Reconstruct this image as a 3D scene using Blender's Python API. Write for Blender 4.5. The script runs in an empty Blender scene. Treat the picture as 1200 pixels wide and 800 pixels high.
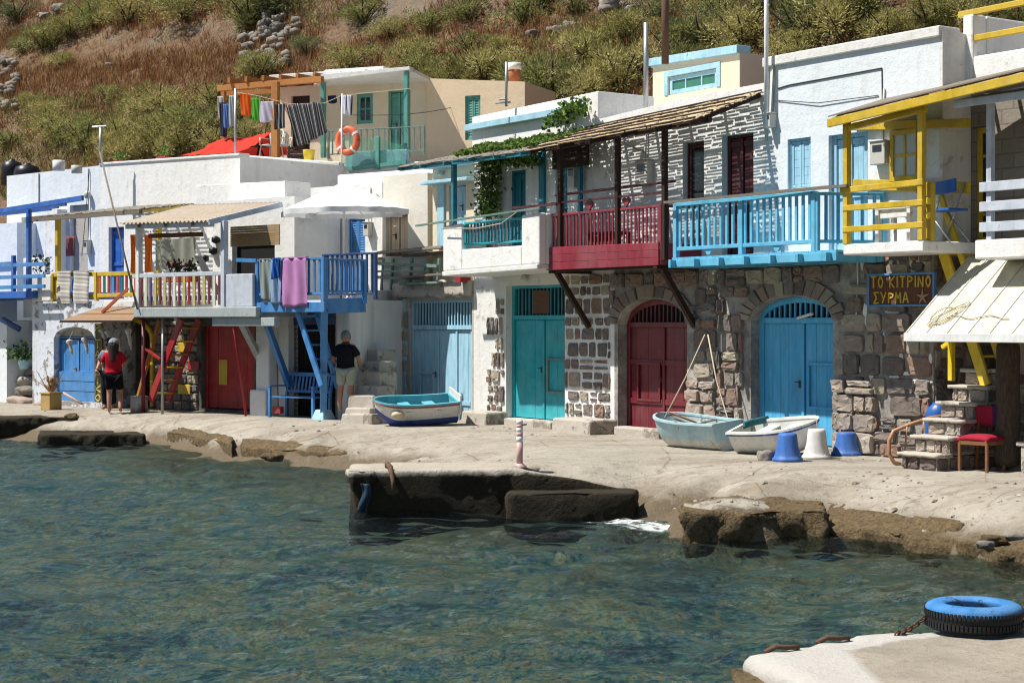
import bpy, bmesh, math, random
from mathutils import Vector, Matrix, noise
R = random.Random(11)
F, CX, HY, ZC = 2000.0, 600.0, 378.0, 2.0      # focal length and horizon of the photograph, eye height over the quay
WATER = -0.6
sc = bpy.context.scene
col = sc.collection
rad = math.radians

# ------------------------------------------------------------------ frames
class Fr:
    """a facade's own frame: x along the facade (to the right), y into the building, z up"""
    def __init__(s, ox, oy, deg):
        a = rad(deg); s.o = (ox, oy); s.a = a
        s.ax = (math.cos(a), math.sin(a)); s.ay = (-math.sin(a), math.cos(a))
    def w(s, x, y, z):
        return Vector((s.o[0] + x*s.ax[0] + y*s.ay[0], s.o[1] + x*s.ax[1] + y*s.ay[1], z))
    def X(s, px, y=0.0):
        k = (px - CX)/F
        bx = s.o[0] + y*s.ay[0]; by = s.o[1] + y*s.ay[1]
        return (k*by - bx)/(s.ax[0] - k*s.ax[1])
    def Z(s, px, py, y=0.0):
        x = s.X(px, y)
        return ZC + (HY - py)*(s.o[1] + x*s.ax[1] + y*s.ay[1])/F
    def rect(s, p0, p1, top, bot, y=0.0):
        m = (p0 + p1)/2
        return s.X(p0, y), s.X(p1, y), s.Z(m, bot, y), s.Z(m, top, y)
    def loc(s, v):
        dx, dy = v[0]-s.o[0], v[1]-s.o[1]
        return (dx*s.ax[0]+dy*s.ax[1], dx*s.ay[0]+dy*s.ay[1], v[2])
W0 = Fr(0, 0, 0)
A = Fr(6.1, 24.7, -55.77)
B = Fr(-5.6, 37.4, -40.54)
def gnd(px, py, z=0.0):
    Y = F*(ZC - z)/(py - HY)
    return Vector(((px-CX)/F*Y, Y, z))
def at(px, py, Y):
    return Vector(((px-CX)/F*Y, Y, ZC + (HY-py)*Y/F))
def proj(v):
    return CX + F*v[0]/v[1], HY - F*(v[2]-ZC)/v[1]

# ------------------------------------------------------------------ objects
ROOT = {}
def tag(o, label=None, cat=None, group=None, kind=None):
    if label: o['label'] = label
    if cat: o['category'] = cat
    if group: o['group'] = group
    if kind: o['kind'] = kind
    return o
def thing(name, label, cat, loc, group=None):
    o = bpy.data.objects.new(name, None); col.objects.link(o)
    o.location = loc; o.empty_display_size = .2
    ROOT[o.name] = Vector(loc)
    return tag(o, label, cat, group)

class MB:
    def __init__(s, fr=W0):
        s.v = []; s.f = []; s.mi = []; s.t = []; s.fr = fr; s.ct = .5; s.cm = 0; s.sm = []; s.csm = False
    def rt(s): s.ct = R.random(); return s
    def P(s, p): return s.fr.w(*p)
    def add(s, pts, faces, world=False):
        b = len(s.v)
        for p in pts:
            s.v.append(Vector(p) if world else s.P(p)); s.t.append(s.ct)
        for f in faces:
            s.f.append([b+i for i in f]); s.mi.append(s.cm); s.sm.append(s.csm)
        return s
    def box(s, x0, x1, y0, y1, z0, z1):
        p = [(x0,y0,z0),(x1,y0,z0),(x1,y1,z0),(x0,y1,z0),(x0,y0,z1),(x1,y0,z1),(x1,y1,z1),(x0,y1,z1)]
        return s.add(p, [(0,3,2,1),(4,5,6,7),(0,1,5,4),(1,2,6,5),(2,3,7,6),(3,0,4,7)])
    def hexa(s, p):   # 8 points, bottom ring then top ring
        return s.add(p, [(0,3,2,1),(4,5,6,7),(0,1,5,4),(1,2,6,5),(2,3,7,6),(3,0,4,7)])
    def beam(s, p, q, w, h=None, up=(0,0,1)):
        """rectangular bar from p to q (frame coordinates); w across, h along up"""
        h = h or w
        p, q = s.P(p), s.P(q); d = (q-p).normalized()
        u = Vector(up)
        if abs(d.dot(u)) > .97: u = Vector((1,0,0)) if abs(d.x) < .9 else Vector((0,1,0))
        if abs(d.z) > .97: u = Vector((s.fr.ay[0], s.fr.ay[1], 0))
        r = d.cross(u).normalized(); u = r.cross(d)
        pts = []
        for c in (p, q):
            for a, b in ((-1,-1),(1,-1),(1,1),(-1,1)): pts.append(c + r*(a*w/2) + u*(b*h/2))
        return s.add(pts, [(0,3,2,1),(4,5,6,7),(0,1,5,4),(1,2,6,5),(2,3,7,6),(3,0,4,7)], True)
    def tube(s, pts, r, seg=8, cap=True, world=False):
        P = [Vector(p) if world else s.P(p) for p in pts]; n = len(P)
        rr = r if isinstance(r, (list, tuple)) else [r]*n
        out = []; ref = None
        for i in range(n):
            d = (P[min(i+1,n-1)] - P[max(i-1,0)])
            d = d.normalized() if d.length > 1e-9 else Vector((0,0,1))
            if ref is None or abs(ref.dot(d)) > .95:
                ref = Vector((0,0,1)) if abs(d.z) < .9 else Vector((1,0,0))
            a = d.cross(ref).normalized(); b = a.cross(d).normalized(); ref = b
            for k in range(seg):
                t = 2*math.pi*k/seg
                out.append(P[i] + (a*math.cos(t) + b*math.sin(t))*rr[i])
        fs = []
        for i in range(n-1):
            for k in range(seg):
                k2 = (k+1) % seg
                fs.append((i*seg+k, i*seg+k2, (i+1)*seg+k2, (i+1)*seg+k))
        if cap:
            fs.append(tuple(range(seg-1,-1,-1))); fs.append(tuple((n-1)*seg+k for k in range(seg)))
        o = s.csm; s.csm = seg > 5; s.add(out, fs, True); s.csm = o
        return s
    def prism(s, poly, y0, y1):
        """outline in (x,z), pushed from y0 to y1"""
        n = len(poly)
        pts = [(x,y0,z) for x,z in poly] + [(x,y1,z) for x,z in poly]
        fs = [tuple(range(n)), tuple(range(2*n-1,n-1,-1))]
        for i in range(n):
            j = (i+1) % n; fs.append((j, i, n+i, n+j))
        return s.add(pts, fs)
    def slab(s, poly, z0, z1):
        """outline in (x,y), pushed from z0 to z1"""
        n = len(poly)
        pts = [(x,y,z0) for x,y in poly] + [(x,y,z1) for x,y in poly]
        fs = [tuple(range(n-1,-1,-1)), tuple(range(n,2*n))]
        for i in range(n):
            j = (i+1) % n; fs.append((i, j, n+j, n+i))
        return s.add(pts, fs)
    def lathe(s, c, prof, seg=20, cap=True):
        c = s.P(c); pts = []; n = len(prof)
        for r, z in prof:
            for k in range(seg):
                t = 2*math.pi*k/seg; pts.append(c + Vector((r*math.cos(t), r*math.sin(t), z)))
        fs = []
        for i in range(n-1):
            for k in range(seg):
                k2 = (k+1) % seg; fs.append((i*seg+k, i*seg+k2, (i+1)*seg+k2, (i+1)*seg+k))
        if cap:
            fs.append(tuple(range(seg-1,-1,-1))); fs.append(tuple((n-1)*seg+k for k in range(seg)))
        o = s.csm; s.csm = True; s.add(pts, fs, True); s.csm = o
        return s
    def grid(s, fn, nu, nv, thick=0.0, smooth=True, closed=False):
        """sheet fn(u,v) in frame coordinates, optionally with thickness along its normal"""
        P = [[s.P(fn(i/nu, j/nv)) for j in range(nv+1)] for i in range(nu+1)]
        pts = [p for row in P for p in row]; fs = []
        ix = lambda i, j: i*(nv+1)+j
        for i in range(nu):
            for j in range(nv): fs.append((ix(i,j), ix(i+1,j), ix(i+1,j+1), ix(i,j+1)))
        if thick:
            N = []
            for i in range(nu+1):
                for j in range(nv+1):
                    du = P[min(i+1,nu)][j]-P[max(i-1,0)][j]; dv = P[i][min(j+1,nv)]-P[i][max(j-1,0)]
                    c = du.cross(dv); N.append(c.normalized() if c.length > 1e-12 else Vector((0,0,1)))
            m = len(pts)
            pts = pts + [p - n*thick for p, n in zip(pts, N)]
            fs += [tuple(m+k for k in reversed(f)) for f in fs]
            rim = [ix(i,0) for i in range(nu+1)] + [ix(nu,j) for j in range(1,nv+1)] + [ix(i,nv) for i in range(nu-1,-1,-1)] + [ix(0,j) for j in range(nv-1,0,-1)]
            for a, b in zip(rim, rim[1:]+rim[:1]): fs.append((b, a, m+a, m+b))
        o = s.csm; s.csm = smooth; s.add(pts, fs, True); s.csm = o
        return s
    def rock(s, c, size, seed=0, rough=.35, sub=2, flat=None):
        bm = bmesh.new(); bmesh.ops.create_icosphere(bm, subdivisions=sub, radius=1)
        bm.verts.ensure_lookup_table(); off = Vector((seed*3.1, seed*1.7, seed*.9)); c = s.P(c); ca, sa = math.cos(s.fr.a), math.sin(s.fr.a)
        pts = []
        for v in bm.verts:
            p = v.co.copy()
            m = max(abs(p.x), abs(p.y), abs(p.z)); p = p*(.55+.45/m*.8)
            k = 1 + rough*noise.noise(p*1.1+off) + rough*.5*noise.noise(p*2.6+off)
            p = Vector((p.x*size[0]*k, p.y*size[1]*k, p.z*size[2]*k))
            if flat is not None and p.z > flat: p.z = flat + (p.z-flat)*.2
            pts.append(c + Vector((p.x*ca-p.y*sa, p.x*sa+p.y*ca, p.z)))
        fs = [tuple(v.index for v in f.verts) for f in bm.faces]; bm.free()
        o = s.csm; s.csm = True; s.add(pts, fs, True); s.csm = o
        return s
    def build(s, name, mats, parent=None, bevel=0.0, weld=False, sub=0, autosm=False):
        """link everything collected as ONE mesh object"""
        if not isinstance(mats, (list, tuple)): mats = [mats]
        if parent is not None:
            top = parent
            while top.parent is not None: top = top.parent
            org = ROOT[top.name]
        else:
            zs = min(v.z for v in s.v)
            org = Vector((sum(v.x for v in s.v)/len(s.v), sum(v.y for v in s.v)/len(s.v), zs))
        me = bpy.data.meshes.new(name)
        me.from_pydata([tuple(v-org) for v in s.v], [], s.f)
        at_ = me.attributes.new('t', 'FLOAT', 'POINT'); at_.data.foreach_set('value', s.t)
        for m in mats: me.materials.append(m)
        me.polygons.foreach_set('material_index', s.mi)
        me.polygons.foreach_set('use_smooth', s.sm)
        if weld:
            bm = bmesh.new(); bm.from_mesh(me); bmesh.ops.remove_doubles(bm, verts=bm.verts, dist=.0004)
            bm.to_mesh(me); bm.free()
        me.update()
        o = bpy.data.objects.new(name, me); col.objects.link(o)
        if parent is not None: o.parent = parent
        else: o.location = org; ROOT[o.name] = org
        if parent is not None and parent.type == 'MESH':
            pass
        if bevel:
            m = o.modifiers.new('b', 'BEVEL'); m.width = bevel; m.segments = 2; m.limit_method = 'ANGLE'; m.angle_limit = rad(40)
        if sub:
            m = o.modifiers.new('s', 'SUBSURF'); m.levels = m.render_levels = sub
        return o

# ------------------------------------------------------------------ materials
class NT:
    def __init__(s, name):
        s.m = bpy.data.materials.new(name); s.m.use_nodes = True; s.t = s.m.node_tree
        s.b = s.t.nodes['Principled BSDF']; s.out = s.t.nodes['Material Output']
        s.tc = s.t.nodes.new('ShaderNodeTexCoord')
    def n(s, ty, props=None, **inp):
        nd = s.t.nodes.new('ShaderNode'+ty)
        for k, v in (props or {}).items(): setattr(nd, k, v)
        for k, v in inp.items():
            key = int(k[1:]) if k[0] == '_' and k[1:].isdigit() else k.replace('_', ' ')
            s.set(nd.inputs[key], v)
        return nd
    def set(s, sock, v):
        if isinstance(v, bpy.types.NodeSocket): s.t.links.new(v, sock)
        elif isinstance(v, (tuple, list)) and len(v) == 3 and sock.type == 'RGBA': sock.default_value = (*v, 1)
        else: sock.default_value = v
    def co(s, scale=(1,1,1), rot=None):
        mp = s.n('Mapping', Vector=s.tc.outputs['Object'], Scale=scale)
        if rot: mp.inputs['Rotation'].default_value = rot
        return mp.outputs[0]
    def noise(s, scale=3, detail=5, rough=.6, vec=None, dist=0):
        return s.n('TexNoise', Vector=vec or s.tc.outputs['Object'], Scale=scale, Detail=detail, Roughness=rough, Distortion=dist).outputs['Fac']
    def ramp(s, fac, stops, interp='LINEAR'):
        nd = s.n('ValToRGB', Fac=fac); cr = nd.color_ramp; cr.interpolation = interp
        while len(cr.elements) < len(stops): cr.elements.new(.5)
        for e, (p, c) in zip(cr.elements, stops):
            e.position = p; e.color = (*c, 1) if isinstance(c, tuple) else (c, c, c, 1)
        return nd.outputs[0]
    def mix(s, fac, a, b, mode='MIX'):
        nd = s.t.nodes.new('ShaderNodeMix'); nd.data_type = 'RGBA'; nd.blend_type = mode
        s.set(nd.inputs[0], fac); s.set(nd.inputs[6], a); s.set(nd.inputs[7], b)
        return nd.outputs[2]
    def math(s, op, a, b=0.0, clamp=False):
        nd = s.n('Math', {'operation': op, 'use_clamp': clamp}); s.set(nd.inputs[0], a); s.set(nd.inputs[1], b)
        return nd.outputs[0]
    def attr(s, name='t'): return s.n('Attribute', {'attribute_name': name}).outputs['Fac']
    def bump(s, h, strength=.3, dist=.02, nrm=None):
        nd = s.n('Bump', Height=h, Strength=strength, Distance=dist)
        if nrm: s.set(nd.inputs['Normal'], nrm)
        s.set(s.b.inputs['Normal'], nd.outputs[0]); return nd.outputs[0]
    def fin(s, colr, rough=.7, spec=.3):
        s.set(s.b.inputs['Base Color'], colr); s.set(s.b.inputs['Roughness'], rough)
        s.b.inputs['Specular IOR Level'].default_value = spec
        return s.m
MATS = {}
def sc3(c, k): return tuple(min(1, x*k) for x in c)

def paint(name, c, rough=.5, wear=.35, under=(.28,.24,.2), scale=4.0, bump=.25, grain=None, spec=.35, var=.28):
    """old brushed paint on wood or iron: uneven tone, bleached patches, chips down to what is under it"""
    if name in MATS: return MATS[name]
    n = NT(name)
    v = n.co(grain) if grain else n.tc.outputs['Object']
    a = n.noise(scale, 5, .6, v); b = n.noise(scale*6, 6, .7, v)
    base = n.mix(n.ramp(a, [(.3,0.0),(.7,1.0)]), sc3(c, 1-var), sc3(c, 1+var*.45))
    base = n.mix(n.math('MULTIPLY', n.attr(), .3), base, sc3(c, .62))
    fade = n.noise(1.3, 4, .6); stk = n.noise(2.6, 5, .7, n.co((2.2,2.2,.35)))
    pale = tuple(.62*x + .38*(.30+.42*(sum(c)/3)) for x in c)
    base = n.mix(n.math('MULTIPLY', n.ramp(n.math('ADD', n.math('MULTIPLY', fade, .6), n.math('MULTIPLY', stk, .4)), [(.42,0.0),(.66,1.0)]), .30+.5*wear), base, pale)
    base = n.mix(n.math('MULTIPLY', n.ramp(stk, [(.30,1.0),(.46,0.0)]), .35), base, sc3(c, .45))
    chip = n.ramp(n.math('ADD', n.math('MULTIPLY', a, .45), n.math('MULTIPLY', b, .6)), [(.66-wear*.14,0.0),(.70-wear*.12,1.0)])
    base = n.mix(chip, base, under)
    n.bump(n.math('SUBTRACT', b, n.math('MULTIPLY', chip, .5)), bump, .012)
    MATS[name] = n.fin(base, rough, spec); return MATS[name]

def plaster(name, c=(.80,.80,.78), stain=(.45,.42,.38), amt=.5, patch=None, patch_amt=.0, bump=.35, streak=.5):
    """lime-washed plaster: trowel unevenness, hairline flakes, rain streaks and grimy patches"""
    if name in MATS: return MATS[name]
    n = NT(name)
    big = n.noise(.9, 5, .65); med = n.noise(4.5, 6, .7); fine = n.noise(38, 4, .7)
    st = n.noise(3.2, 5, .7, n.co((1.6,1.6,.18)))
    col_ = n.mix(n.ramp(big, [(.25,0.0),(.75,1.0)]), sc3(c,.88), c)
    k = n.math('MULTIPLY', n.ramp(st, [(.52,0.0),(.78,1.0)]), streak*.55)
    col_ = n.mix(k, col_, stain)
    g = n.ramp(n.math('ADD', n.math('MULTIPLY', big, .5), n.math('MULTIPLY', med, .5)), [(.56-amt*.06,0.0),(.68,1.0)])
    col_ = n.mix(n.math('MULTIPLY', g, amt*.8), col_, stain)
    h = n.math('ADD', n.math('MULTIPLY', med, .8), n.math('MULTIPLY', fine, .12))
    if patch:
        m = n.ramp(n.math('ADD', n.math('MULTIPLY', med, .7), n.math('MULTIPLY', big, .35)), [(.66-patch_amt*.16,0.0),(.675-patch_amt*.16,1.0)])
        col_ = n.mix(m, col_, patch); h = n.math('SUBTRACT', h, n.math('MULTIPLY', m, .6))
    n.bump(h, bump, .05)
    MATS[name] = n.fin(col_, .9, .15); return MATS[name]

def stonemat(name, stops, mott=.35, bump=.6, lich=None):
    n = NT(name)
    base = n.ramp(n.attr(), stops)
    a = n.noise(9, 6, .7); b = n.noise(45, 4, .7)
    base = n.mix(n.ramp(a, [(.3,0.0),(.75,1.0)]), n.mix(mott, base, (.05,.045,.04)), n.mix(mott*.6, base, (.55,.5,.44)))
    if lich:
        base = n.mix(n.ramp(n.noise(5,6,.75), [(.58,0.0),(.66,1.0)]), base, lich)
    n.bump(n.math('ADD', a, n.math('MULTIPLY', b, .3)), bump, .03)
    MATS[name] = n.fin(base, .92, .15); return n.m

def simple(name, c, rough=.6, var=.25, scale=8, bump=.15, metal=0, spec=.3, attr=.35, trans=0.0):
    if name in MATS: return MATS[name]
    n = NT(name)
    a = n.noise(scale, 5, .65)
    base = n.mix(a, sc3(c, 1-var), sc3(c, 1+var))
    base = n.mix(n.math('MULTIPLY', n.attr(), attr), base, sc3(c, .45))
    n.bump(a, bump, .02)
    n.b.inputs['Metallic'].default_value = metal
    MATS[name] = n.fin(base, rough, spec)
    return MATS[name]

def woodmat(name, c, dark=(.05,.04,.035), grain=(1,1,1), rough=.75, k=.6):
    if name in MATS: return MATS[name]
    n = NT(name)
    a = n.noise(6, 6, .7, n.co(grain)); b = n.noise(30, 4, .6, n.co(grain))
    base = n.mix(n.ramp(a, [(.35,0.0),(.7,1.0)]), n.mix(k, c, dark), c)
    base = n.mix(n.math('MULTIPLY', n.attr(), .45), base, sc3(c, .5))
    n.bump(b, .35, .01)
    MATS[name] = n.fin(base, rough, .2); return n.m

def leafmat(name, stops, trans=.35):
    n = NT(name)
    base = n.ramp(n.attr(), stops)
    n.set(n.b.inputs['Base Color'], base); n.b.inputs['Roughness'].default_value = .7
    n.b.inputs['Specular IOR Level'].default_value = .15
    tr = n.n('BsdfTranslucent', Color=base)
    mx = n.n('MixShader', Fac=trans, _1=n.b.outputs[0], _2=tr.outputs[0])
    n.t.links.new(mx.outputs[0], n.out.inputs['Surface'])
    MATS[name] = n.m; return n.m

def cloth(name, stops_or_c, scale=60, axis=None, trans=.2):
    """fabric; with stops it is striped along an axis of the cloth (attribute t carries the stripe coordinate)"""
    n = NT(name)
    if isinstance(stops_or_c, list): base = n.ramp(n.attr(), stops_or_c, 'CONSTANT')
    else: base = n.mix(n.noise(5,4), sc3(stops_or_c,.8), sc3(stops_or_c,1.15))
    w = n.noise(90, 2, .5); n.bump(w, .2, .004)
    n.set(n.b.inputs['Base Color'], base); n.b.inputs['Roughness'].default_value = .95; n.b.inputs['Specular IOR Level'].default_value = .1
    tr = n.n('BsdfTranslucent', Color=base)
    mx = n.n('MixShader', Fac=trans, _1=n.b.outputs[0], _2=tr.outputs[0])
    n.t.links.new(mx.outputs[0], n.out.inputs['Surface'])
    MATS[name] = n.m; return n.m

WHITE = plaster('white_limewash', (.80,.80,.78), (.47,.43,.38), .50, (.58,.56,.52), .16, .45, .8)
BLUEWHITE = plaster('bluish_limewash', (.73,.78,.81), (.48,.47,.45), .45, (.76,.76,.75), .16, .45, .8)
OLDWHITE = plaster('weathered_limewash', (.74,.73,.70), (.40,.37,.33), .6, (.50,.48,.45), .20, .5, .8)
SHOPWHITE = plaster('flaking_limewash', (.66,.70,.76), (.30,.28,.25), .9, (.28,.26,.24), .62, .6, .8)
BEIGE = plaster('beige_plaster', (.62,.50,.38), (.45,.37,.30), .4)
PEACH = plaster('peach_plaster', (.80,.63,.44), (.60,.46,.33), .45)
CREAM = plaster('cream_plaster', (.76,.66,.50), (.55,.46,.36), .3)
GREYPLASTER = plaster('bare_cement', (.46,.43,.39), (.25,.22,.19), .7, (.33,.29,.25), .3, .6)
CONC = plaster('old_concrete', (.47,.43,.37), (.24,.21,.17), .75, (.30,.26,.21), .4, .8, .5)
STONE = stonemat('basalt_masonry', [(0,(.095,.08,.075)),(.15,(.19,.165,.15)),(.28,(.26,.20,.17)),(.40,(.13,.115,.105)),(.52,(.30,.175,.125)),(.64,(.22,.20,.18)),(.76,(.38,.33,.25)),(.88,(.44,.38,.29)),(1,(.16,.12,.105))], .3)
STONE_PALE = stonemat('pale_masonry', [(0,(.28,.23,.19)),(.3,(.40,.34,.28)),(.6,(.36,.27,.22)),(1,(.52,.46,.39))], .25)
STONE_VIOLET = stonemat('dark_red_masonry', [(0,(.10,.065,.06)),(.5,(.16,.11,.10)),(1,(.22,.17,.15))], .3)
def mortar(name, white, grey, lo, hi):
    n = NT(name); a = n.noise(2.2, 6, .75); b = n.noise(30, 4, .7)
    m = n.ramp(a, [(lo,0.0),(hi,1.0)])
    n.bump(n.math('ADD', a, n.math('MULTIPLY', b, .3)), .7, .05)
    return n.fin(n.mix(m, grey, white), .95, .1)
MORTAR = mortar('stained_mortar', (.46,.44,.41), (.21,.19,.17), .40, .68)
MORTAR_W = mortar('limewashed_mortar', (.78,.78,.77), (.55,.54,.52), .25, .5)
MORTAR_D = mortar('shaded_mortar', (.16,.15,.135), (.075,.068,.06), .42, .70)  # darker copy for the shop wall, with the slab's shade in the colour
MORTAR_P = mortar('patchy_limewashed_mortar', (.62,.62,.62), (.17,.15,.13), .47, .60)
# painted woods and metals
TEAL = paint('teal_paint', (.012,.36,.42), .45, .12)
TEALD = paint('deep_teal_paint', (.012,.19,.26), .5, .15)
SKYB = paint('light_blue_paint', (.34,.60,.75), .55, .3, (.5,.5,.48), grain=(3,3,.6))
CYANB = paint('bright_blue_door_paint', (.07,.44,.75), .5, .08, grain=(3,3,.5))
BALB = paint('balcony_blue_paint', (.11,.46,.68), .45, .2)
PALEB = paint('pale_blue_trim', (.36,.62,.74), .6, .3)
BLUE = paint('cobalt_paint', (.020,.13,.50), .45, .18)
BLUEM = paint('mid_blue_paint', (.055,.24,.56), .45, .2)
DKBLUE = paint('dark_blue_paint', (.015,.05,.16), .5, .2)
YEL = paint('yellow_paint', (.62,.42,.020), .5, .2, (.30,.25,.15))
YELB = paint('bright_yellow_paint', (.80,.58,.015), .5, .1)
REDD = paint('deep_red_paint', (.16,.012,.020), .4, .1, (.08,.03,.03))
RED = paint('red_paint', (.36,.010,.012), .45, .12, (.2,.08,.06))
MAROON = paint('maroon_paint', (.25,.022,.040), .5, .12, (.16,.06,.06))
MAROOND = paint('dark_maroon_paint', (.075,.010,.014), .5, .1, (.08,.04,.04))
WPAINT = paint('white_paint', (.78,.79,.78), .5, .35, (.35,.33,.30))
LAV = paint('lavender_white_paint', (.55,.60,.68), .5, .4, (.32,.28,.26))
GREYB = paint('grey_blue_paint', (.40,.45,.46), .6, .6, (.28,.24,.20))
GREENP = paint('seagreen_paint', (.10,.36,.30), .55, .3, (.3,.28,.22))
GREENG = paint('faded_green_paint', (.14,.24,.20), .6, .55, (.25,.22,.18))
BROWN = woodmat('dark_brown_wood', (.055,.030,.022), (.015,.01,.008), (4,4,.6))
OLDWOOD = woodmat('weathered_wood', (.26,.22,.18), (.07,.06,.05), (6,6,6))
ORANGEW = woodmat('varnished_pine', (.50,.22,.07), (.25,.10,.03), (5,5,.7))
REED = woodmat('dry_reed', (.66,.53,.34), (.30,.22,.13), (2,2,2), .7, .45)
REEDG = woodmat('greyed_reed', (.30,.27,.22), (.08,.07,.06), (2,2,2), .8, .5)
BARK = woodmat('tree_bark', (.13,.095,.07), (.02,.016,.012), (8,8,1.2), .9, .8)
IRON = simple('rusty_iron', (.12,.065,.04), .8, .5, 20, .4)
STEEL = simple('galvanised_steel', (.42,.43,.44), .45, .2, 12, .1, .7)
BLACK = simple('black_plastic', (.012,.013,.016), .4, .3, 6, .1)
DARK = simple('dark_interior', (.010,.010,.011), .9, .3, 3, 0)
ROPE = simple('pale_rope', (.55,.47,.34), .9, .2, 60, .3)
CABLE = simple('dark_cable', (.04,.04,.04), .6, .2, 20, 0)
GREYPL = simple('grey_meter_box', (.55,.54,.50), .55, .12, 8, .05)
TERRA = simple('terracotta', (.40,.15,.075), .85, .25, 14, .15)
GLASS = simple('dark_window_glass', (.02,.028,.032), .08, .2, 2, .02, 0, .6)
GLASSL = simple('glass_painted_reflection', (.42,.48,.50), .08, .15, 2, .02, 0, .6)  # pale base colour stands in for white reflected in the panes
SKIN = simple('skin', (.42,.22,.14), .55, .12, 12, .05)
import numpy as np
# ================================================================== ground, shore and sea bed
SH = [(-400,522,-.45,1.2,.5),(-150,516,-.45,1.2,.5),(0,514,-.45,1.2,.5),(48,517,-.48,1.5,.5),(165,520,-.50,1.8,.3),(200,521,-.50,1.8,.30),(250,534,-.52,2.0,.26),
      (330,543,-.54,2.2,.24),(415,549,-.56,2.6,.2)]
shore = [(gnd(a,b,WATER).x, gnd(a,b,WATER).y, h, L, s) for a,b,h,L,s in SH]
shore += [(-1.9,27.6,-.55,3.5,.4),(-1.2,24.3,-.5,2,1),(-.6,23.6,-.22,1.2,2),(1.0,23.5,-.3,1.5,2)]
SH2 = [(745,600,-.5,2.2,.3),(762,606,-.57,2.4,.12),(788,606,-.57,2.2,.12),(800,630,-.32,2.4,1.6),(840,634,-.26,2.4,2.2),(900,634,-.24,2.6,2.2),(948,628,-.40,3,2.2),
       (972,622,-.58,1.7,1.6),(1030,634,-.60,1.8,1.6),(1100,648,-.60,1.8,1.6),(1200,660,-.60,1.9,1.6),(1420,697,-.60,1.9,1.6)]
shore += [(gnd(a,b,WATER).x, gnd(a,b,WATER).y, h, L, s) for a,b,h,L,s in SH2]
shore += [(12,11,-.44,5,1.6),(14,2,-.44,5,1.6)]
shore = [(-60,44,-.45,1.2,.5)] + shore
S = np.array(shore)

def shore_dist(X, Y):
    """signed distance to the water's edge (inland positive) and the edge attributes there"""
    P = np.stack([X, Y], -1); best = np.full(X.shape, 1e9); sg = np.zeros(X.shape); at_ = np.zeros(X.shape+(3,))
    for i in range(len(S)-1):
        a, b = S[i,:2], S[i+1,:2]; d = b-a; L2 = (d**2).sum()
        t = np.clip(((P-a)@d)/L2, 0, 1); q = a + t[...,None]*d; r = P-q
        dist = np.sqrt((r**2).sum(-1)); m = dist < best-1e-9
        cr = d[0]*(P[...,1]-a[1]) - d[1]*(P[...,0]-a[0])
        best = np.where(m, dist, best); sg = np.where(m, np.sign(cr), sg)
        A_ = S[i,2:] + t[...,None]*(S[i+1,2:]-S[i,2:])
        at_ = np.where(m[...,None], A_, at_)
    poly = [tuple(q[:2]) for q in shore] + [(90,2),(90,200),(-90,200),(-90,44)]; ins = np.zeros(X.shape, bool)
    for (x0, y0), (x1, y1) in zip(poly, poly[1:]+poly[:1]):
        if y0 != y1: ins ^= ((y0 > Y) != (y1 > Y)) & (X < (x1-x0)*(Y-y0)/(y1-y0)+x0)
    return np.where(ins, best, -best), at_

rs = np.random.RandomState(4)
_TAB = {}
def wnoise(X, Y, scale, seed, octaves=4, gain=.5):
    """cheap smooth noise from summed value-noise lattices"""
    out = np.zeros(X.shape); amp = 1.0; tot = 0
    for o in range(octaves):
        tab = _TAB.setdefault(seed*17+o, None)
        if tab is None: tab = _TAB[seed*17+o] = np.random.RandomState(seed*17+o).rand(256, 256)*2-1
        x = X/scale + 57.3; y = Y/scale + 91.7
        xi = np.floor(x).astype(int); yi = np.floor(y).astype(int); fx = x-xi; fy = y-yi
        fx = fx*fx*(3-2*fx); fy = fy*fy*(3-2*fy)
        g = lambda a, b: tab[a % 256, b % 256]
        v = (g(xi,yi)*(1-fx)+g(xi+1,yi)*fx)*(1-fy) + (g(xi,yi+1)*(1-fx)+g(xi+1,yi+1)*fx)*fy
        out += amp*v; tot += amp; amp *= gain; scale *= .5
    return out/tot
def behind(x, y):
    a = (x-A.o[0])*A.ay[0] + (y-A.o[1])*A.ay[1]; b = (x-B.o[0])*B.ay[0] + (y-B.o[1])*B.ay[1]
    return np.maximum(a, b)
def ground_z(X, Y):
    d, at_ = shore_dist(X, Y)
    wob = wnoise(X, Y, 1.1, 3, 4)*.22
    d = d + wob*np.clip(1-np.abs(d)/4, 0, 1)
    he, L, s = at_[...,0], at_[...,1], at_[...,2]
    t = np.clip(d/L, 0, 1); t = t*(2-t)
    rg = np.clip((-(he*(1-t))-.08)/.25, 0, 1)
    land = he*(1-t) + wnoise(X, Y, 2.0, 5, 5)*.045*(1-.8*t) + wnoise(X, Y, .5, 6, 3)*.03*(1-t*.8) + rg*(wnoise(X, Y, .9, 61, 5)*.20 + np.abs(wnoise(X, Y, .45, 62, 4))*.15)
    kb = np.clip((-behind(X, Y)-.5)/2.2, 0, 1); land = land*(kb*kb*(3-2*kb)*.92+.08)
    dd = -d
    sea = np.maximum(he - dd*s, -.75 - .14*dd); sea = np.maximum(sea, -2.6)
    sea = sea + wnoise(X, Y, 1.6, 8, 4)*np.clip(dd, 0, 1)*.28
    return np.where(d > 0, land, sea), d
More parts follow.
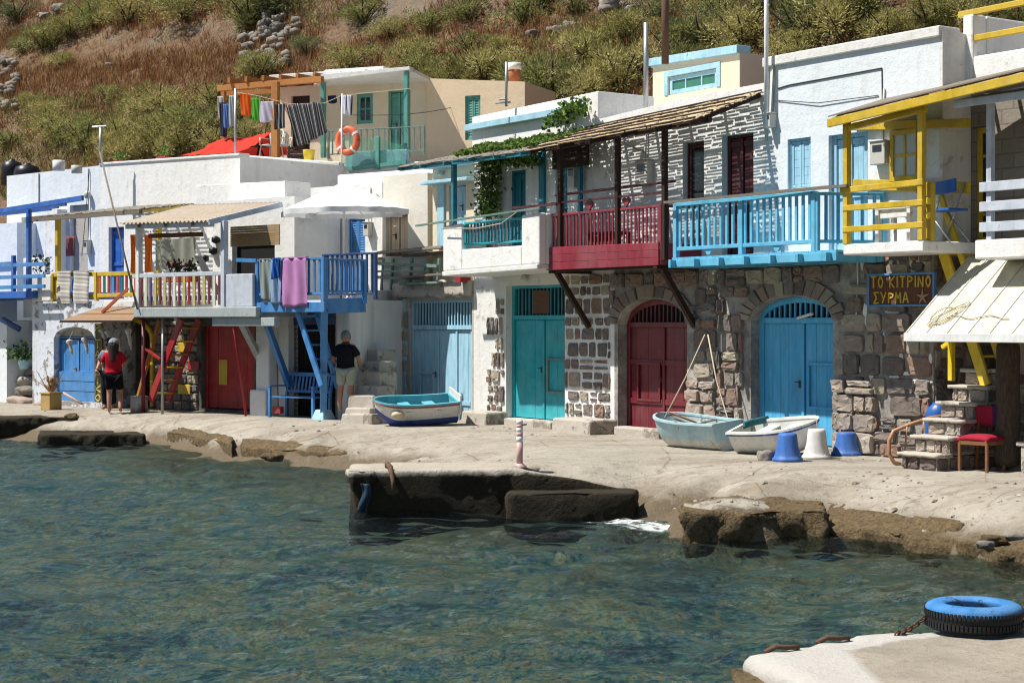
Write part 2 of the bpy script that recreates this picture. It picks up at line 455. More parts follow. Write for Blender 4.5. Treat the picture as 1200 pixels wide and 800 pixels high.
def np_mesh(name, X, Y, Z, mat, keep=None, smooth=True):
    n, m = X.shape
    co = np.stack([X, Y, Z], -1).reshape(-1, 3)
    idx = np.arange(n*m).reshape(n, m)
    q = np.stack([idx[:-1,:-1], idx[1:,:-1], idx[1:,1:], idx[:-1,1:]], -1).reshape(-1, 4)
    if keep is not None:
        k = keep.reshape(-1); q = q[k[q].any(1)]
        used = np.unique(q); rem = -np.ones(n*m, int); rem[used] = np.arange(len(used)); q = rem[q]; co = co[used]
    me = bpy.data.meshes.new(name)
    me.vertices.add(len(co)); me.vertices.foreach_set('co', co.ravel().astype(np.float32))
    me.loops.add(q.size); me.loops.foreach_set('vertex_index', q.ravel().astype(np.int32))
    me.polygons.add(len(q)); me.polygons.foreach_set('loop_start', np.arange(0, q.size, 4, dtype=np.int32))
    me.polygons.foreach_set('loop_total', np.full(len(q), 4, np.int32)); me.update(calc_edges=True); me.validate()
    me.polygons.foreach_set('use_smooth', np.full(len(me.polygons), smooth))
    me.materials.append(mat); o = bpy.data.objects.new(name, me); col.objects.link(o)
    return o
def axis(segs):
    out = []
    for a, b, st in segs: out += list(np.arange(a, b-1e-6, st))
    return np.array(out + [segs[-1][1]])

# --- materials of the ground
g = NT('quay_ground'); pos = g.n('NewGeometry').outputs['Position']; sep = g.n('SeparateXYZ', Vector=pos)
a = g.noise(.8, 6, .7); b = g.noise(6, 6, .75); c_ = g.noise(45, 4, .75); tr = g.noise(.5, 6, .65, g.co((.6,2.2,1), (0,0,rad(-35))))
dry = g.mix(g.ramp(a, [(.3,0.0),(.7,1.0)]), (.30,.27,.22), (.41,.375,.315))
dry = g.mix(g.ramp(tr, [(.50,0.0),(.66,1.0)]), dry, (.25,.21,.16))
dry = g.mix(g.ramp(b, [(.52,0.0),(.70,1.0)]), dry, (.185,.15,.11))
dry = g.mix(g.ramp(c_, [(.60,0.0),(.72,.8)]), dry, (.13,.105,.078))
zz = g.math('ADD', sep.outputs[2], g.math('MULTIPLY', g.math('SUBTRACT', b, .5), .30))
zz = g.math('ADD', zz, g.math('MULTIPLY', g.math('SUBTRACT', a, .5), .45))
wetc = g.mix(b, (.085,.062,.038), (.20,.15,.09)); wetc = g.mix(g.ramp(c_, [(.5,0.0),(.7,1.0)]), wetc, (.035,.035,.02))
w = g.n('MapRange', {'clamp': True}, Value=zz, From_Min=-.24, From_Max=-.42).outputs[0]
w2 = g.ramp(g.math('ADD', g.math('MULTIPLY', g.attr('wet'), .62), g.math('MULTIPLY', b, .5)), [(.52,0.0),(.66,1.0)])
w = g.math('MAXIMUM', w, w2)
cc = g.mix(w, dry, wetc)
bedn = g.noise(.75, 6, .7); bedf = g.noise(7.5, 6, .75)
bed = g.ramp(g.math('ADD', g.math('MULTIPLY', bedn, .50), g.math('MULTIPLY', bedf, .50)), [(.37,(.003,.016,.040)),(.44,(.018,.050,.075)),(.49,(.075,.15,.145)),(.54,(.26,.20,.11)),(.60,(.060,.080,.065)),(.66,(.09,.27,.28)),(.75,(.20,.42,.42))])
ub = g.n('MapRange', {'clamp': True}, Value=zz, From_Min=-.66, From_Max=-1.05).outputs[0]
cc = g.mix(ub, cc, bed)
vv = g.n('TexVoronoi', {'feature': 'DISTANCE_TO_EDGE'}, Vector=g.n('VectorMath', {'operation': 'ADD'}, _0=g.tc.outputs['Object'], _1=g.n('TexNoise', Scale=1.6, Detail=6, Roughness=.7).outputs['Color']).outputs[0], Scale=.42).outputs['Distance']
crk = g.math('MULTIPLY', g.ramp(vv, [(.002,1.0),(.008,0.0)]), g.ramp(tr, [(.40,0.0),(.52,1.0)]))
cc = g.mix(g.math('MULTIPLY', crk, .45), cc, (.07,.055,.04))
h = g.math('ADD', g.math('MULTIPLY', b, 1.0), g.math('MULTIPLY', c_, .35)); g.bump(h, .75, .06)
GROUND = g.fin(cc, g.math('SUBTRACT', .92, g.math('MULTIPLY', w, .35)), .25)

xs = axis([(-70,-20,2.5),(-20,-13,.35),(-13,9,.10),(9,16,.3),(16,40,2)]); ys = axis([(-12,8,1.5),(8,16,.25),(16,40,.10),(40,60,.6)])
X, Y = np.meshgrid(xs, ys, indexing='ij')
Z, D = ground_z(X, Y)
gr = np_mesh('ground', X, Y, Z, GROUND); gr['kind'] = 'structure'
wet = np.zeros(X.shape)
for wx, wy, rx, ry, k in [(690,572,1.0,.9,1),(640,562,.8,.5,.8),(760,592,.9,.9,1),(820,582,1.2,.5,.9),(900,592,1.4,.6,.9),(450,541,1.3,1.6,1),(520,546,1.0,1.0,.8),(990,606,1.4,.8,.9),(1080,622,1.5,.8,.9),(1180,640,1.5,.8,.8),(330,528,2.4,1.0,.7),(230,519,2.0,.9,.7)]:
    p = gnd(wx, wy, -.15); wet = np.maximum(wet, k*np.exp(-(((X-p.x)/rx)**2+((Y-p.y)/ry)**2)))
wa = gr.data.attributes.new('wet', 'FLOAT', 'POINT'); wa.data.foreach_set('value', wet.ravel().astype(np.float32))

def grz(x, y):
    z, d = ground_z(np.array([float(x)]), np.array([float(y)])); return float(z[0]) if d[0] > .1 else -.5
def gnd2(px, py):
    z = 0.0
    for i in range(12): p = gnd(px, py, z); z = .5*z + .5*grz(p.x, p.y)
    return gnd(px, py, z)
# --- the sea
wv = NT('sea_water'); t = wv.t; t.nodes.remove(wv.b)
n1 = wv.noise(6.5, 5, .68, wv.co((1,1.55,1))); n2 = wv.noise(19, 3, .6)
bp = wv.n('Bump', Height=wv.math('ADD', n1, wv.math('MULTIPLY', n2, .26)), Strength=.95, Distance=.105)
fr = wv.n('Fresnel', IOR=1.33, Normal=bp.outputs[0])
gl = wv.n('BsdfGlossy', Color=(.92,.96,1.0), Roughness=.02, Normal=bp.outputs[0])
tp = wv.n('BsdfTransparent', Color=(.72,.88,.85))
mx = wv.n('MixShader', Fac=fr.outputs[0], _1=tp.outputs[0], _2=gl.outputs[0])
fo = wv.attr('foam'); fn = wv.noise(5.5, 8, .85, wv.co((1,1.8,1))); fm = wv.ramp(wv.math('ADD', wv.math('MULTIPLY', fo, .36), wv.math('MULTIPLY', fn, .8)), [(.77,0.0),(.86,1.0)])
wb = wv.n('BsdfDiffuse', Color=(.60,.63,.63))
mx2 = wv.n('MixShader', Fac=fm, _1=mx.outputs[0], _2=wb.outputs[0])
t.links.new(mx2.outputs[0], wv.out.inputs['Surface']); SEA = wv.m
xs = axis([(-120,-16,4),(-16,-12,.25),(-12,8.5,.065),(8.5,14,.25),(14,60,3)]); ys = axis([(-60,7,3),(7,10,.25),(10,24,.055),(24,39,.085),(39,56,.5)])
X, Y = np.meshgrid(xs, ys, indexing='ij')
Z = np.full(X.shape, WATER)
for k in range(70):
    lam = .28*(10**(rs.rand()*.95)); th = rad(250 + rs.randn()*32); kx, ky = math.cos(th)*2*math.pi/lam, math.sin(th)*2*math.pi/lam
    amp = .0080*lam**.92*(1.25 if lam < .9 else .62)
    ph = kx*X + ky*Y + rs.rand()*6.28
    Z += amp*(np.sin(ph) + .25*np.sin(2*ph+1))
gust = .75 + .5*wnoise(X, Y, 5, 21, 3)
Z = WATER + (Z-WATER)*gust
Dw, at_ = shore_dist(X, Y)
foam = np.zeros(X.shape)
for fx, fy, r, k in [(745,613,.9,1.15),(790,618,1.0,1.25),(715,610,.5,.9),(770,628,.7,.7),(960,622,.3,.9),(613,607,.25,1.0),(1120,660,.5,.5),(850,640,.5,.45),(300,541,.6,.5),(470,603,.3,.6)]:
    p = gnd(fx, fy, WATER); foam = np.maximum(foam, k*np.exp(-(((X-p.x)/(r*1.5))**2+((Y-p.y)/(r*1.1))**2)))
foam = np.maximum(foam, .42*np.exp(-(np.abs(Dw)/.18)**2))
sea = np_mesh('sea', X, Y, Z, SEA)
fa = sea.data.attributes.new('foam', 'FLOAT', 'POINT'); fa.data.foreach_set('value', foam.ravel().astype(np.float32))
sea['kind'] = 'structure'

# --- loose pebbles and grit, uncountable
pv = []; pf = []; pt_ = []
def pebble(x, y, z, s_):
    b = len(pv); a0 = R.uniform(0, 6.28); 
    for k in range(6):
        a = a0 + k*1.047; q = s_*R.uniform(.75, 1.25); pv.append((x+q*math.cos(a), y+q*.8*math.sin(a), z+s_*.15))
    for k in range(6):
        a = a0 + k*1.047; q = s_*R.uniform(.45, .7); pv.append((x+q*math.cos(a), y+q*.8*math.sin(a), z+s_*R.uniform(.55,.75)))
    for k in range(6): pf.append((b+k, b+(k+1)%6, b+6+(k+1)%6, b+6+k))
    pf.append(tuple(b+6+k for k in range(6))); t_ = R.random(); pt_.extend([t_]*12)
pxs = rs.uniform(-14, 11, 14000); pys = rs.uniform(17, 40, 14000); pz, pd = ground_z(pxs, pys); pb = behind(pxs, pys); cl = wnoise(pxs, pys, 1.3, 71, 3)
for i in range(14000):
    if pd[i] < .15 or pb[i] > -.1: continue
    k = cl[i] + (.55 if pd[i] < 2.2 and pxs[i] > 2 else 0) + (.25 if pb[i] > -1.0 else 0)
    if k < .42: continue
    pebble(float(pxs[i]), float(pys[i]), float(pz[i])-.006, .010+.035*float(rs.rand())**5 + (.014 if pd[i] < 1.5 else 0)*float(rs.rand()))
me = bpy.data.meshes.new('pebbles'); me.from_pydata(pv, [], pf); q_ = me.attributes.new('t','FLOAT','POINT'); q_.data.foreach_set('value', pt_)
me.materials.append(stonemat('pebble_stone', [(0,(.10,.085,.07)),(.4,(.24,.20,.155)),(.7,(.36,.32,.26)),(1,(.50,.46,.40))], .2)); o = bpy.data.objects.new('pebbles', me); col.objects.link(o)
tag(o, 'loose pebbles and grit scattered over the quay', 'pebbles', kind='stuff')

# ================================================================== hillside
def hill_z(X, Y, detail=True):
    b = behind(X, Y)
    z = np.where(b < 7, -1 + (b-5)*2.6, np.where(b < 9.5, 4.2 + (b-7)*.35, 5.1 + .74*(b-9.5)))
    wl = wnoise(X, Y, 11, 31, 3)
    z = z + np.clip((b-8)/6, 0, 1)*(wl*1.0)
    ter = (b*.9 + wnoise(X, Y, 14, 33, 2)*2.4)/7.0; fr_ = ter - np.floor(ter)        # old terraces: a flatter tread, then a steeper bank
    z = z + np.clip((b-10)/6, 0, 1)*(np.clip((fr_-.7)/.3, 0, 1) - fr_)*1.1
    if detail: z = z + wnoise(X, Y, 1.7, 35, 4)*.22*np.clip((b-7)/3, 0, 1)
    return z
def hz(x, y): return float(hill_z(np.array([float(x)]), np.array([float(y)]))[0])
def on_hill(px, py):
    """first point of the hillside met along the line of sight through a pixel"""
    Ys = np.arange(28, 130, .12); Xs = (px-CX)/F*Ys; Zs = ZC + (HY-py)/F*Ys
    hit = (hill_z(Xs, Ys) > Zs) & (behind(Xs, Ys) > 8.2)
    i = int(np.argmax(hit)) if hit.any() else len(Ys)-1
    return Vector((Xs[i], Ys[i], hz(Xs[i], Ys[i])))
hm = NT('dry_hillside'); a = hm.noise(.35, 6, .7); b = hm.noise(2.4, 6, .75); c_ = hm.noise(16, 5, .8)
base = hm.ramp(a, [(.30,(.12,.065,.034)),(.45,(.17,.095,.052)),(.58,(.22,.15,.095)),(.70,(.14,.10,.045))])
base = hm.mix(hm.ramp(b, [(.46,0.0),(.70,1.0)]), base, (.085,.052,.03))
base = hm.mix(hm.ramp(c_, [(.52,0.0),(.72,1.0)]), base, (.27,.21,.15))
nrm = hm.n('SeparateXYZ', Vector=hm.n('NewGeometry').outputs['Normal']).outputs[2]
base = hm.mix(hm.ramp(hm.noise(5.5,6,.8), [(.54,0.0),(.62,1.0)]), base, (.06,.048,.036))
base = hm.mix(hm.n('MapRange', {'clamp': True}, Value=nrm, From_Min=.70, From_Max=.58).outputs[0], base, hm.mix(c_, (.13,.105,.08), (.33,.295,.24)))
hm.bump(hm.math('ADD', b, hm.math('MULTIPLY', c_, .4)), .9, .15); HILL = hm.fin(base, .95, .1)
xs = axis([(-110,-40,3),(-40,24,.34),(24,60,3)]); ys = axis([(20,110,.34),(110,170,4)])
X, Y = np.meshgrid(xs, ys, indexing='ij'); b = behind(X, Y)
hl = np_mesh('hill', X, Y, hill_z(X, Y), HILL, keep=b > 5.0); hl['kind'] = 'structure'

# --- dry grass and low scrub: uncountable
GRASS = leafmat('dry_grass_blades', [(0,(.14,.060,.025)),(.35,(.24,.11,.045)),(.62,(.33,.18,.075)),(.86,(.38,.25,.11)),(1,(.26,.23,.08))], .3)
SCRUB = leafmat('scrub_leaves', [(0,(.075,.078,.028)),(.35,(.15,.155,.050)),(.7,(.26,.245,.080)),(1,(.36,.32,.12))], .3)
def blades(name, pts, mat):
    v = np.array(pts['v'], np.float32); n = len(v)//3
    me = bpy.data.meshes.new(name); me.vertices.add(len(v)); me.vertices.foreach_set('co', v.ravel())
    me.loops.add(n*3); me.loops.foreach_set('vertex_index', np.arange(n*3, dtype=np.int32))
    me.polygons.add(n); me.polygons.foreach_set('loop_start', np.arange(0, n*3, 3, dtype=np.int32)); me.polygons.foreach_set('loop_total', np.full(n, 3, np.int32))
    me.update(calc_edges=True)
    at_ = me.attributes.new('t', 'FLOAT', 'POINT'); at_.data.foreach_set('value', np.repeat(np.array(pts['t'], np.float32), 3))
    me.materials.append(mat); return me
def spray(pts, c, d, L, w, t):
    d = Vector(d).normalized(); sd = d.cross(Vector((R.uniform(-1,1), R.uniform(-1,1), R.uniform(-1,1))))
    if sd.length < 1e-4: sd = Vector((1,0,0))
    sd = sd.normalized()*w/2; c = Vector(c)
    pts['v'] += [tuple(c-sd), tuple(c+sd), tuple(c+d*L)]; pts['t'].append(t)
gx = rs.uniform(-34, 20, 160000); gy = rs.uniform(30, 100, 160000); gb = behind(gx, gy); gz = hill_z(gx, gy)
gpx, gpy = CX + F*gx/gy, HY - F*(gz-ZC)/gy
gbare = wnoise(gx, gy, 3.2, 43, 3); gk = .5 + .9*wnoise(gx, gy, 5.5, 41, 3)
# how green the slope is: dry russet grass on the left flank, olive scrub to the right and low down
gk += np.where(gpx < 400, np.where(gpy > 118-.03*gpx, .35, np.where(gpy > 40, -.95, -.02)), np.where(gpx < 700, np.where(gpy < 45, -.15, -.1), .35))
ok = (gb > 8.4) & (gb < 52) & (gpx > -260) & (gpx < 1460) & (gpy < 235) & (gpy > -60) & (gbare < .42)
pg = {'v': [], 't': []}; ps = {'v': [], 't': []}
cnt = 0
for i in np.nonzero(ok)[0]:
    x, y, z, px, py, k = [float(q[i]) for q in (gx, gy, gz, gpx, gpy, gk)]; sz = R.uniform(.7, 1.3)
    # the worn earth bank that runs up across the left flank
    if px < 330 and abs(py - (72 - .13*px)) < 13 and R.random() < .85: continue
    if k > .62 and R.random() < (.55 if px < 400 else .38):
        t0 = R.uniform(.1, 1)
        for j in range(9):
            spray(ps, (x+R.gauss(0,.16), y+R.gauss(0,.16), z+R.uniform(0,.16)), (R.gauss(0,.6), R.gauss(0,.6), 1), R.uniform(.16,.34)*sz, R.uniform(.03,.055), min(1, max(0, t0+R.gauss(0,.2))))
    else:
        t0 = R.random()**1.2
        for j in range(7):
            spray(pg, (x+R.gauss(0,.15), y+R.gauss(0,.15), z-.02), (R.gauss(0,.38), R.gauss(0,.38), 1), R.uniform(.22,.55)*sz, R.uniform(.02,.042), min(1, max(0, t0*.8+R.gauss(0,.14))))
    cnt += 1
    if cnt > 26000: break
o = bpy.data.objects.new('dry_grass', blades('dry_grass', pg, GRASS)); col.objects.link(o)
tag(o, 'russet and straw coloured dry grass covering the hillside', 'grass', kind='stuff')
o = bpy.data.objects.new('scrub', blades('scrub', ps, SCRUB)); col.objects.link(o)
tag(o, 'low olive scrub growing between the bushes on the hillside', 'scrub', kind='stuff')

# --- the bushes one can tell apart
BUSH = [leafmat('bush_leaves_olive', [(0,(.15,.15,.05)),(.5,(.36,.34,.12)),(1,(.56,.50,.22))], .3),
        leafmat('bush_leaves_green', [(0,(.11,.12,.042)),(.5,(.28,.29,.10)),(1,(.47,.45,.19))], .3),
        leafmat('bush_leaves_yellow', [(0,(.20,.18,.06)),(.5,(.42,.38,.14)),(1,(.60,.52,.26))], .3),
        leafmat('bush_leaves_dark', [(0,(.07,.08,.036)),(.5,(.17,.19,.085)),(1,(.31,.33,.15))], .3)]
TWIG = woodmat('bush_twigs', (.10,.07,.045), (.03,.02,.015), (6,6,6))
def bush_mesh(seed, mat):
    r0 = random.Random(seed); p = {'v': [], 't': []}
    lobes = []
    for i in range(16):
        th = r0.uniform(0, 6.28); rr = r0.uniform(0, .40)
        lobes.append((Vector((rr*math.cos(th), rr*math.sin(th), r0.uniform(.08, .42))), r0.uniform(.10, .20), r0.uniform(-.25, .25)))
    for i in range(3400):
        c, rad_, dt = lobes[r0.randrange(len(lobes))]
        d = Vector((r0.gauss(0,1), r0.gauss(0,1), r0.gauss(.25,1))).normalized()
        q = c + d*rad_*r0.uniform(.45, 1.0)
        if q.z < 0: q.z = r0.uniform(0, .06)
        spray(p, q, d + Vector((0,0,.5)), r0.uniform(.025, .065), r0.uniform(.010, .020), min(1, max(0, .45+dt+r0.gauss(0,.22))))
    return blades('crown', p, mat)
BM = [[bush_mesh(100+10*m+i, BUSH[m]) for i in range(3)] for m in range(4)]
tw = MB()
for i in range(7):
    th = i*.9; tw.tube([(0,0,-.05),(.1*math.cos(th),.1*math.sin(th),.14),(.3*math.cos(th),.3*math.sin(th),.34)], [.018,.013,.005], 4)
TWM = tw.build('twigs', TWIG); TWMESH = TWM.data; bpy.data.objects.remove(TWM)
bl = """33 127 30 0;53 150 50 2;70 165 55 0;10 178 40 1;157 138 40 0;187 136 60 2;200 168 66 0;227 158 62 1;250 128 54 2;140 174 56 0;100 176 64 1;140 192 56 2;180 180 60 0;
213 184 56 2;305 94 48 0;72 80 30 0;50 60 44 1;27 62 30 3;293 36 70 1;317 22 80 3;200 14 46 1;110 32 56 1;83 46 46 0;217 27 66 0;150 28 56 2;20 26 46 3;480 82 56 0;493 95 46 1;413 84 58 0;
550 66 46 1;587 66 40 0;613 30 54 1;550 26 50 1;633 12 46 3;647 118 92 1;690 80 66 0;727 115 84 2;737 50 56 0;787 70 62 1;770 30 46 3;567 102 66 0;597 88 56 2;540 100 50 1;520 105 44 0;873 62 84 2;
820 52 68 3;933 50 80 3;930 72 58 0;987 54 90 2;1017 24 80 1;1040 50 58 0;893 20 58 3;1087 36 66 1;1108 24 66 0;1167 22 64 3;1193 30 46 1;960 18 66 1;850 84 58 0;813 74 46 1;910 86 54 2;
425 30 50 1;455 45 40 0;505 40 44 1;672 20 40 1;270 150 50 1;290 172 44 0;250 178 50 2;360 66 36 3;128 120 34 0;840 22 50 1;690 118 60 1;1150 44 60 2;620 100 50 1;745 90 50 3"""
KIND = ['rounded olive green bush', 'mid green feathery bush', 'yellowish green feathery bush', 'dark grey green bush']
for s_ in bl.replace('\n', '').split(';'):
    px, py, wd, m = [float(q) for q in s_.split()]; m = int(m)
    p = on_hill(px, py); w = wd/F*p.y*1.26
    where = 'on the left flank of the hillside' if px < 400 else 'on the slope above the peach house' if px < 700 else 'on the slope above the white roofs'
    o = thing('bush', f'{KIND[m]} among others of its kind {where}', 'bush', p - Vector((0,0,.06)), f'{KIND[m]}es {where}')
    sc_ = w/.86
    for nm, me in (('crown', BM[m][R.randrange(3)]), ('twigs', TWMESH)):
        c = bpy.data.objects.new(nm, me); col.objects.link(c); c.parent = o
        c.scale = (sc_*R.uniform(.9,1.15), sc_, sc_*R.uniform(.72, 1.0)); c.rotation_euler = (0, 0, R.uniform(0, 6.28))

# --- rocks and a tumbled dry stone wall on the slope
HROCK = stonemat('hill_rock', [(0,(.13,.12,.105)),(.5,(.21,.19,.165)),(1,(.30,.27,.23))], .3, .8)
for i, (px, py, n, sx, sy, lab) in enumerate([(312, 66, 46, 26, 22, 'tumbled grey dry stone wall on the russet slope left of the peach house'),
                                   (330, 34, 22, 22, 12, 'upper remnant of grey stones under the green bushes at the top of the slope'),
                                   (6, 98, 40, 14, 34, 'old grey stone wall at the left end of the hillside')]):
    m = MB()
    for k in range(n):
        p = on_hill(px + R.uniform(-1,1)*sx, py + R.uniform(-1,1)*sy); s_ = R.uniform(.16, .34); m.rt().rock(tuple(p+Vector((0,-.1,.12))), (s_, s_*.9, s_*.75), k+i*50, .4, 1)
    o = m.build('ruined_wall', HROCK); tag(o, lab, 'stone wall')
RK = [(655,42,26,'grey boulder on the slope above the big green bush'),(720,12,36,'broad grey boulder near the brown chimney pipe'),(745,18,24,'small pale boulder just left of the brown chimney pipe'),(624,44,18,'pale stone lying in russet grass above the peach house'),
      (668,36,24,'jagged grey boulder beside another at mid slope'),(716,48,20,'flat pale stone between two olive bushes'),(130,80,14,'dark stone alone on the russet slope'),(52,22,16,'white flat stone high on the left flank'),(72,14,22,'pair of dark grey stones fused at the top left of the slope'),
      (110,82,10,'little stone low beside the dark stone on the russet slope'),(172,184,14,'stone at the foot of the slope above the long white wall'),(205,182,14,'pale stone at the foot of the slope beside the red planter'),(435,57,12,'stone standing in dry grass above the roof of the peach house')]
for i, (px, py, wd, lab) in enumerate(RK):
    p = on_hill(px, py); s_ = wd/F*p.y/2; m = MB().rt(); m.rock(tuple(p+Vector((0,0,s_*.25))), (s_, s_*.8, s_*.6), i+200, .7, 3)
    tag(m.build('boulder', HROCK), lab, 'boulder')
# ================================================================== building kit
def op_top(o, x):
    xa, xb, za, zb, rise = o
    if rise <= 0: return zb
    c = (xa+xb)/2; h = (xb-xa)/2; t = max(0, 1-((x-c)/h)**2)
    return zb + rise*math.sqrt(t)
def facade(mb, x0, x1, z0, top, y, D, ops=(), reveal=.22, roof=True, parapet=0.0, nx=0):
    """front wall with openings cut through it, reveals, end walls and roof behind"""
    T = top if callable(top) else (lambda x: top)
    xs_ = {x0, x1}
    for o in ops:
        n = 14 if o[4] > 0 else 1
        for i in range(n+1): xs_.add(o[0] + (o[1]-o[0])*i/n)
    for i in range(nx): xs_.add(x0 + (x1-x0)*i/nx)
    xs_ = sorted(q for q in xs_ if x0-1e-6 <= q <= x1+1e-6)
    for a, b in zip(xs_, xs_[1:]):
        if b-a < 1e-5: continue
        c = (a+b)/2; la = lb = z0
        for o in sorted([o for o in ops if o[0] < c < o[1]], key=lambda o: o[2]):
            if o[2] > la + 1e-4: mb.add([(a,y,la),(b,y,lb),(b,y,o[2]),(a,y,o[2])], [(0,1,2,3)])
            la, lb = op_top(o, a), op_top(o, b)
        mb.add([(a,y,la),(b,y,lb),(b,y,T(b)),(a,y,T(a))], [(0,1,2,3)])
    for o in ops:
        r = reveal
        mb.add([(o[0],y,o[2]),(o[0],y+r,o[2]),(o[0],y+r,o[3]),(o[0],y,o[3])], [(0,1,2,3)])
        mb.add([(o[1],y,o[2]),(o[1],y+r,o[2]),(o[1],y+r,o[3]),(o[1],y,o[3])], [(3,2,1,0)])
        mb.add([(o[0],y,o[2]),(o[1],y,o[2]),(o[1],y+r,o[2]),(o[0],y+r,o[2])], [(0,1,2,3)])
        n = 14 if o[4] > 0 else 1
        for i in range(n):
            a = o[0]+(o[1]-o[0])*i/n; b = o[0]+(o[1]-o[0])*(i+1)/n
            mb.add([(a,y,op_top(o,a)),(b,y,op_top(o,b)),(b,y+r,op_top(o,b)),(a,y+r,op_top(o,a))], [(3,2,1,0)])
        if True:   # dark room behind
            pass
    ta, tb = T(x0), T(x1)
    mb.add([(x0,y,z0),(x0,y+D,z0),(x0,y+D,ta),(x0,y,ta)], [(0,1,2,3)])
    mb.add([(x1,y,z0),(x1,y+D,z0),(x1,y+D,tb),(x1,y,tb)], [(3,2,1,0)])
    mb.add([(x0,y+D,z0),(x1,y+D,z0),(x1,y+D,tb),(x0,y+D,ta)], [(3,2,1,0)])
    if roof: mb.add([(x0,y,ta),(x1,y,tb),(x1,y+D,tb),(x0,y+D,ta)], [(0,1,2,3)])
    if parapet:
        for (a0,a1,b0,b1) in ((x0,x1,y,y+.2),(x0,x1,y+D-.2,y+D),(x0,x0+.2,y+.2,y+D-.2),(x1-.2,x1,y+.2,y+D-.2)):
            mb.box(a0,a1,b0+.002,b1-.002,min(ta,tb)-.02,max(ta,tb)+parapet)
    return mb

def stone_face(mb, x0, x1, z0, z1, y, ops=(), hmin=.17, hmax=.34, wmin=.18, wmax=.55, gap=.03, proud=.035, zone=None, seed=1, margin=.05, keep=None):
    """irregular coursed stones set into the wall face, leaving the openings free"""
    r = random.Random(seed); z = z0
    def free(xa, xb, za, zb):
        for o in ops:
            for xx in (xa, (xa+xb)/2, xb):
                if o[0]-margin < xx < o[1]+margin:
                    tp = op_top(o, min(max(xx, o[0]+1e-3), o[1]-1e-3)) + margin
                    if za < tp and zb > o[2]-margin: return False
            if xa < o[0] and xb > o[1] and za < o[3] and zb > o[2]: return False
        return True
    while z < z1 - .08:
        h = min(r.uniform(hmin, hmax), z1 - z); x = x0 - r.uniform(0, .2)
        while x < x1 - .05:
            w = r.uniform(wmin, wmax)*(1 if r.random() > .2 else .6)
            xa, xb = max(x, x0), min(x+w, x1); x += w
            if xb-xa < .08: continue
            for o in ops:    # trim against an opening's side instead of dropping the stone
                if z < o[3] and z+h > o[2]:
                    if xa < o[0]-margin < xb: xb = o[0]-margin
                    elif xa < o[1]+margin < xb: xa = o[1]+margin
            if xb-xa < .09: continue
            sub = [(z, z+h)] if r.random() > .16 or h < .22 else [(z, z+h*.5), (z+h*.5, z+h)]
            for za, zb in sub:
                if not free(xa, xb, za, zb): continue
                if keep and not keep((xa+xb)/2, (za+zb)/2, r): continue
                stone_one(mb, xa, xb, za, zb, y, gap*r.uniform(.6,1.5), proud*r.uniform(.5,1.4), r)
        z += h
def stone_one(mb, xa, xb, za, zb, y, gp, pr, r):
    cx, cz = (xa+xb)/2, (za+zb)/2; hw, hh = (xb-xa)/2-gp/2, (zb-za)/2-gp/2
    if hw < .02 or hh < .02: return
    j = .13; cs = [(-1+r.uniform(-.04,j),-1+r.uniform(-.04,j)),(1-r.uniform(-.04,j),-1+r.uniform(-.04,j)),(1-r.uniform(-.04,j),1-r.uniform(-.04,j)),(-1+r.uniform(-.04,j),1-r.uniform(-.04,j))]
    out = []; n = 12
    for a, b in zip(cs, cs[1:]+cs[:1]):
        for f in (.10,.5,.90):
            bul = 1+(.05 if f == .5 else -.01)*r.uniform(-.6,1); out.append(((a[0]+(b[0]-a[0])*f)*bul*hw, (a[1]+(b[1]-a[1])*f)*bul*hh))
    mb.ct = r.random(); pts = []
    tl_ = r.uniform(-.02,.02)
    for k, (s_, yy) in enumerate(((1, y+.06), (1, y-pr*.5), (.955, y-pr*.95), (.5, y-pr*1.0))):
        pts += [(cx+a*s_+(r.uniform(-.012,.012) if k > 1 else 0), yy + (r.uniform(-.016,.010) if k > 1 else 0), cz+b*s_+(r.uniform(-.01,.01) if k > 1 else 0)) for a, b in out]
    fs = []
    for k in range(3):
        for i in range(n):
            j = (i+1) % n; fs.append((k*n+j, k*n+i, (k+1)*n+i, (k+1)*n+j))
    fs.append(tuple(3*n+i for i in range(n-1,-1,-1)))
    mb.add(pts, [tuple(reversed(f)) for f in fs])
def voussoirs(mb, o, y, depth=.26, n=13, proud=.05, seed=3, a0=0.0):
    r = random.Random(seed); c = (o[0]+o[1])/2; h = (o[1]-o[0])/2; rise = o[4]
    for i in range(n):
        ta = math.pi*(1-(i+.06)/n); tb = math.pi*(1-(i+.94)/n)
        d0, d1 = .02, depth*r.uniform(.85,1.15); pts = []
        yy = y - proud*r.uniform(.7,1.3)
        for t, d in ((ta,d0),(tb,d0),(tb,d1),(ta,d1)):
            pts.append((c+(h+d)*math.cos(t), o[3]+(rise+d)*math.sin(t)))
        mb.ct = r.random()
        mb.prism(pts, yy, y+.08)

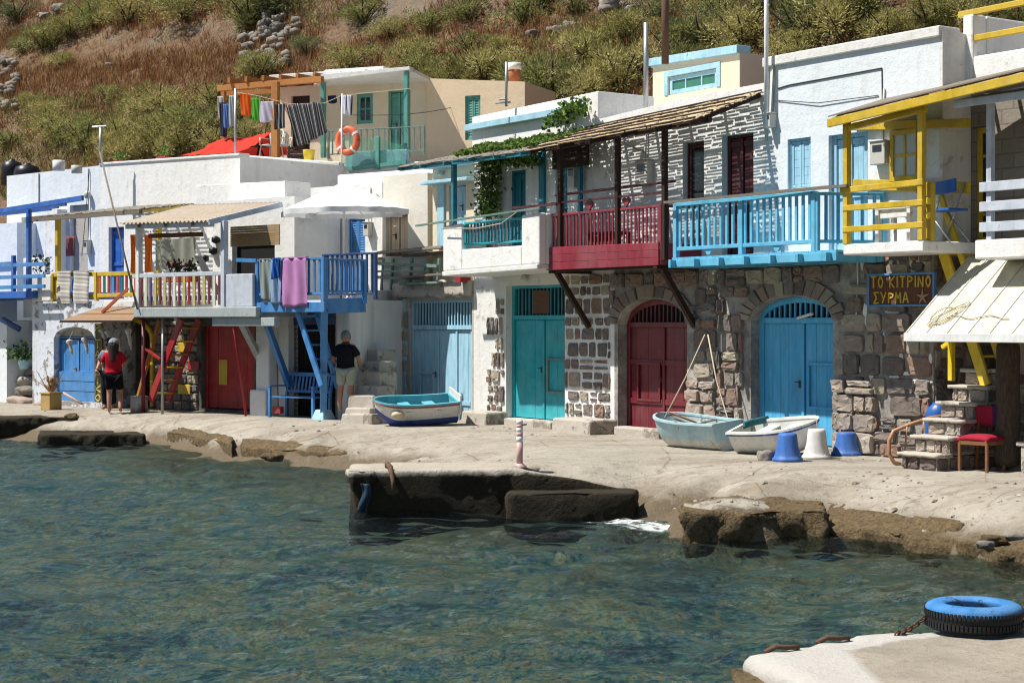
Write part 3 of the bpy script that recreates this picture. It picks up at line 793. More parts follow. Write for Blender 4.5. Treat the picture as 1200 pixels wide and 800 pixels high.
def plank_door(root, fr, o, y, mat, frame=.09, leafs=(0.5,), grille=0.0, gmat=None, name='door', label=None, planks=7, rail=None, hatch=None, dmat=None, handle=True, seed=1, hz=.5):
    """boat-garage door: frame, boarded leaves, a barred light above"""
    xa, xb, za, zb, rise = o; gz = zb - grille if rise <= 0 else zb
    m = MB(fr); gm = .006
    # frame
    m.box(xa, xa+frame, y-.02, y+.07, za, zb); m.box(xb-frame, xb, y-.02, y+.07, za, zb)
    if rise <= 0: m.box(xa+frame, xb-frame, y-.02, y+.07, zb-frame*.7, zb)
    else:
        n = 16; c, h = (xa+xb)/2, (xb-xa)/2
        for i in range(n):
            t0, t1 = math.pi*i/n, math.pi*(i+1)/n
            pts = [(c+h*math.cos(t0)*.995, zb+rise*math.sin(t0)*.995), (c+h*math.cos(t1)*.995, zb+rise*math.sin(t1)*.995), (c+(h-frame)*math.cos(t1), zb+(rise-frame)*math.sin(t1)), (c+(h-frame)*math.cos(t0), zb+(rise-frame)*math.sin(t0))]
            m.prism(pts, y-.02, y+.07)
    if grille or rise: m.box(xa+frame, xb-frame, y-.035, y+.06, gz-.05, gz+.04)
    d = m.build(name, mat, root, .006)
    if label: d['label'] = label
    # leaves
    edges = [xa+frame] + [xa+(xb-xa)*q for q in leafs] + [xb-frame]
    top = gz-.05
    for i, (a, b) in enumerate(zip(edges, edges[1:])):
        m = MB(fr); n = max(2, round((b-a)/(xb-xa)*planks)); r_ = random.Random(seed+i)
        for k in range(n):
            m.ct = r_.random()*.6; pa, pb = a+.008+(b-a-.016)*k/n, a+.008+(b-a-.016)*(k+1)/n
            m.box(pa+.002, pb-.002, y+.012+r_.uniform(-.003,.003), y+.05, za+.02, top-.006)
        m.ct = .2
        m.box(b-.07, b-.008, y-.012, y+.012, za+.02, top-.006)
        if rail: 
            for rz in rail: m.box(a+.012, b-.075, y-.014, y+.011, za+(top-za)*rz-.045, za+(top-za)*rz+.045)
        lf = m.build('leaf', mat, d, .004)
        if handle and i == 0:
            h_ = MB(fr); hx = b-.11; zc_ = za+(top-za)*hz
            h_.box(hx-.018, hx+.018, y-.02, y-.008, zc_-.06, zc_+.06); h_.tube([(hx,y-.02,zc_+.03),(hx,y-.06,zc_+.03),(hx-.06,y-.06,zc_+.03)], .009, 6)
            h_.build('handle', IRON, d)
    if hatch:
        for (u0, u1, v0, v1) in hatch:
            m = MB(fr); a, b = xa+(xb-xa)*u0, xa+(xb-xa)*u1; c0, c1 = za+(top-za)*v0, za+(top-za)*v1; q = .045
            for bx in ((a,b,c0,c0+q),(a,b,c1-q,c1),(a,a+q,c0+q,c1-q),(b-q,b,c0+q,c1-q)): m.box(bx[0],bx[1],y-.03,y+.008,bx[2],bx[3])
            m.build('hatch_frame', dmat or mat, d, .004)
    # barred light and the dark behind it
    if grille or rise:
        m = MB(fr); n = int((xb-xa-2*frame)/.115)
        for k in range(1, n):
            xx = xa+frame+(xb-xa-2*frame)*k/n
            tz = op_top((xa+frame*.6, xb-frame*.6, za, zb, rise-frame*.7 if rise else 0), xx) if rise else zb-frame*.7
            if tz-gz > .05: m.box(xx-.017, xx+.017, y, y+.035, gz+.04, tz)
        m.build('grille', gmat or mat, d, .004)
    b_ = MB(fr); n = 12
    poly = [(xa+.01,za+.01),(xb-.01,za+.01)] + [(xb-.01-(xb-xa-.02)*i/n, op_top((xa,xb,za,zb,rise), min(max(xb-(xb-xa)*i/n, xa+.001), xb-.001))-.01) for i in range(n+1)]
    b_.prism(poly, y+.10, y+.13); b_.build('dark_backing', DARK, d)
    return d

def shutter_window(root, fr, o, y, mat, name='window', leafs=2, slat=.055, frame=.05, glass=None, cross=False, label=None, solid=False):
    xa, xb, za, zb, _ = o; m = MB(fr)
    for bx in ((xa,xb,za,za+frame),(xa,xb,zb-frame,zb),(xa,xa+frame,za+frame,zb-frame),(xb-frame,xb,za+frame,zb-frame)): m.box(bx[0]+.003,bx[1]-.003,y-.015,y+.05,bx[2]+.003,bx[3]-.003)
    w = m.build(name, mat, root, .004)
    if label: w['label'] = label
    n = leafs
    for k in range(n):
        a = xa+frame+(xb-xa-2*frame)*k/n+.004; b = xa+frame+(xb-xa-2*frame)*(k+1)/n-.004; m = MB(fr); q = .045
        for bx in ((a,b,za+frame,za+frame+q),(a,b,zb-frame-q,zb-frame),(a,a+q,za+frame+q,zb-frame-q),(b-q,b,za+frame+q,zb-frame-q)): m.box(bx[0],bx[1],y-.005,y+.03,bx[2]+.002,bx[3]-.002)
        if glass is None:
            z = za+frame+q
            while z < zb-frame-q-.02:
                m.ct = R.random()*.5
                if solid: m.box(a+q,b-q,y+.006,y+.022,z+.002,z+slat*1.9-.002); z += slat*1.9
                else: m.hexa([(a+q,y+.0,z),(b-q,y+.0,z),(b-q,y+.012,z),(a+q,y+.012,z),(a+q,y+.018,z+slat*.9),(b-q,y+.018,z+slat*.9),(b-q,y+.03,z+slat*.9),(a+q,y+.03,z+slat*.9)]); z += slat
            m.build('shutter', mat, w, .003)
        else:
            if cross: m.box(a+q,b-q,y,y+.025,(za+zb)/2-.02,(za+zb)/2+.02)
            m.build('sash', mat, w, .003)
            g_ = MB(fr); g_.box(a+q-.005,b-q+.005,y+.014,y+.02,za+frame+q-.005,zb-frame-q+.005); g_.build('pane', glass, w)
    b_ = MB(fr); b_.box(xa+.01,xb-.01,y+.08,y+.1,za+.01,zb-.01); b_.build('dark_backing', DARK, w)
    return w

def reed_sheet(mb, c, n=42, fill=.72, rr=.012, along=10, seed=1, sag=.02, gapy=.10):
    """reeds laid side by side between four corners c = (front left, front right, back right, back left); light falls through the gaps"""
    r = random.Random(seed); fl, fr_, br, bl_ = [Vector(q) for q in c]
    for j in range(n):
        v = (j+.5)/n; a = fl.lerp(bl_, v); b = fr_.lerp(br, v); L = (b-a).length; pos = 0.0
        while pos < L-.05:
            seg = r.uniform(.08, .5); e = min(L, pos+seg)
            if r.random() > gapy:
                mb.ct = r.random(); dz = r.uniform(-.012,.012); q = rr*r.uniform(.75,1.2)
                ov0, ov1 = r.uniform(-.02,.03), r.uniform(-.02,.05); dv = r.uniform(-.13,.13)/n; off = (bl_-fl)*dv
                p0 = a+(b-a)*(pos/L)+off+Vector((ov0 if pos < .01 else 0,0,dz)); p1 = a+(b-a)*(e/L)+off+Vector((ov1,0,dz+r.uniform(-.01,.01)))
                mb.tube([p0, p1], q, 5, False)
            pos = e + r.uniform(.0,.05)

def leaf_cloud(mb, pts, size=.07, seed=1):
    r = random.Random(seed)
    for p in pts:
        a = Vector((r.gauss(0,1), r.gauss(0,1), r.gauss(.3,.8))).normalized(); b = a.cross(Vector((r.gauss(0,1), r.gauss(0,1), r.gauss(0,1)))).normalized()
        s_ = size*r.uniform(.6,1.3); mb.ct = min(1, max(0, r.gauss(.5,.25))); c = mb.P(p); n_ = a.cross(b)
        mb.add([c-a*s_*.5, c+b*s_*.42+n_*s_*.1, c+a*s_*.6, c-b*s_*.42+n_*s_*.1], [(0,1,2,3)], True)

def meterbox(root, fr, x, y, z, w=.28, h=.38, name='meter_box'):
    m = MB(fr); m.box(x-w/2, x+w/2, y-.15, y, z-h/2, z+h/2); m.box(x-w/2-.012, x+w/2+.012, y-.17, y, z+h/2, z+h/2+.02)
    o = m.build(name, GREYPL, root, .015)
    g_ = MB(fr); g_.box(x-w*.3, x+w*.3, y-.156, y-.1505, z+.02, z+h*.35); g_.build('dial_window', GLASS, o)
    p = MB(fr); p.tube([(x,y-.05,z+h/2+.02),(x,y-.03,z+h/2+.35),(x+.02,y-.02,z+h/2+.8)], .016, 6); p.build('conduit', GREYPL, o)
    return o

def lamp_shade(root, fr, x, y, z):
    m = MB(fr); m.lathe((x, y-.10, z), [(.03,.12),(.05,.09),(.075,.03),(.07,0)], 14); m.box(x-.03,x+.03,y-.1,y,z+.06,z+.1)
    return m.build('wall_lamp', GREYPL, root)

def railing(root, fr, p, q, z0, z1, mat, n, post=.07, bw=.035, rail=.06, name='railing', top=True, bottom=True, ends=True, mats=None, bot_h=None, skip=()):
    """wooden railing from p to q (x,y): rails with posts, each baluster its own piece"""
    m = MB(fr)
    P = lambda t, z: (p[0]+(q[0]-p[0])*t, p[1]+(q[1]-p[1])*t, z)
    if top: m.beam(P(0,z1), P(1,z1), rail, rail*.7)
    zb = bot_h if bot_h is not None else z0+.12
    if bottom: m.beam(P(0,zb), P(1,zb), rail*.8, rail*.7)
    if ends:
        for t in (0,1): m.beam(P(t,z0), P(t,z1+.02), post, post)
    rl = m.build(name, mat, root, .006)
    for k in range(n):
        if k in skip: continue
        t = (k+.7)/(n+.4); m = MB(fr); m.ct = R.random()*.5
        m.beam(P(t, zb-.02), P(t, z1-rail*.3), bw, bw*.6)
        m.build('baluster', mats[k % len(mats)] if mats else mat, rl, .003)
    return rl
# ================================================================== the right-hand row of boat houses (frame A)
def OP(fr, p0, p1, top, bot, y=0.0, rise_px=None):
    x0, x1, z0, z1 = fr.rect(p0, p1, top, bot, y)
    return (x0, x1, z0, z1, 0.0)
def archop(fr, p0, p1, crown, spring, z0, y=0.0):
    m = (p0+p1)/2; x0, x1 = fr.X(p0,y), fr.X(p1,y); zs = fr.Z(m, spring, y); zc = fr.Z(m, crown, y)
    return (x0, x1, z0, zs, zc-zs)
XS = {p: A.X(p) for p in (470, 555, 643, 662, 718, 790, 842, 897, 1086)}

# ---------------------------------------------------------------- stone house with the blue arched door, blue balcony above
zf = 3.05                                   # upper floor level of this house
r = thing('house', 'house of dark stone with a bright blue arched boat door and pale blue upper wall', 'house', A.w(-1.6, 0, 0))
blue_o = archop(A, 880, 976, 347, 375, .05)
lowx0, lowx1 = XS[842], 0.0
m = MB(A); facade(m, lowx0, lowx1, -.1, zf, 0, 5.5, [blue_o], .30, roof=False); m.build('lower_wall', MORTAR, r)
m = MB(A); wz = lambda x, z, q: q.random() > .06
stone_face(m, lowx0, lowx1-.01, .0, zf-.02, 0, [blue_o], .17, .36, .20, .62, .030, .058, seed=21, margin=.16, keep=wz)
m.build('stonework', STONE, r)
m = MB(A); voussoirs(m, blue_o, 0, .27, 15, .05, 5); m.build('arch', STONE, r, .012)
m = MB(A); stone_face(m, A.X(978), A.X(1030), .0, 1.15, -.05, [], .26, .40, .34, .6, .03, .06, seed=5); m.build('buttress', STONE_PALE, r)
m = MB(A)      # the stones of the right end, seen on edge
fe = Fr(*A.w(0,0,0)[:2], -55.77+90); m2 = MB(fe); stone_face(m2, .0, 1.2, 0, zf-.1, 0, [], .2, .36, .2, .5, .03, .04, seed=9); m2.build('end_stonework', STONE, r)
# limewash daubed over some of the joints near the sign
m = MB(A)
for k in range(26):
    px, py = R.uniform(1005, 1092), R.choice([R.uniform(300,325), R.uniform(362,400), R.uniform(420,452)])
    x, z = A.X(px), A.Z(px, py); w, h = R.uniform(.02,.05), R.uniform(.06,.17)
    if R.random() < .4: w, h = h, w
    pts = []
    for i in range(9):
        t = i*2*math.pi/9; pts.append((x+w*math.cos(t)*R.uniform(.6,1.3), z+h*math.sin(t)*R.uniform(.6,1.3)))
    m = MB(A); m.prism(pts, -.022, 0); m.build('limewash_daub', MORTAR_W, r, .008)
plank_door(r, A, blue_o, .20, CYANB, .10, (.56,), 0, None, 'boat_door', None, 9, None, [(.60,.97,.30,.68)], None, True, 4)
m = MB(A); m.beam((blue_o[0]+.95,.13,blue_o[3]+.03),(blue_o[0]+1.32,.10,blue_o[3]+.10),.05,.04); m.build('light_tube', WPAINT, r, .01)
# upper storey: the pale blue wall, higher to the right
u1, u2 = XS[790], XS[897]; xe = 0.12
brown_w = OP(A, 800, 825, 166, 243); brown_d = (A.X(846), A.X(883), zf+.02, A.Z(864,157), 0.0)
shut = OP(A, 923, 950, 162, 222); ldoor = (A.X(971), A.X(1017), zf+.02, A.Z(995,156), 0.0)
tl = lambda x: A.Z(760,122) + (A.Z(897,97)-A.Z(760,122))*(x-A.X(760))/(u2-A.X(760))
m = MB(A); facade(m, u1, u2-.003, zf+.002, tl, 0, 3.4, [brown_w, brown_d], .2, parapet=0); m.build('upper_wall', WHITE, r)
zt0, zt1 = A.Z(899,72), A.Z(1086,38)
th = lambda x: zt0 + (zt1-zt0)*(x-u2)/(0-u2)
m = MB(A); facade(m, u2, xe, zf+.002, th, .0, 4.5, [shut, ldoor], .16)
m.build('high_wall', BLUEWHITE, r)
m = MB(A); m.hexa([(u2-.03,-.05,th(u2)-.10),(xe+.03,-.05,th(xe)-.10),(xe+.03,.4,th(xe)-.10),(u2-.03,.4,th(u2)-.10),(u2-.03,-.05,th(u2)+.06),(xe+.03,-.05,th(xe)+.06),(xe+.03,.4,th(xe)+.06),(u2-.03,.4,th(u2)+.06)])
m.build('coping', OLDWHITE, r, .02)
# right end wall face of the high block
m = MB(A); m.prism([(xe+.004, zf),(xe+.05,zf),(xe+.05,th(xe)-.02),(xe+.004,th(xe)-.02)], .0, 4.4); m.build('end_wall', OLDWHITE, r)
def dark_double(root, o, y, mat, gl=False):
    plank_door(root, A, o, y, mat, .07, (.5,), .0, None, 'balcony_door', None, 8, (.12,.45,.95), None, None, True, 7)
dark_double(r, brown_d, .14, MAROOND)
shutter_window(r, A, brown_w, .12, MAROOND, 'window', 1, glass=GLASS, cross=False)
shutter_window(r, A, shut, .06, SKYB, 'window', 2, .07, .04, solid=True)
plank_door(r, A, ldoor, .10, SKYB, .09, (.5,), .0, None, 'balcony_door', 'pale blue double door with flaking paint', 8, (.05,.5,.96), None, None, True, 11)
m = MB(A); x_, z_ = A.X(1030), A.Z(1030,232); m.tube([(A.X(912),-.012,A.Z(912,104)),(A.X(925),-.012,A.Z(925,100)),(A.X(1034),-.012,A.Z(1034,80)),(A.X(1035),-.012,A.Z(1035,165))], .010, 5)
m.build('cable', CABLE, r); m = MB(A); m.tube([(A.X(912),-.012,A.Z(912,118)),(A.X(960),-.03,A.Z(960,121)),(A.X(1030),-.012,A.Z(1030,112))],.007,4); m.build('slack_cable', CABLE, r); m = MB(A); m.tube([(A.X(899),-.015,A.Z(899,165)),(A.X(901),-.015,A.Z(901,90)),(A.X(901),-.03,A.Z(901,75))],.018,6); m.build('conduit', GREYPL, r); m = MB(A); m.tube([(A.X(906),-.015,A.Z(906,150)),(A.X(906),-.015,A.Z(906,82))],.012,6)
m.build('conduit', GREYPL, r)
meterbox(r, A, A.X(1036), 0, A.Z(1036,180), .30, .34); meterbox(r, A, A.X(907), 0, A.Z(907,142), .14, .22, 'junction_box')
# balcony
xa, xb, yb = A.X(791,-1.0), A.X(953,-1.0), -1.0; zr = A.Z(870,233,-1.0)
zb0 = A.Z(870, 298, -1.0)
m = MB(A); n = 26
for k in range(n): m.rt().box(xa-.05+(xb-xa+.55)*k/n, xa-.05+(xb-xa+.55)*(k+1)/n-.006, -1.02, -.003, zb0-.035, zb0)
bal = m.build('balcony', BALB, r)
m = MB(A); m.box(xa-.06, xb+.52, -1.05, -1.00, zb0-.16, zb0-.037); m.box(xa-.06, xb+.52, -.12, -.06, zb0-.16, zb0-.037); m.build('edge_beam', BALB, bal, .006)
for k in range(7):
    x = xa+.05+(xb-xa+.35)*k/6; m = MB(A); m.box(x-.03, x+.03, -1.16, -.13, zb0-.17, zb0-.04); m.build('joist', BALB, bal, .005)
rail = railing(bal, A, (xa,-.97), (xb,-.97), zb0, zr, BALB, 22, .085, .05, .085, bot_h=zb0+.14)
m = MB(A)
xm = A.X(868,-1.0); m.box(xm-.045,xm+.045,-1.015,-.93,zb0,zr)
for px in (829, 909):
    x = A.X(px,-1.0); mk = MB(A); mk.prism([(x-.10,zb0+.115),(x+.10,zb0+.115),(x+.03,zb0+.02),(x-.03,zb0+.02)], -.985,-.955); mk.build('corbel', BALB, rail, .004)
m.build('middle_post', BALB, rail, .006)
railing(bal, A, (xb+.06,-.97), (xb+.50,-.06), zb0, zr-.02, BALB, 5, .06, .05, .07, bot_h=zb0+.14)
m = MB(A); m.beam((xa-.12,-1.12,zr+.04),(xb+.75,-1.05,zr+.05),.05,.04); m.beam((A.X(905,-.9),-.9,zr+.075),(A.X(980,-.9),-.9,zr+.075),.10,.03); m.build('drying_rail', OLDWOOD, bal)
m = MB(A); m.tube([(A.X(1006,-.02),-.05,A.Z(1006,302)),(A.X(1007),-.03,A.Z(1007,330)),(A.X(1005),-.03,A.Z(1005,372))],.012,5); m.build('drip_pipe', WPAINT, r)
# painted name board over the stones
s = thing('name_board', 'brown wooden name board with yellow Greek lettering and a starfish on the stone wall', 'sign', A.w(A.X(1056),-.1,A.Z(1056,360)))
sx0, sx1, sz0, sz1 = A.rect(1018, 1096, 320, 359, -.1)
m = MB(A); m.box(sx0, sx1, -.11, -.075, sz0, sz1); m.build('board', woodmat('sign_board', (.17,.075,.05), (.07,.035,.03), (1,4,4)), s, .004)
m = MB(A); q = .028
for bx in ((sx0,sx1,sz0,sz0+q),(sx0,sx1,sz1-q,sz1),(sx0,sx0+q,sz0+q,sz1-q),(sx1-q,sx1,sz0+q,sz1-q)): m.box(bx[0]-.004,bx[1]+.004,-.128,-.07,bx[2]-.002,bx[3]+.002)
m.build('border', BLUEM, s, .005)
GL = {'T':[[(0,1),(1,1)],[(.5,1),(.5,0)]],'O':[[(.5,1),(.1,.6),(.15,.3),(.5,0),(.85,.3),(.9,.6),(.5,1)]],'K':[[(.1,1),(.1,0)],[(.95,1),(.12,.5),(.95,0)]],'I':[[(.5,1),(.5,0)]],
      'P':[[(.1,0),(.1,1),(.95,.85),(.85,.6),(.1,.45)]],'N':[[(.05,0),(.1,1),(.9,0),(.95,1)]],'S':[[(1,1),(.1,1),(.6,.5),(.05,0),(1,.05)]],'Y':[[(.0,1),(.5,.45)],[(1,1),(.3,0)]],
      'M':[[(.05,0),(.1,1),(.5,.4),(.9,1),(.95,0)]],'A':[[(.0,0),(.45,1),(1,0)],[(.2,.35),(.8,.35)]],'L':[[(.1,1),(.1,0),(.9,0)]],'s':[[(.9,.95),(.3,1),(.1,.75),(.8,.35),(.7,.05),(.1,.03)]]}
def lettering(mb, txt, x0, x1, z0, z1, y, w=.022, tilt=.0, widths=None):
    n = sum((.45 if c == 'I' else .6 if c == ' ' else 1) for c in txt); u = (x1-x0)/n; x = x0
    for i, c in enumerate(txt):
        cw = u*(.45 if c == 'I' else .6 if c == ' ' else 1)
        for k, ln in enumerate(GL.get(c, [])):
            pts = [(x+cw*.12+a*cw*.72, z0+b*(z1-z0)*(1+.05*math.sin(i*2.1))) for a, b in ln]
            for p, q_ in zip(pts, pts[1:]): mb.beam((p[0],y-.001*k,p[1]),(q_[0],y-.001*k,q_[1]), w, .014, up=(A.ay[0],A.ay[1],0))
        x += cw
m = MB(A); H_ = sz1-sz0; lettering(m, 'TO KITPINO', sx0+.05, sx1-.04, sz0+H_*.57, sz1-H_*.09, -.118); lettering(m, 'SYPMA', sx0+.10, sx0+.64*(sx1-sx0), sz0+H_*.10, sz0+H_*.43, -.118)
m.build('lettering', YEL, s)
m = MB(A); cx_, cz_ = sx0+(sx1-sx0)*.83, sz0+H_*.28
for k in range(5):
    t = k*2*math.pi/5+.35; m.tube([(cx_,-.118,cz_),(cx_+.055*math.cos(t),-.12,cz_+.055*math.sin(t)),(cx_+.125*math.cos(t),-.113,cz_+.125*math.sin(t))],[.024,.017,.006],7)
m.build('starfish', simple('starfish_skin', (.48,.30,.18), .8), s)

# ---------------------------------------------------------------- house with the dark red arched door and the red balcony
zf2 = A.Z(710, 300) - .06
r = thing('house', 'stone house with whitewashed joints and a dark red arched boat door under the red balcony', 'house', A.w(-6.5, 0, 0))
red_o = archop(A, 724, 805, 350, 380, .08)
x0, x1 = XS[662], XS[842]-.004
m = MB(A); facade(m, x0, A.X(720), -.1, 2.98, 0, 5, [], .3, roof=False); m.build('whitewashed_wall', MORTAR_W, r)
m = MB(A); facade(m, A.X(720)+.003, x1, -.1, 2.98, 0, 5, [red_o], .32, roof=False); m.build('lower_wall', MORTAR, r)
m = MB(A); stone_face(m, x0+.01, A.X(716), .05, 2.9, 0, [], .20, .36, .22, .46, .05, .022, seed=31); m.build('whitewashed_stonework', STONE, r)
m = MB(A); stone_face(m, A.X(716), x1, 1.05, 2.96, 0, [red_o], .18, .36, .20, .56, .030, .058, seed=33, margin=.16)
m.build('stonework', STONE, r)
m = MB(A); stone_face(m, A.X(807), x1-.02, .02, 1.02, -.03, [(red_o[0],red_o[1],0,3,0)], .22, .38, .25, .5, .03, .06, seed=35, margin=.03); m.build('pale_stonework', STONE_PALE, r)  # below the balcony's shadow edge; sunlight put into the paler stone colour
m = MB(A); voussoirs(m, red_o, 0, .27, 13, .05, 8); m.build('arch', stonemat('arch_stone', [(0,(.17,.15,.13)),(.3,(.28,.23,.18)),(.6,(.16,.08,.07)),(.8,(.34,.30,.25)),(1,(.10,.09,.085))], .25), r, .012)
plank_door(r, A, red_o, .22, REDD, .10, (.56,), 0, MAROOND, 'boat_door', None, 8, (.28,.66), [(.16,.50,.28,.66)], None, True, 5)
# upper wall, half shaded by the reed awning
ux0, ux1 = XS[643], XS[790]-.004
tdoor = (A.X(651), A.X(665), 2.99, A.Z(658,176), 0.0)
m = MB(A); facade(m, ux0, ux1, 2.98, lambda x: A.Z(700,140)+(A.Z(790,118)-A.Z(700,140))*(x-A.X(700))/(A.X(790)-A.X(700)), 0, 3.4, [tdoor], .18); m.build('upper_wall', WHITE, r)
plank_door(r, A, tdoor, .10, TEALD, .05, (), .0, None, 'balcony_door', None, 3, (.1,.5,.95), None, None, True, 3)
m = MB(A); m.box(A.X(634), A.X(640), -.06, -.005, 2.99, A.Z(637,178)); m.build('shutter_leaf', TEALD, r, .005)
m = MB(A); a_ = OP(A, 664, 705, 172, 194); m.box(a_[0], a_[1], -.32, -.28, a_[2]-.05, a_[3]+.1)
for k in range(11): m.rt().box(a_[0], a_[1], -.335, -.321, a_[2]-.05+(a_[3]-a_[2]+.15)*k/11, a_[2]-.05+(a_[3]-a_[2]+.15)*(k+.9)/11)
m.build('rolled_blind', BROWN, r)
meterbox(r, A, A.X(676), 0, A.Z(676,208), .22, .42); meterbox(r, A, A.X(759), 0, A.Z(759,203), .34, .44)
m = MB(A); cxp, czp = A.X(752), A.Z(752,172); m.lathe((cxp,-.25,czp),[(.02,-.03),(.10,.0),(.17,.05),(.175,.06)],18); m.tube([(cxp,-.25,czp),(cxp+.1,-.05,czp-.1),(cxp+.1,0,czp-.1)],.02,6); m.build('hanging_bowl', GREYPL, r)
# balcony
yb = -.9; xa, xb = A.X(641,yb), A.X(773,yb); zt = A.Z(707,283,yb); zbm = A.Z(707,315,yb)
m = MB(A); n = 22
for k in range(n): m.rt().box(xa+(xb-xa)*k/n, xa+(xb-xa)*(k+1)/n-.006, yb+.03, -.003, zbm+.06, zbm+.10)
bal = m.build('balcony', MAROOND, r)
zbl, zbr = A.Z(641,317,yb), A.Z(773,311,yb); ztl, ztr = A.Z(641,290,yb), A.Z(773,284,yb)
m = MB(A)
for k in range(3): m.rt().hexa([(xa,yb-.03,zbl+(ztl-zbl)*k/3+.003),(xb,yb-.03,zbr+(ztr-zbr)*k/3+.003),(xb,yb+.005,zbr+(ztr-zbr)*k/3+.003),(xa,yb+.005,zbl+(ztl-zbl)*k/3+.003),
       (xa,yb-.03,zbl+(ztl-zbl)*(k+1)/3),(xb,yb-.03,zbr+(ztr-zbr)*(k+1)/3),(xb,yb+.005,zbr+(ztr-zbr)*(k+1)/3),(xa,yb+.005,zbl+(ztl-zbl)*(k+1)/3)])
m.box(xb-.004,xb+.03,yb+.007,-.01,zbr+.01,ztr-.01); m.build('apron', MAROON, bal, .006)
zr2 = A.Z(707,247,yb)
railing(bal, A, (xa+.06,yb+.05), (xb-.02,yb+.05), ztl-.02, zr2, MAROON, 30, .09, .035, .06, bottom=False, bot_h=ztl-.02)
m = MB(A); m.beam((xa-.05,yb+.02,zr2+.22),(xb+.1,yb+.02,zr2+.22),.05,.03); m.beam((xa+.0,yb+.2,zr2+.38),(xb+.2,yb+.15,zr2+.40),.07,.04); m.beam((xa-.95,yb-.1,zr2+.19),(xa+.35,yb-.02,zr2+.19),.07,.04); m.build('drying_rail', MAROOND, bal)
railing(bal, A, (xb,yb+.08), (xb+.02,-.08), ztr-.02, zr2, MAROOND, 5, .06, .035, .06, bottom=False, bot_h=ztr-.02)
for px in (688, 731):
    m = MB(A); x = A.X(px,yb); z = zr2+.12; n = 14; hp = []
    for k in range(n):
        t = 2*math.pi*k/n; hp.append((x+.11*(math.sin(t)**3), z+.10*(.8125*math.cos(t)-.3125*math.cos(2*t)-.125*math.cos(3*t)-.0625*math.cos(4*t))+.01))
    m.prism(hp, yb+.04, yb+.075); m.build('heart_ornament', MAROON, bal, .004)
for px in (660, 782):
    m = MB(A); x = A.X(px, -.35); xs0 = xa+.12 if px < 700 else xb-.1
    m.beam((xs0, yb+.12, zbm+.0), (xs0, -.03, zbm-1.02), .09, .09); m.build('strut', BROWN, bal, .01)
    m = MB(A); m.box(xs0-.05, xs0+.05, yb-.02, -.005, zbm-.04, zbm+.058); m.build('joist', BROWN, bal, .01)
m = MB(A); m.box(xa+.05, xb-.05, yb+.05, yb+.14, zbm-.02, zbm+.057); m.build('edge_beam', BROWN, bal, .01)
# small table on that balcony
t_ = thing('wooden_table', 'small red brown wooden table behind the bars of the red balcony', 'table', A.w(A.X(714,-.45),-.45,zbm+.1))
x = A.X(714,-.45); m = MB(A); m.box(x-.42,x+.42,-.65,-.25,zbm+.62,zbm+.67); m.build('tabletop', woodmat('red_brown_wood',(.20,.06,.03),(.06,.02,.015),(2,2,5)), t_, .008)
for sx in (-.36,.36):
    for sy in (-.6,-.3):
        m = MB(A); m.beam((x+sx,sy,zbm+.1),(x+sx,sy,zbm+.62),.06,.06); m.build('leg', MATS['red_brown_wood'], t_)
m = MB(A); m.box(x-.36,x+.36,-.615,-.59,zbm+.42,zbm+.6); m.build('apron', MATS['red_brown_wood'], t_)

# ---------------------------------------------------------------- tan reed awning over it
aw = thing('reed_awning', 'sloping awning of tan dry reeds on brown posts above the red balcony', 'awning', A.w(A.X(760,-.9), -.9, 3.1))
fl = (A.X(617,-1.4),-1.4,A.Z(617,176,-1.4)); bl_ = (A.X(694),-.02,A.Z(694,150)); br = (A.X(896),-.02,A.Z(896,107)); fr_ = (A.X(896)-.12,-1.4,A.Z(820,139,-1.4))
bl_ = (fl[0]+.0,-.02,A.Z(694,150))
m = MB(A); reed_sheet(m, (fl, fr_, br, bl_), 60, .7, .0094, seed=2, gapy=.02); m.build('reeds', REED, aw)
m = MB(A)
for v in (.02,.27,.5,.74,.97):
    a_, b_ = Vector(fl).lerp(Vector(bl_), v), Vector(fr_).lerp(Vector(br), v); m.beam(a_+Vector((0,0,.03)), b_+Vector((0,0,.03)), .035, .02)
m.build('battens', BROWN, aw)
for k in range(6):
    u = .02+.96*k/5; m = MB(A); a_, b_ = Vector(fl).lerp(Vector(fr_), u), Vector(bl_).lerp(Vector(br), u); m.beam(a_-Vector((0,0,.055)), b_-Vector((0,0,.055)), .06, .07); m.build('rafter', BROWN, aw)
m = MB(A); m.beam(Vector(fl)+Vector((0,.35,.03)), Vector(fr_)+Vector((0,.35,.03)), .07, .09); m.build('purlin', BROWN, aw)
for px in (657, 724, 779):
    x = A.X(px,-.88); m = MB(A); u = (x-fl[0])/(fr_[0]-fl[0]); zt_ = fl[2]+(fr_[2]-fl[2])*u+.10
    m.beam((x,-.88,zbm+.1),(x,-.88,zt_),.085,.085); m.build('post', BROWN, aw, .008)

# ---------------------------------------------------------------- house with teal door and the white balcony
r = thing('house', 'white house with a turquoise boat door below a white walled balcony', 'house', A.w(-11, 0, 0))
teal_o = OP(A, 593, 662, 334, 492)
x0, x1 = XS[555], XS[662]-.004
m = MB(A); facade(m, x0, x1, -.1, 2.95, 0, 5, [teal_o], .25, roof=False); m.build('lower_wall', OLDWHITE, r)
m = MB(A); stone_face(m, A.X(571), A.X(592), .1, 2.6, 0, [], .2, .42, .16, .34, .06, .03, seed=41, keep=lambda x,z,q: q.random() > .25); m.build('stonework', STONE, r)
plank_door(r, A, teal_o, .16, TEAL, .08, (.56,), .62, TEALD, 'boat_door', None, 5, None, [(.60,.985,.27,.62)], GREENG, True, 6)
m = MB(A); xg = teal_o[0]+(teal_o[1]-teal_o[0])*.50; m.box(xg-.28,xg+.28,.145,.155,teal_o[3]-.55,teal_o[3]-.1); m.build('mesh_panel', IRON, r)
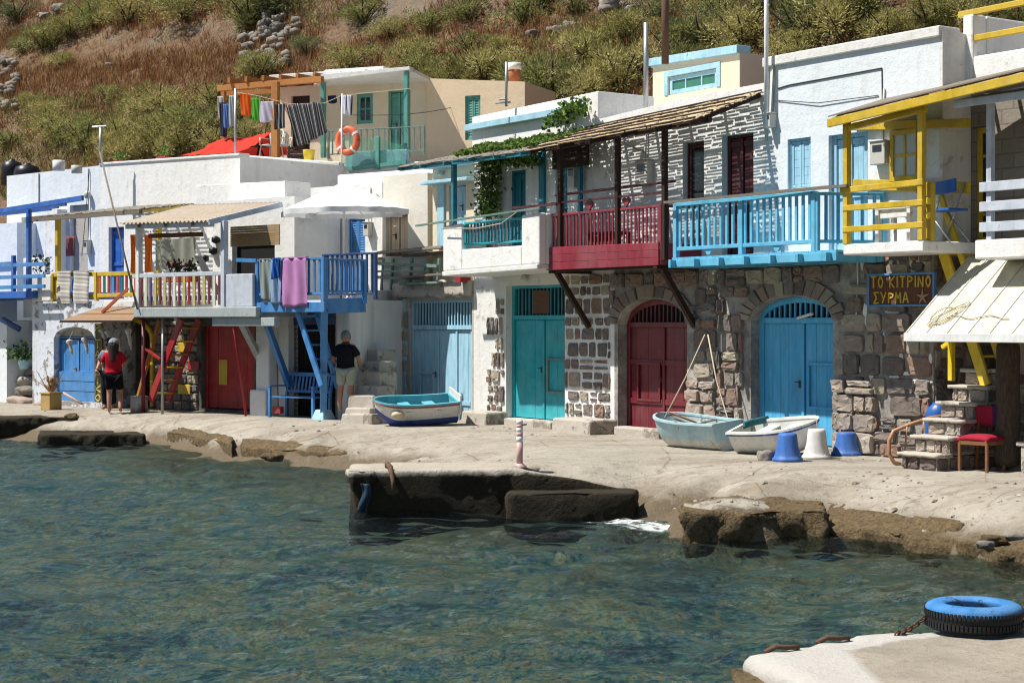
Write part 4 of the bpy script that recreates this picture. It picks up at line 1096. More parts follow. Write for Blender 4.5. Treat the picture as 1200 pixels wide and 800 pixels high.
lamp_shade(r, A, A.X(619), 0, A.Z(619,329))
m = MB(A); m.box(A.X(548),A.X(554),-.3,-.05,A.Z(550,331),A.Z(550,321)); m.build('flue_box', RED, r)
# upper wall
xu0, xu1 = A.X(556), XS[643]-.004
td = (A.X(595), A.X(616), 2.97, A.Z(606,199), 0.0); td2 = (A.X(641)-.04, A.X(641)+.2, 3, 4.9, 0)
tv = lambda x: A.Z(556,160)+(A.Z(700,118)-A.Z(556,160))*(x-A.X(556))/(A.X(700)-A.X(556))
m = MB(A); facade(m, xu0, xu1, 2.95, lambda x: tv(x)-.35, 0, 4.5, [td], .2); m.build('upper_wall', WHITE, r)
plank_door(r, A, td, .12, TEALD, .07, (.5,), .0, None, 'balcony_door', None, 5, (.1,.5,.95), None, None, True, 3)
# roof box with a pale blue fascia
xr0, xr1 = A.X(554), A.X(702)
z0_, z1_ = A.Z(562,150), A.Z(702,107)
m = MB(A); zlo = lambda x: A.Z(554,152)+(A.Z(702,126)-A.Z(554,152))*(x-xr0)/(xr1-xr0)
m.hexa([(xr0,-.02,zlo(xr0)-.6),(xr1,-.02,zlo(xr1)-.6),(xr1,1.3,zlo(xr1)-.6),(xr0,1.3,zlo(xr0)-.6),(xr0,-.02,A.Z(562,136)),(xr1,-.02,z1_),(xr1,1.3,z1_),(xr0,1.3,A.Z(562,136))]); m.build('roof', WHITE, r, .02)
m = MB(A); m.hexa([(xr0-.12,-.13,zlo(xr0)-.03),(xr1-.5,-.13,zlo(xr1-.5)-.03),(xr1-.5,-.022,zlo(xr1-.5)-.03),(xr0-.12,-.022,zlo(xr0)-.03),(xr0-.12,-.13,zlo(xr0)+.10),(xr1-.5,-.13,zlo(xr1-.5)+.10),(xr1-.5,-.022,zlo(xr1-.5)+.10),(xr0-.12,-.022,zlo(xr0)+.10)]); m.build('fascia', PALEB, r, .01)
# balcony with masonry parapet
yb = -1.15; xa, xb = A.X(519,yb), A.X(632,yb); zb0, zb1 = A.Z(575,314,yb), A.Z(575,258,yb)
ins = (A.X(541,yb), A.X(611,yb), A.Z(576,290,yb), A.Z(576,258,yb)+.05, 0)
zla, zlb = A.Z(519,265,yb), A.Z(632,249,yb); zba, zbb = A.Z(519,318,yb), A.Z(632,309,yb)
m = MB(A); tb = lambda x: zla+(zlb-zla)*(x-xa)/(xb-xa); bb = lambda x: zba+(zbb-zba)*(x-xa)/(xb-xa)
for (p, q_, lo, hi) in ((xa, ins[0], bb, tb), (ins[1], xb, bb, tb), (ins[0]+.002, ins[1]-.002, bb, lambda x: ins[2])):
    m.hexa([(p,yb,lo(p)),(q_,yb,lo(q_)),(q_,yb+.16,lo(q_)),(p,yb+.16,lo(p)),(p,yb,hi(p)),(q_,yb,hi(q_)),(q_,yb+.16,hi(q_)),(p,yb+.16,hi(p))])
for xx in (xa, xb-.15):
    m.hexa([(xx,yb+.162,bb(xx)),(xx+.15,yb+.162,bb(xx)),(xx+.15,-.003,bb(xx)),(xx,-.003,bb(xx)),(xx,yb+.162,tb(xx)),(xx+.15,yb+.162,tb(xx)),(xx+.15,-.003,tb(xx)),(xx,-.003,tb(xx))])
bal = m.build('balcony', WHITE, r, .025)
m = MB(A); m.hexa([(xa+.01,yb-.03,bb(xa)-.10),(xb-.02,yb-.03,bb(xb)-.10),(xb-.02,-.004,bb(xb)-.10),(xa+.01,-.004,bb(xa)-.10),(xa+.01,yb-.03,bb(xa)-.003),(xb-.02,yb-.03,bb(xb)-.003),(xb-.02,-.004,bb(xb)-.003),(xa+.01,-.004,bb(xa)-.003)]); m.build('floor', OLDWHITE, bal, .02)
railing(bal, A, (ins[0]+.03,yb+.08), (ins[1]-.03,yb+.08), ins[2], tb(ins[0])-.0, TEAL, 17, .05, .04, .06, bot_h=ins[2]+.09, mats=[TEALD])
m = MB(A); m.beam((xa-.95,yb-.04,zla+.05),(xb+.1,yb-.04,zlb+.08),.055,.035); m.build('drying_rail', GREENG, bal)
# its vine-covered awning
aw = thing('vine_awning', 'weathered slatted awning covered in green vine over the white balcony', 'awning', A.w(A.X(575,-1), -1, 2.9))
fl = (A.X(466,-1.35),-1.35,A.Z(466,196,-1.35)); fr_ = (A.X(616,-1.35),-1.35,A.Z(616,177,-1.35)); bl_ = (A.X(540),-.02,A.Z(540,172)); bl_ = (fl[0]+.0,-.02,fl[2]+.30); br = (fr_[0]+.35,-.02,fr_[2]+.34)
m = MB(A); reed_sheet(m, (fl, fr_, br, bl_), 50, .7, .0112, seed=6, gapy=.02); m.build('slats', REEDG, aw)
for k in range(6):
    u = .02+.96*k/5; m = MB(A); a_, b_ = Vector(fl).lerp(Vector(fr_), u), Vector(bl_).lerp(Vector(br), u); m.beam(a_-Vector((0,.06,.05)), b_-Vector((0,0,.06)), .05, .06); m.build('rafter', TEALD, aw)
m = MB(A); m.beam(Vector(fl)-Vector((.05,-.1,.03)), Vector(fr_)-Vector((0,-.1,.03)), .07, .08); m.build('edge_beam', TEALD, aw)
x = A.X(532,-1.08); m = MB(A); m.beam((x,-1.08,tb(xa)+.0),(x,-1.08,fl[2]+.02),.09,.09); m.build('post', TEALD, aw, .006)
x = A.X(641,-1.0); m = MB(A); m.beam((x-.2,-.1,3.0),(x-.2,-.1,fr_[2]+.25),.08,.08); m.build('post', TEALD, aw, .006)
VINE = leafmat('vine_leaves', [(0,(.025,.055,.012)),(.5,(.10,.18,.035)),(1,(.30,.40,.10))], .45)
vn = thing('grape_vine', 'leafy green vine trained over the awning and hanging beside the teal balcony door', 'vine', A.w(A.X(572),-.25,2.95))
m = MB(A); pts = []
for k in range(2600):
    u, v = R.random(), R.random(); px = 548+u*150
    a_ = Vector(fl).lerp(Vector(fr_), min(1, max(0,(u*.80+.28)))) ; b_ = Vector(bl_).lerp(Vector(br), min(1.15, u*.85+.28)); p = a_.lerp(b_, .35+.65*v)
    h = .03+.16*abs(float(noise.noise(p*1.7)))+R.random()*.07
    pts.append((p.x, p.y, p.z+h))
for k in range(420):   # the lifted spray against the roof
    t = R.random(); x = A.X(652+48*t); z = A.Z(652+48*t, 146-20*min(1,t*1.6)); pts.append((x+R.gauss(0,.07), -.22+R.gauss(0,.05), z+R.gauss(0,.08)))
for k in range(1500):  # hanging curtain
    t = R.random(); w = .34*(1-.35*t); px = 573+R.gauss(0,1)*5.5*(1-.2*t)
    if R.random() < .34: px = 600 + R.uniform(-22,26); t = R.random()*.18
    z = A.Z(px, 180+72*t, -.25); pts.append((A.X(px,-.25)+R.gauss(0,.03), -.25+R.gauss(0,.10), z+R.gauss(0,.03)))
leaf_cloud(m, pts, .085, 5); m.build('leaves', VINE, vn)
m = MB(A); xv = A.X(574,-.2)
for k in range(4): m.tube([(xv-.1+.07*k,-.2,2.95),(xv-.06+.05*k,-.22,3.6),(xv-.08+.07*k,-.24,4.2),(xv+.1*k-.1,-.4,4.85)],[.02,.016,.013,.01],5)
m.build('stems', OLDWOOD, vn)

# ---------------------------------------------------------------- boat garage with the pale blue door
r = thing('boat_garage', 'low boat garage with a faded light blue door under a crumbling concrete lintel', 'garage', A.w(A.X(515),0,0))
lb = OP(A, 480, 553, 352, 492)
x0, x1 = XS[470]+.25, XS[555]-.004; zt = A.Z(515,338)
m = MB(A); facade(m, x0-.9, x1, -.1, zt-.02, 0, 5, [lb], .25); m.build('wall', GREYPLASTER, r)
m = MB(A); stone_face(m, x0-.85, lb[0]-.02, 0, zt-.2, 0, [lb], .25, .5, .25, .5, .04, .05, seed=51); m.build('stonework', STONE_PALE, r)
m = MB(A); m.grid(lambda u, v: (A.X(466)+(x1-A.X(466)-.01)*u, -.13-.04*noise.noise(Vector((u*9,v*3,1))), zt-.17+(.30+.03*noise.noise(Vector((u*7,2,3))))*v), 30, 4, .16); m.build('lintel', CONC, r)
plank_door(r, A, lb, .07, SKYB, .07, (.44,.74), .56, SKYB, 'boat_door', None, 11, (.20,), [(.13,.36,.12,.52)], None, True, 8)
m = MB(A); m.box(A.X(474),A.X(477),-.05,.0,0,zt-.2); m.build('pipe', SKYB, r)
# timber and old railings lying on its roof
for k, (p0, p1, py0, py1, yy, mt, lab) in enumerate([(440,520,297,290,-.1,REEDG,'grey weathered plank, topmost on the roof of the boat garage'),(442,522,303,296,.15,OLDWOOD,'brown split plank second from the top on the garage roof'),
        (444,500,318,318,-.15,GREENG,'faded green slat lying low across the garage roof'),(470,535,325,320,-.2,OLDWOOD,'pale long slat sticking out past the white balcony'),(470,515,333,331,-.22,GREENG,'greenish slat just above the concrete lintel')]):
    m = MB(A)
    for j in range(3 if k < 2 else 1): m.rt().beam((A.X(p0,yy),yy+.09*j,A.Z(p0,py0,yy)+.02*j),(A.X(p1,yy),yy+.09*j,A.Z(p1,py1,yy)+.02*j),.12,.045)
    tag(m.build('plank', mt, None, .006), lab, 'plank')
g_ = thing('old_railing', 'faded green broken railing propped on the roof of the boat garage', 'railing', A.w(A.X(495,.1),.1,zt))
for k, px in enumerate((447,458,480,497,512)):
    m = MB(A); m.beam((A.X(px,-.05),-.05,zt),(A.X(px+3,-.05),-.05,A.Z(px,303,-.05)),.07,.05); m.build('post', GREENG, g_, .005)
m = MB(A); m.beam((A.X(445,-.05),-.1,A.Z(445,309)),(A.X(515,-.05),-.1,A.Z(515,312)),.05,.07); m.beam((A.X(445,-.05),-.1,A.Z(445,325)),(A.X(500,-.05),-.1,A.Z(500,327)),.05,.07); m.build('rails', GREENG, g_, .005)

# ---------------------------------------------------------------- plinths and thresholds against the row
for (p0, p1, top, yy, w, lab) in ((539,587,481,-.62,.6,'low concrete block between the blue garage door and the turquoise door'),(645,716,489,-.72,.7,'long low concrete block beside the dark red arched door')):
    x0, x1 = A.X(p0,yy), A.X(p1,yy)-.25; z1 = A.Z(p0,top,yy)
    if p0 == 645: x1 = A.X(691,yy)
    else: x1 = A.X(569,yy)
    m = MB(A); m.hexa([(x0,yy,-.05),(x1,yy,-.05),(x1,-.07,-.05),(x0,-.07,-.05),(x0+.02,yy+.03,z1),(x1-.02,yy+.03,z1),(x1-.02,-.07,z1),(x0+.02,-.07,z1)]); tag(m.build('concrete_block', CONC, None, .035), lab, 'concrete block')
for (p0, p1, yy, h, lab) in ((590,645,-.30,.14,'worn concrete sill in front of the turquoise door'),(719,772,-.35,.16,'worn concrete sill in front of the dark red door')):
    m = MB(A); m.box(A.X(p0,yy),A.X(p1,yy),yy,-.06,-.05,h); tag(m.build('door_sill', CONC, None, .03), lab, 'sill')
# ================================================================== right-hand end: yellow porch, next house, steps
YW = YEL
pf = thing('yellow_porch', 'yellow timber porch with a slanting roof on a white slab over the stone wall', 'porch', A.w(-.1,-.5,2.9))
px0, px1 = -.82, .71; zt, zbt = A.Z(1035,284,-1), A.Z(1035,297,-1)
m = MB(A); m.box(px0, px1, -1.0, -.004, zbt, zt); m.box(.13, px1, -.003, .595, zbt, zt); m.build('slab', WHITE, pf, .02)
zfr, zbk = A.Z(990,138,-1.0), 4.95
for (x, y, name) in ((px0+.04,-.96,'post'),(px1-.06,-.96,'post')):
    m = MB(A); m.beam((x,y,zt),(x,y,A.Z(990 if x < 0 else 1084, 137 if x < 0 else 124,-1.0)),.09,.09); m.build(name, YW, pf, .008)
zl, zr_ = A.Z(984,148,-1.15), A.Z(1200,108,-.95)
rl0, rl1 = (px0-.15,-1.15,A.Z(970,140,-1.15)), (2.9,-1.15,A.Z(970,140,-1.15)+.28)
rb0, rb1 = (px0-.15,.58,rl0[2]+.42), (2.9,.58,rl1[2]+.42)
m = MB(A); reed_sheet(m, (rl0, rl1, rb1, (px0-.15,-.02,rl0[2]+.33)), 50, .7, .012, seed=12, gapy=.05); m.build('reeds', REED, pf)
m = MB(A); u_ = Vector((0,0,.03)); P_ = [Vector(q)+u_ for q in (rl0, rl1, rb1, (px0-.15,-.02,rl0[2]+.33))]; m.hexa([tuple(p) for p in P_]+[tuple(p+Vector((0,0,.02))) for p in P_]); m.build('roof_sheet', OLDWOOD, pf)
m = MB(A); m.beam(Vector(rl0)-Vector((0,0,.06)), Vector(rl1)-Vector((0,0,.06)), .05, .12); m.build('fascia', YW, pf, .006)
for k in range(9):
    u = .03+.94*k/8; m = MB(A); a_, b_ = Vector(rl0).lerp(Vector(rl1), u), Vector(rb0).lerp(Vector(rb1), u)
    if b_.x < .2: b_ = a_.lerp(b_, .64)
    m.beam(a_-Vector((0,-.04,.045)), b_-Vector((0,0,.045)), .05, .07); m.build('rafter', YW, pf)
m = MB(A); m.beam((px0,-.96,rl0[2]-.14),(px1+.02,-.96,rl0[2]+.0),.07,.09); m.build('front_beam', YW, pf, .006)
for (y0, y1) in ((223,213),(244,237),(269,263)):
    m = MB(A); m.beam((px0-.06 if y0 == 223 else px0,-.99,A.Z(990,y0,-1)),(px1,-.99,A.Z(1084,y1,-1)),.05,.085); m.build('rail', YW, pf, .008)
m = MB(A); m.beam((px1-.06,-.80,zt),(px1-.06,-.80,A.Z(1097,213,-.8)),.13,.10); m.build('newel_post', YW, pf, .01)
for zz_ in (.35,.55): 
    m = MB(A); m.box(px1-.02,px1+.03,-.95,-.88,zt+zz_-.05,zt+zz_+.04); m.build('cleat', YELB, pf, .006)
# glazed yellow screen at the back of the porch
def sash(root, fr, x0, x1, z0, z1, y, mat, nx, nz, glass, f=.07, name='window'):
    m = MB(fr)
    for bx in ((x0,x1,z0,z0+f),(x0,x1,z1-f,z1),(x0,x0+f,z0+f,z1-f),(x1-f,x1,z0+f,z1-f)): m.box(bx[0],bx[1],y-.03,y+.03,bx[2],bx[3])
    for i in range(1,nx): xx = x0+(x1-x0)*i/nx; m.box(xx-.02,xx+.02,y-.02,y+.02,z0+f,z1-f)
    for j in range(1,nz): zz_ = z0+(z1-z0)*j/nz; m.box(x0+f,x1-f,y-.018,y+.018,zz_-.02,zz_+.02)
    w = m.build(name, mat, root, .004)
    g_ = MB(fr); g_.box(x0+f-.01,x1-f+.01,y-.004,y+.004,z0+f-.01,z1-f+.01); g_.build('pane', glass, w); return w
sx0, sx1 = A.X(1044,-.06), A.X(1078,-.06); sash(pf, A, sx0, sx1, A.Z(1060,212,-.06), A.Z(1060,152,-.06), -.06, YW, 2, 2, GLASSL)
m = MB(A); m.beam((A.X(1000,-.06),-.05,A.Z(1000,148,-.06)),(px1,-.05,A.Z(1090,150,-.05)),.06,.13); m.beam((A.X(1000,-.06),-.05,A.Z(1000,216,-.06)),(px1,-.05,A.Z(1090,224,-.05)),.06,.16); m.build('screen_beam', YW, pf, .008)
m = MB(A); cx0 = A.X(1074,-.5)
m.grid(lambda u, v: (cx0+.18*u*(1-.35*math.sin(v*3.1)), -.5+.03*math.sin(u*18+v*2), A.Z(1078,226,-.5)+(A.Z(1078,140,-.5)-A.Z(1078,226,-.5))*v), 24, 14); tag(m.build('curtain', cloth('mauve_cloth', (.28,.16,.15))), 'mauve curtain gathered beside the yellow porch post', 'curtain')
# furniture on the slab
t_ = thing('white_stool', 'white painted bench table on the slab of the yellow porch', 'table', A.w(A.X(1055,-.55),-.55,zt))
x0, x1 = A.X(1036,-.55), A.X(1078,-.55); m = MB(A); m.box(x0,x1,-.75,-.35,zt+.48,zt+.54); m.build('tabletop', WPAINT, t_, .01)
for xx in (x0+.04,x1-.04):
    for yy in (-.71,-.39): m = MB(A); m.beam((xx,yy,zt),(xx,yy,zt+.48),.07,.07); m.build('leg', WPAINT, t_, .006)
m = MB(A); m.box(x0+.05,x1-.05,-.72,-.69,zt+.36,zt+.47); m.build('apron', WPAINT, t_)
c_ = thing('folding_chair', 'folding chair with a blue canvas back on the yellow porch', 'chair', A.w(A.X(1112,-.3),-.3,zt))
x = A.X(1106,-.35)
m = MB(A)
for dy in (-.2,.2): m.tube([(x-.2,-.3+dy,zt),(x+.16,-.3+dy,zt+.85)],.014,6); m.tube([(x+.25,-.3+dy,zt),(x-.18,-.3+dy,zt+.46)],.014,6)
m.build('frame', STEEL, c_)
m = MB(A); m.box(x-.25,x+.22,-.5,-.1,zt+.44,zt+.47); m.build('seat', BLUE, c_); m = MB(A); m.hexa([(x-.32,-.53,zt+.64),(x+.36,-.53,zt+.68),(x+.36,-.49,zt+.68),(x-.32,-.49,zt+.64),(x-.32,-.53,zt+.80),(x+.36,-.53,zt+.87),(x+.36,-.49,zt+.87),(x-.32,-.49,zt+.80)]); m.build('backrest', BLUE, c_, .01)

# ---------------------------------------------------------------- next house: white parapet over a block wall
h = thing('house', 'house of bare grey blocks with a white roof parapet and yellow rails', 'house', A.w(2, .6, 0))
BLOCK = NT('concrete_blocks'); bs = BLOCK.n('SeparateXYZ', Vector=BLOCK.tc.outputs['Object']); bu = BLOCK.math('ADD', BLOCK.math('MULTIPLY', bs.outputs[0], A.ax[0]), BLOCK.math('MULTIPLY', bs.outputs[1], A.ax[1]))
bt = BLOCK.n('TexBrick', Vector=BLOCK.n('CombineXYZ', X=bu, Y=bs.outputs[2]).outputs[0], Scale=1.0, Mortar_Size=.012, Color1=(.23,.205,.175), Color2=(.29,.26,.22), Mortar=(.16,.145,.125)); bt.inputs['Brick Width'].default_value = .42; bt.inputs['Row Height'].default_value = .21
nb = BLOCK.noise(9,5,.7); BLOCK.bump(BLOCK.math('ADD', nb, BLOCK.math('MULTIPLY', bt.outputs['Fac'], -1.2)), .5, .03); BLOCKM = BLOCK.fin(BLOCK.mix(.3, bt.outputs['Color'], BLOCK.mix(nb, (.10,.09,.08), (.40,.36,.30))), .95, .1)
zp0, zp1 = A.Z(1119,102,.6), A.Z(1119,22,.6)
bd = (A.X(1143,.6), A.X(1166,.6), zt, A.Z(1154,148,.6), 0)
m = MB(A); facade(m, .125, 6.5, zt+.002, zp0-.002, .6, 4, [bd, (bd[1]+.55, bd[1]+1.4, zt, bd[3], 0)], .18); m.build('block_wall', BLOCKM, h)
m = MB(A); facade(m, .60, 6.5, -.1, zt-.002, .9, 4, [], .1, roof=False); m.build('lower_wall', BEIGE, h)
m = MB(A); q = A.X(1141,.52); m.box(-.02+.125, q, .50, .8, zp0, zp1)
zq = A.Z(1160,63,.5); m.box(q+.002, 6.5, .50, .8, zp0, zq); m.box(-.02+.125, 6.5, 3.4, 3.6, zp0, zp1-.2); m.box(.105,.30,.802,3.4,zp0,zp1-.004); m.build('parapet', WHITE, h, .03)
m = MB(A); m.box(.31, 6.5, .81, 3.39, zp0-.1, zp0+.1); m.build('roof_slab', GREYPLASTER, h)
for (z0, z1_, xa_) in ((18,1,1124),(45,29,1143)):
    m = MB(A); xs0 = A.X(xa_,.55); zz0 = A.Z(xa_,z0,.55); m.beam((xs0,.55,zz0),(6.4,.55,zz0+.03),.06,.09); m.build('yellow_rail', YEL, h, .01)
for b_ in (bd, (bd[1]+.55, bd[1]+1.4, zt, bd[3], 0)): sash(h, A, b_[0]+.005, b_[1]-.005, b_[2]+.01, b_[3]-.005, .66, YW, 2 if b_ is bd else 1, 4, GLASS, .09, 'glazed_door')
# white timber porch in front of it
wp = thing('white_porch', 'pale blue white timber porch with three wide rails at the right edge', 'porch', A.w(2.4,-.3,2.7))
m = MB(A); xq = 1.40
m.box(xq,5.5,-.75,-.02,zt-.28,zt-.02); m.build('slab', WHITE, wp, .02)
for xx in (xq+.18, 3.4): m = MB(A); m.beam((xx,-.64,zt-.02),(xx,-.64,A.Z(1162,118,-.64)),.085,.085); m.build('post', LAV, wp, .006)
for yy in (219,242,266): m = MB(A); zz_ = A.Z(1157,yy,-.70); m.box(xq+.05,5.4,-.72,-.685,zz_-.065,zz_+.065); m.build('rail', LAV, wp, .006)
m = MB(A); zz_ = A.Z(1150,119,-.9); m.hexa([(xq-.15,-1.0,zz_-.06),(5.5,-1.0,zz_-.06),(5.5,.55,zz_+.25),(xq-.15,.55,zz_+.25),(xq-.15,-1.0,zz_+.05),(5.5,-1.0,zz_+.05),(5.5,.55,zz_+.37),(xq-.15,.55,zz_+.37)]); m.build('roof', LAV, wp, .01)
# slatted canopy above the steps
cn = thing('canopy', 'cream boarded canopy with dark battens sloping over the stone steps', 'canopy', A.w(1.5,-.6,1.7))
cz0, cz1 = A.Z(1060,394,-1.3), A.Z(1150,303,.0); xc = .67
CPAINT = paint('cream_panel_paint', (.62,.58,.45), .6, .35, (.5,.45,.36))
nP = 9; w = .36
for k in range(nP):
    m = MB(A).rt(); a_, b_ = xc+k*w, xc+(k+1)*w-.012
    m.hexa([(a_,-1.3,cz0),(b_,-1.3,cz0),(b_,-.0,cz1),(a_,-.0,cz1),(a_,-1.3,cz0+.03),(b_,-1.3,cz0+.03),(b_,-.0,cz1+.03),(a_,-.0,cz1+.03)]); m.build('panel', CPAINT, cn, .004)
    m = MB(A); m.beam((a_-.006,-1.3,cz0+.035),(a_-.006,0,cz1+.035),.022,.018); m.build('batten', GREYPL, cn)
m = MB(A); m.box(xc-.01,xc+nP*w,-1.335,-1.302,cz0-.07,cz0+.045); m.build('fascia', WPAINT, cn, .008)
m = MB(A); zm_ = (cz0+cz1)/2; m.box(xc,xc+nP*w,-.68,-.61,zm_-.10,zm_-.035); m.build('cross_beam', OLDWOOD, cn)
m = MB(A)
for k in range(3):
    pts = []
    for i in range(26):
        t = i/25*2*math.pi; yy = -1.02+.14*math.sin(t+k)*(1+.2*k); pts.append((xc+.42+.2*math.cos(t)+.05*k, yy, cz0+(yy+1.3)/1.3*(cz1-cz0)+.05+.01*k))
    m.tube(pts,.007,5,False)
pts = [(xc+.5+.12*i, -1.05+.03*math.sin(i*1.3), cz0+(.25+.03*math.sin(i*1.3))/1.3*(cz1-cz0)+.055) for i in range(10)]; m.tube(pts,.008,5)
tag(m.build('rope_coil', ROPE), 'loose coil of pale rope lying on the cream canopy', 'rope')
# crooked tree trunk holding it up
tk = MB(); b0 = gnd2(1181,551); tr_ = [(1181,552),(1180,520),(1184,480),(1181,440),(1184,412),(1182,398)]
tk.tube([tuple(Vector((b0.x+(p-1181)/F*b0.y, b0.y+.02*i, ZC+(HY-q_)*b0.y/F))) for i,(p,q_) in enumerate(tr_)], [.19,.165,.155,.165,.16,.165], 14)
for v_ in tk.v: v_ += Vector((noise.noise(v_*7),noise.noise(v_*7+Vector((9,0,0))),0))*.035
o = tk.build('trunk_post', BARK, None, 0, False, 1); tag(o, 'thick crooked tree trunk used as a post under the cream canopy', 'post')
# yellow stair to the porch
ys = thing('yellow_stair', 'steep yellow wooden stair going down from the porch behind the canopy', 'stairs', A.w(.9,.1,1.4))
def along(y, a, b): return (A.X(a[0],y),y,A.Z(a[0],a[1],y)), (A.X(b[0],y),y,A.Z(b[0],b[1],y))
sA, sB = along(-.05,(1102,284),(1156,452)); sC = Vector(sA)+Vector((0,.5,0)); sD = Vector(sB)+Vector((0,.5,0))
for p, q_ in ((sA,sB),(sC,sD)): m = MB(A); m.beam(p,q_,.05,.17); m.build('stringer', YELB, ys, .006)
for k in range(7):
    p = Vector(sA).lerp(Vector(sB),(k+.6)/7); m = MB(A); m.box(p.x-.07,p.x+.09,-.02,.44,p.z-.015,p.z+.015); m.build('tread', YELB, ys)
hA, hB = along(-.05,(1097,214),(1142,345)); m = MB(A); m.beam(hA,hB,.05,.09); m.build('handrail', YELB, ys, .008)
yp0, yp1 = along(-.55,(1115,446),(1115,397)); m = MB(A); m.beam(yp0,yp1,.075,.075); m.beam((yp1[0],-.55,yp1[2]-.03),(yp1[0]-.16,-.55,yp1[2]-.12),.06,.06); m.build('lower_post', YELB, ys, .006)
# stone steps
st = thing('stone_steps', 'rough stone steps with pale concrete treads rising under the canopy', 'steps', A.w(1.05,-.6,0))
sx0, sx1 = .57, 1.22; nst = 6; rise = .225; run = .255
m = MB(A)
m2 = MB(A)
for k in range(nst):
    y0 = -1.3+run*k; z0, z1_ = (-.08 if k == 0 else rise*k-.03), rise*(k+1)-.045
    m.box(sx0+.02,sx1-.02,y0+.03,.55,z0,z1_)
    m2.grid(lambda u, v: (sx0-.03+(sx1-sx0+.06)*u+.012*noise.noise(Vector((u*6,v*5,k))), y0-.035+.33*v+.02*noise.noise(Vector((u*8,k,v))), rise*(k+1)+.012*noise.noise(Vector((u*5,v*3,k*7)))), 14, 4, .05)
m.build('core', MORTAR, st)
m2.build('treads', CONC, st)
for k in range(nst):
    y0 = -1.3+run*k; m = MB(A); stone_face(m, sx0+.02, sx1-.02, max(.0,rise*k-.0), rise*(k+1)-.05, y0+.03, [], .16, .2, .16, .36, .02, .025, seed=60+k)
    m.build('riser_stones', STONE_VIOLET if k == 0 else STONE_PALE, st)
fs = Fr(*A.w(sx1-.02,0,0)[:2], -55.77+90)
for k in range(nst):
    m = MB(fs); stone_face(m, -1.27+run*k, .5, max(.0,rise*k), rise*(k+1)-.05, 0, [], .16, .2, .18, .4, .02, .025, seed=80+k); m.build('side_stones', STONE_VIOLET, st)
# low bent-wood handrail in front of the steps
hr = thing('bent_handrail', 'low curved orange brown handrail of bent tube at the foot of the stone steps', 'handrail', gnd2(1050,545))
b0 = gnd2(1048,545); S_ = b0.y/F
pp = lambda px, py, d=0: Vector((b0.x+(px-1048)*S_+d*.55, b0.y+d*.35, (545-py)*S_))
WORN = paint('worn_orange_rail', (.45,.22,.10), .5, .5, (.5,.42,.33)); m = MB()
m.tube([pp(1056,544),pp(1048,542),pp(1042,532),pp(1042,516),pp(1047,505),pp(1058,497,.25),pp(1072,490,.5),pp(1089,487,.8)],.028,8,True,True); m.build('top_rail', WORN, hr)
for (p, q_, d) in ((1059,540,.1),(1071,538,.3),(1081,530,.6)):
    m = MB(); m.tube([pp(p-4,q_+2,d),pp(p,500 if p < 1065 else 492,d)],.014,6,True,True); m.build('spindle', WORN, hr)
# blue barrel beside the steps
bb = MB(); c = A.w(A.X(1101,.1),.1,.05); q = A.Z(1101,452,.1); 
bb.lathe(tuple(c), [(.17,0),(.2,.05),(.21,.2),(.205,.4),(.21,.62),(.19,.72),(.12,.78),(.1,.8)], 20); tag(bb.build('blue_barrel', paint('blue_plastic', (.012,.10,.38), .35, .05), None), 'bright blue plastic barrel between the stone wall and the steps', 'barrel')
# red dining chair
def at_g(px, py): return gnd(px, py)
ch = thing('red_chair', 'old wooden chair with red seat and torn dark back beside the stone steps', 'chair', A.w(1.50,-.72,0))
c = A.w(1.50,-.72,0); fc = Fr(c.x, c.y, -48); s_ = 1.0
WOODC = woodmat('chair_wood', (.30,.14,.06), (.10,.05,.03), (6,6,1)); REDC = cloth('red_cushion_cloth', (.30,.020,.040), trans=.0); NAVC = cloth('torn_navy_cloth', (.05,.03,.09), trans=.0)
m = MB(fc); m.grid(lambda u, v: (-.24+.48*u, -.24+.46*v, .45+.05*(1-abs(2*u-1)**4)*(1-abs(2*v-1)**4)), 10, 10, .06); m.build('seat', REDC, ch)
for (x, y, zz_) in ((-.21,-.21,.44),(.21,-.21,.44),(-.21,.2,.85),(.21,.2,.85)):
    m = MB(fc); m.beam((x,y,0),(x,y+(.06 if zz_ > .5 else 0),zz_),.04,.04); m.build('leg', WOODC, ch, .006)
m = MB(fc); m.box(-.19,.19,-.225,-.2,.36,.41); m.box(-.225,-.2,-.19,.19,.36,.41); m.box(.2,.225,-.19,.19,.36,.41); m.build('seat_frame', WOODC, ch)
m = MB(fc); m.grid(lambda u, v: (-.23+.25*u, .215+.03*math.sin(u*3.1), .60+.27*v), 8, 6, .05); m.build('backrest', REDC, ch); m = MB(fc); m.grid(lambda u, v: (.025+.21*u, .22+.03*math.sin(u*3.1), .59+.28*v), 8, 6, .05); b_ = m.build('backrest_tear', NAVC, ch); b_['label'] = 'dark torn half of the backrest'
# low slab table in the dark behind the chair
o = thing('low_bench', 'low pale stone slab bench in the shade behind the red chair', 'bench', A.w(1.9,-.7,0)); m = MB(A); m.box(1.98,2.8,-.62,-.30,.36,.42); m.build('seat', CONC, o, .015)
for xx in (2.05,2.62): m = MB(A); m.box(xx,xx+.1,-.60,-.32,-.02,.358); m.build('leg', CONC, o, .01)

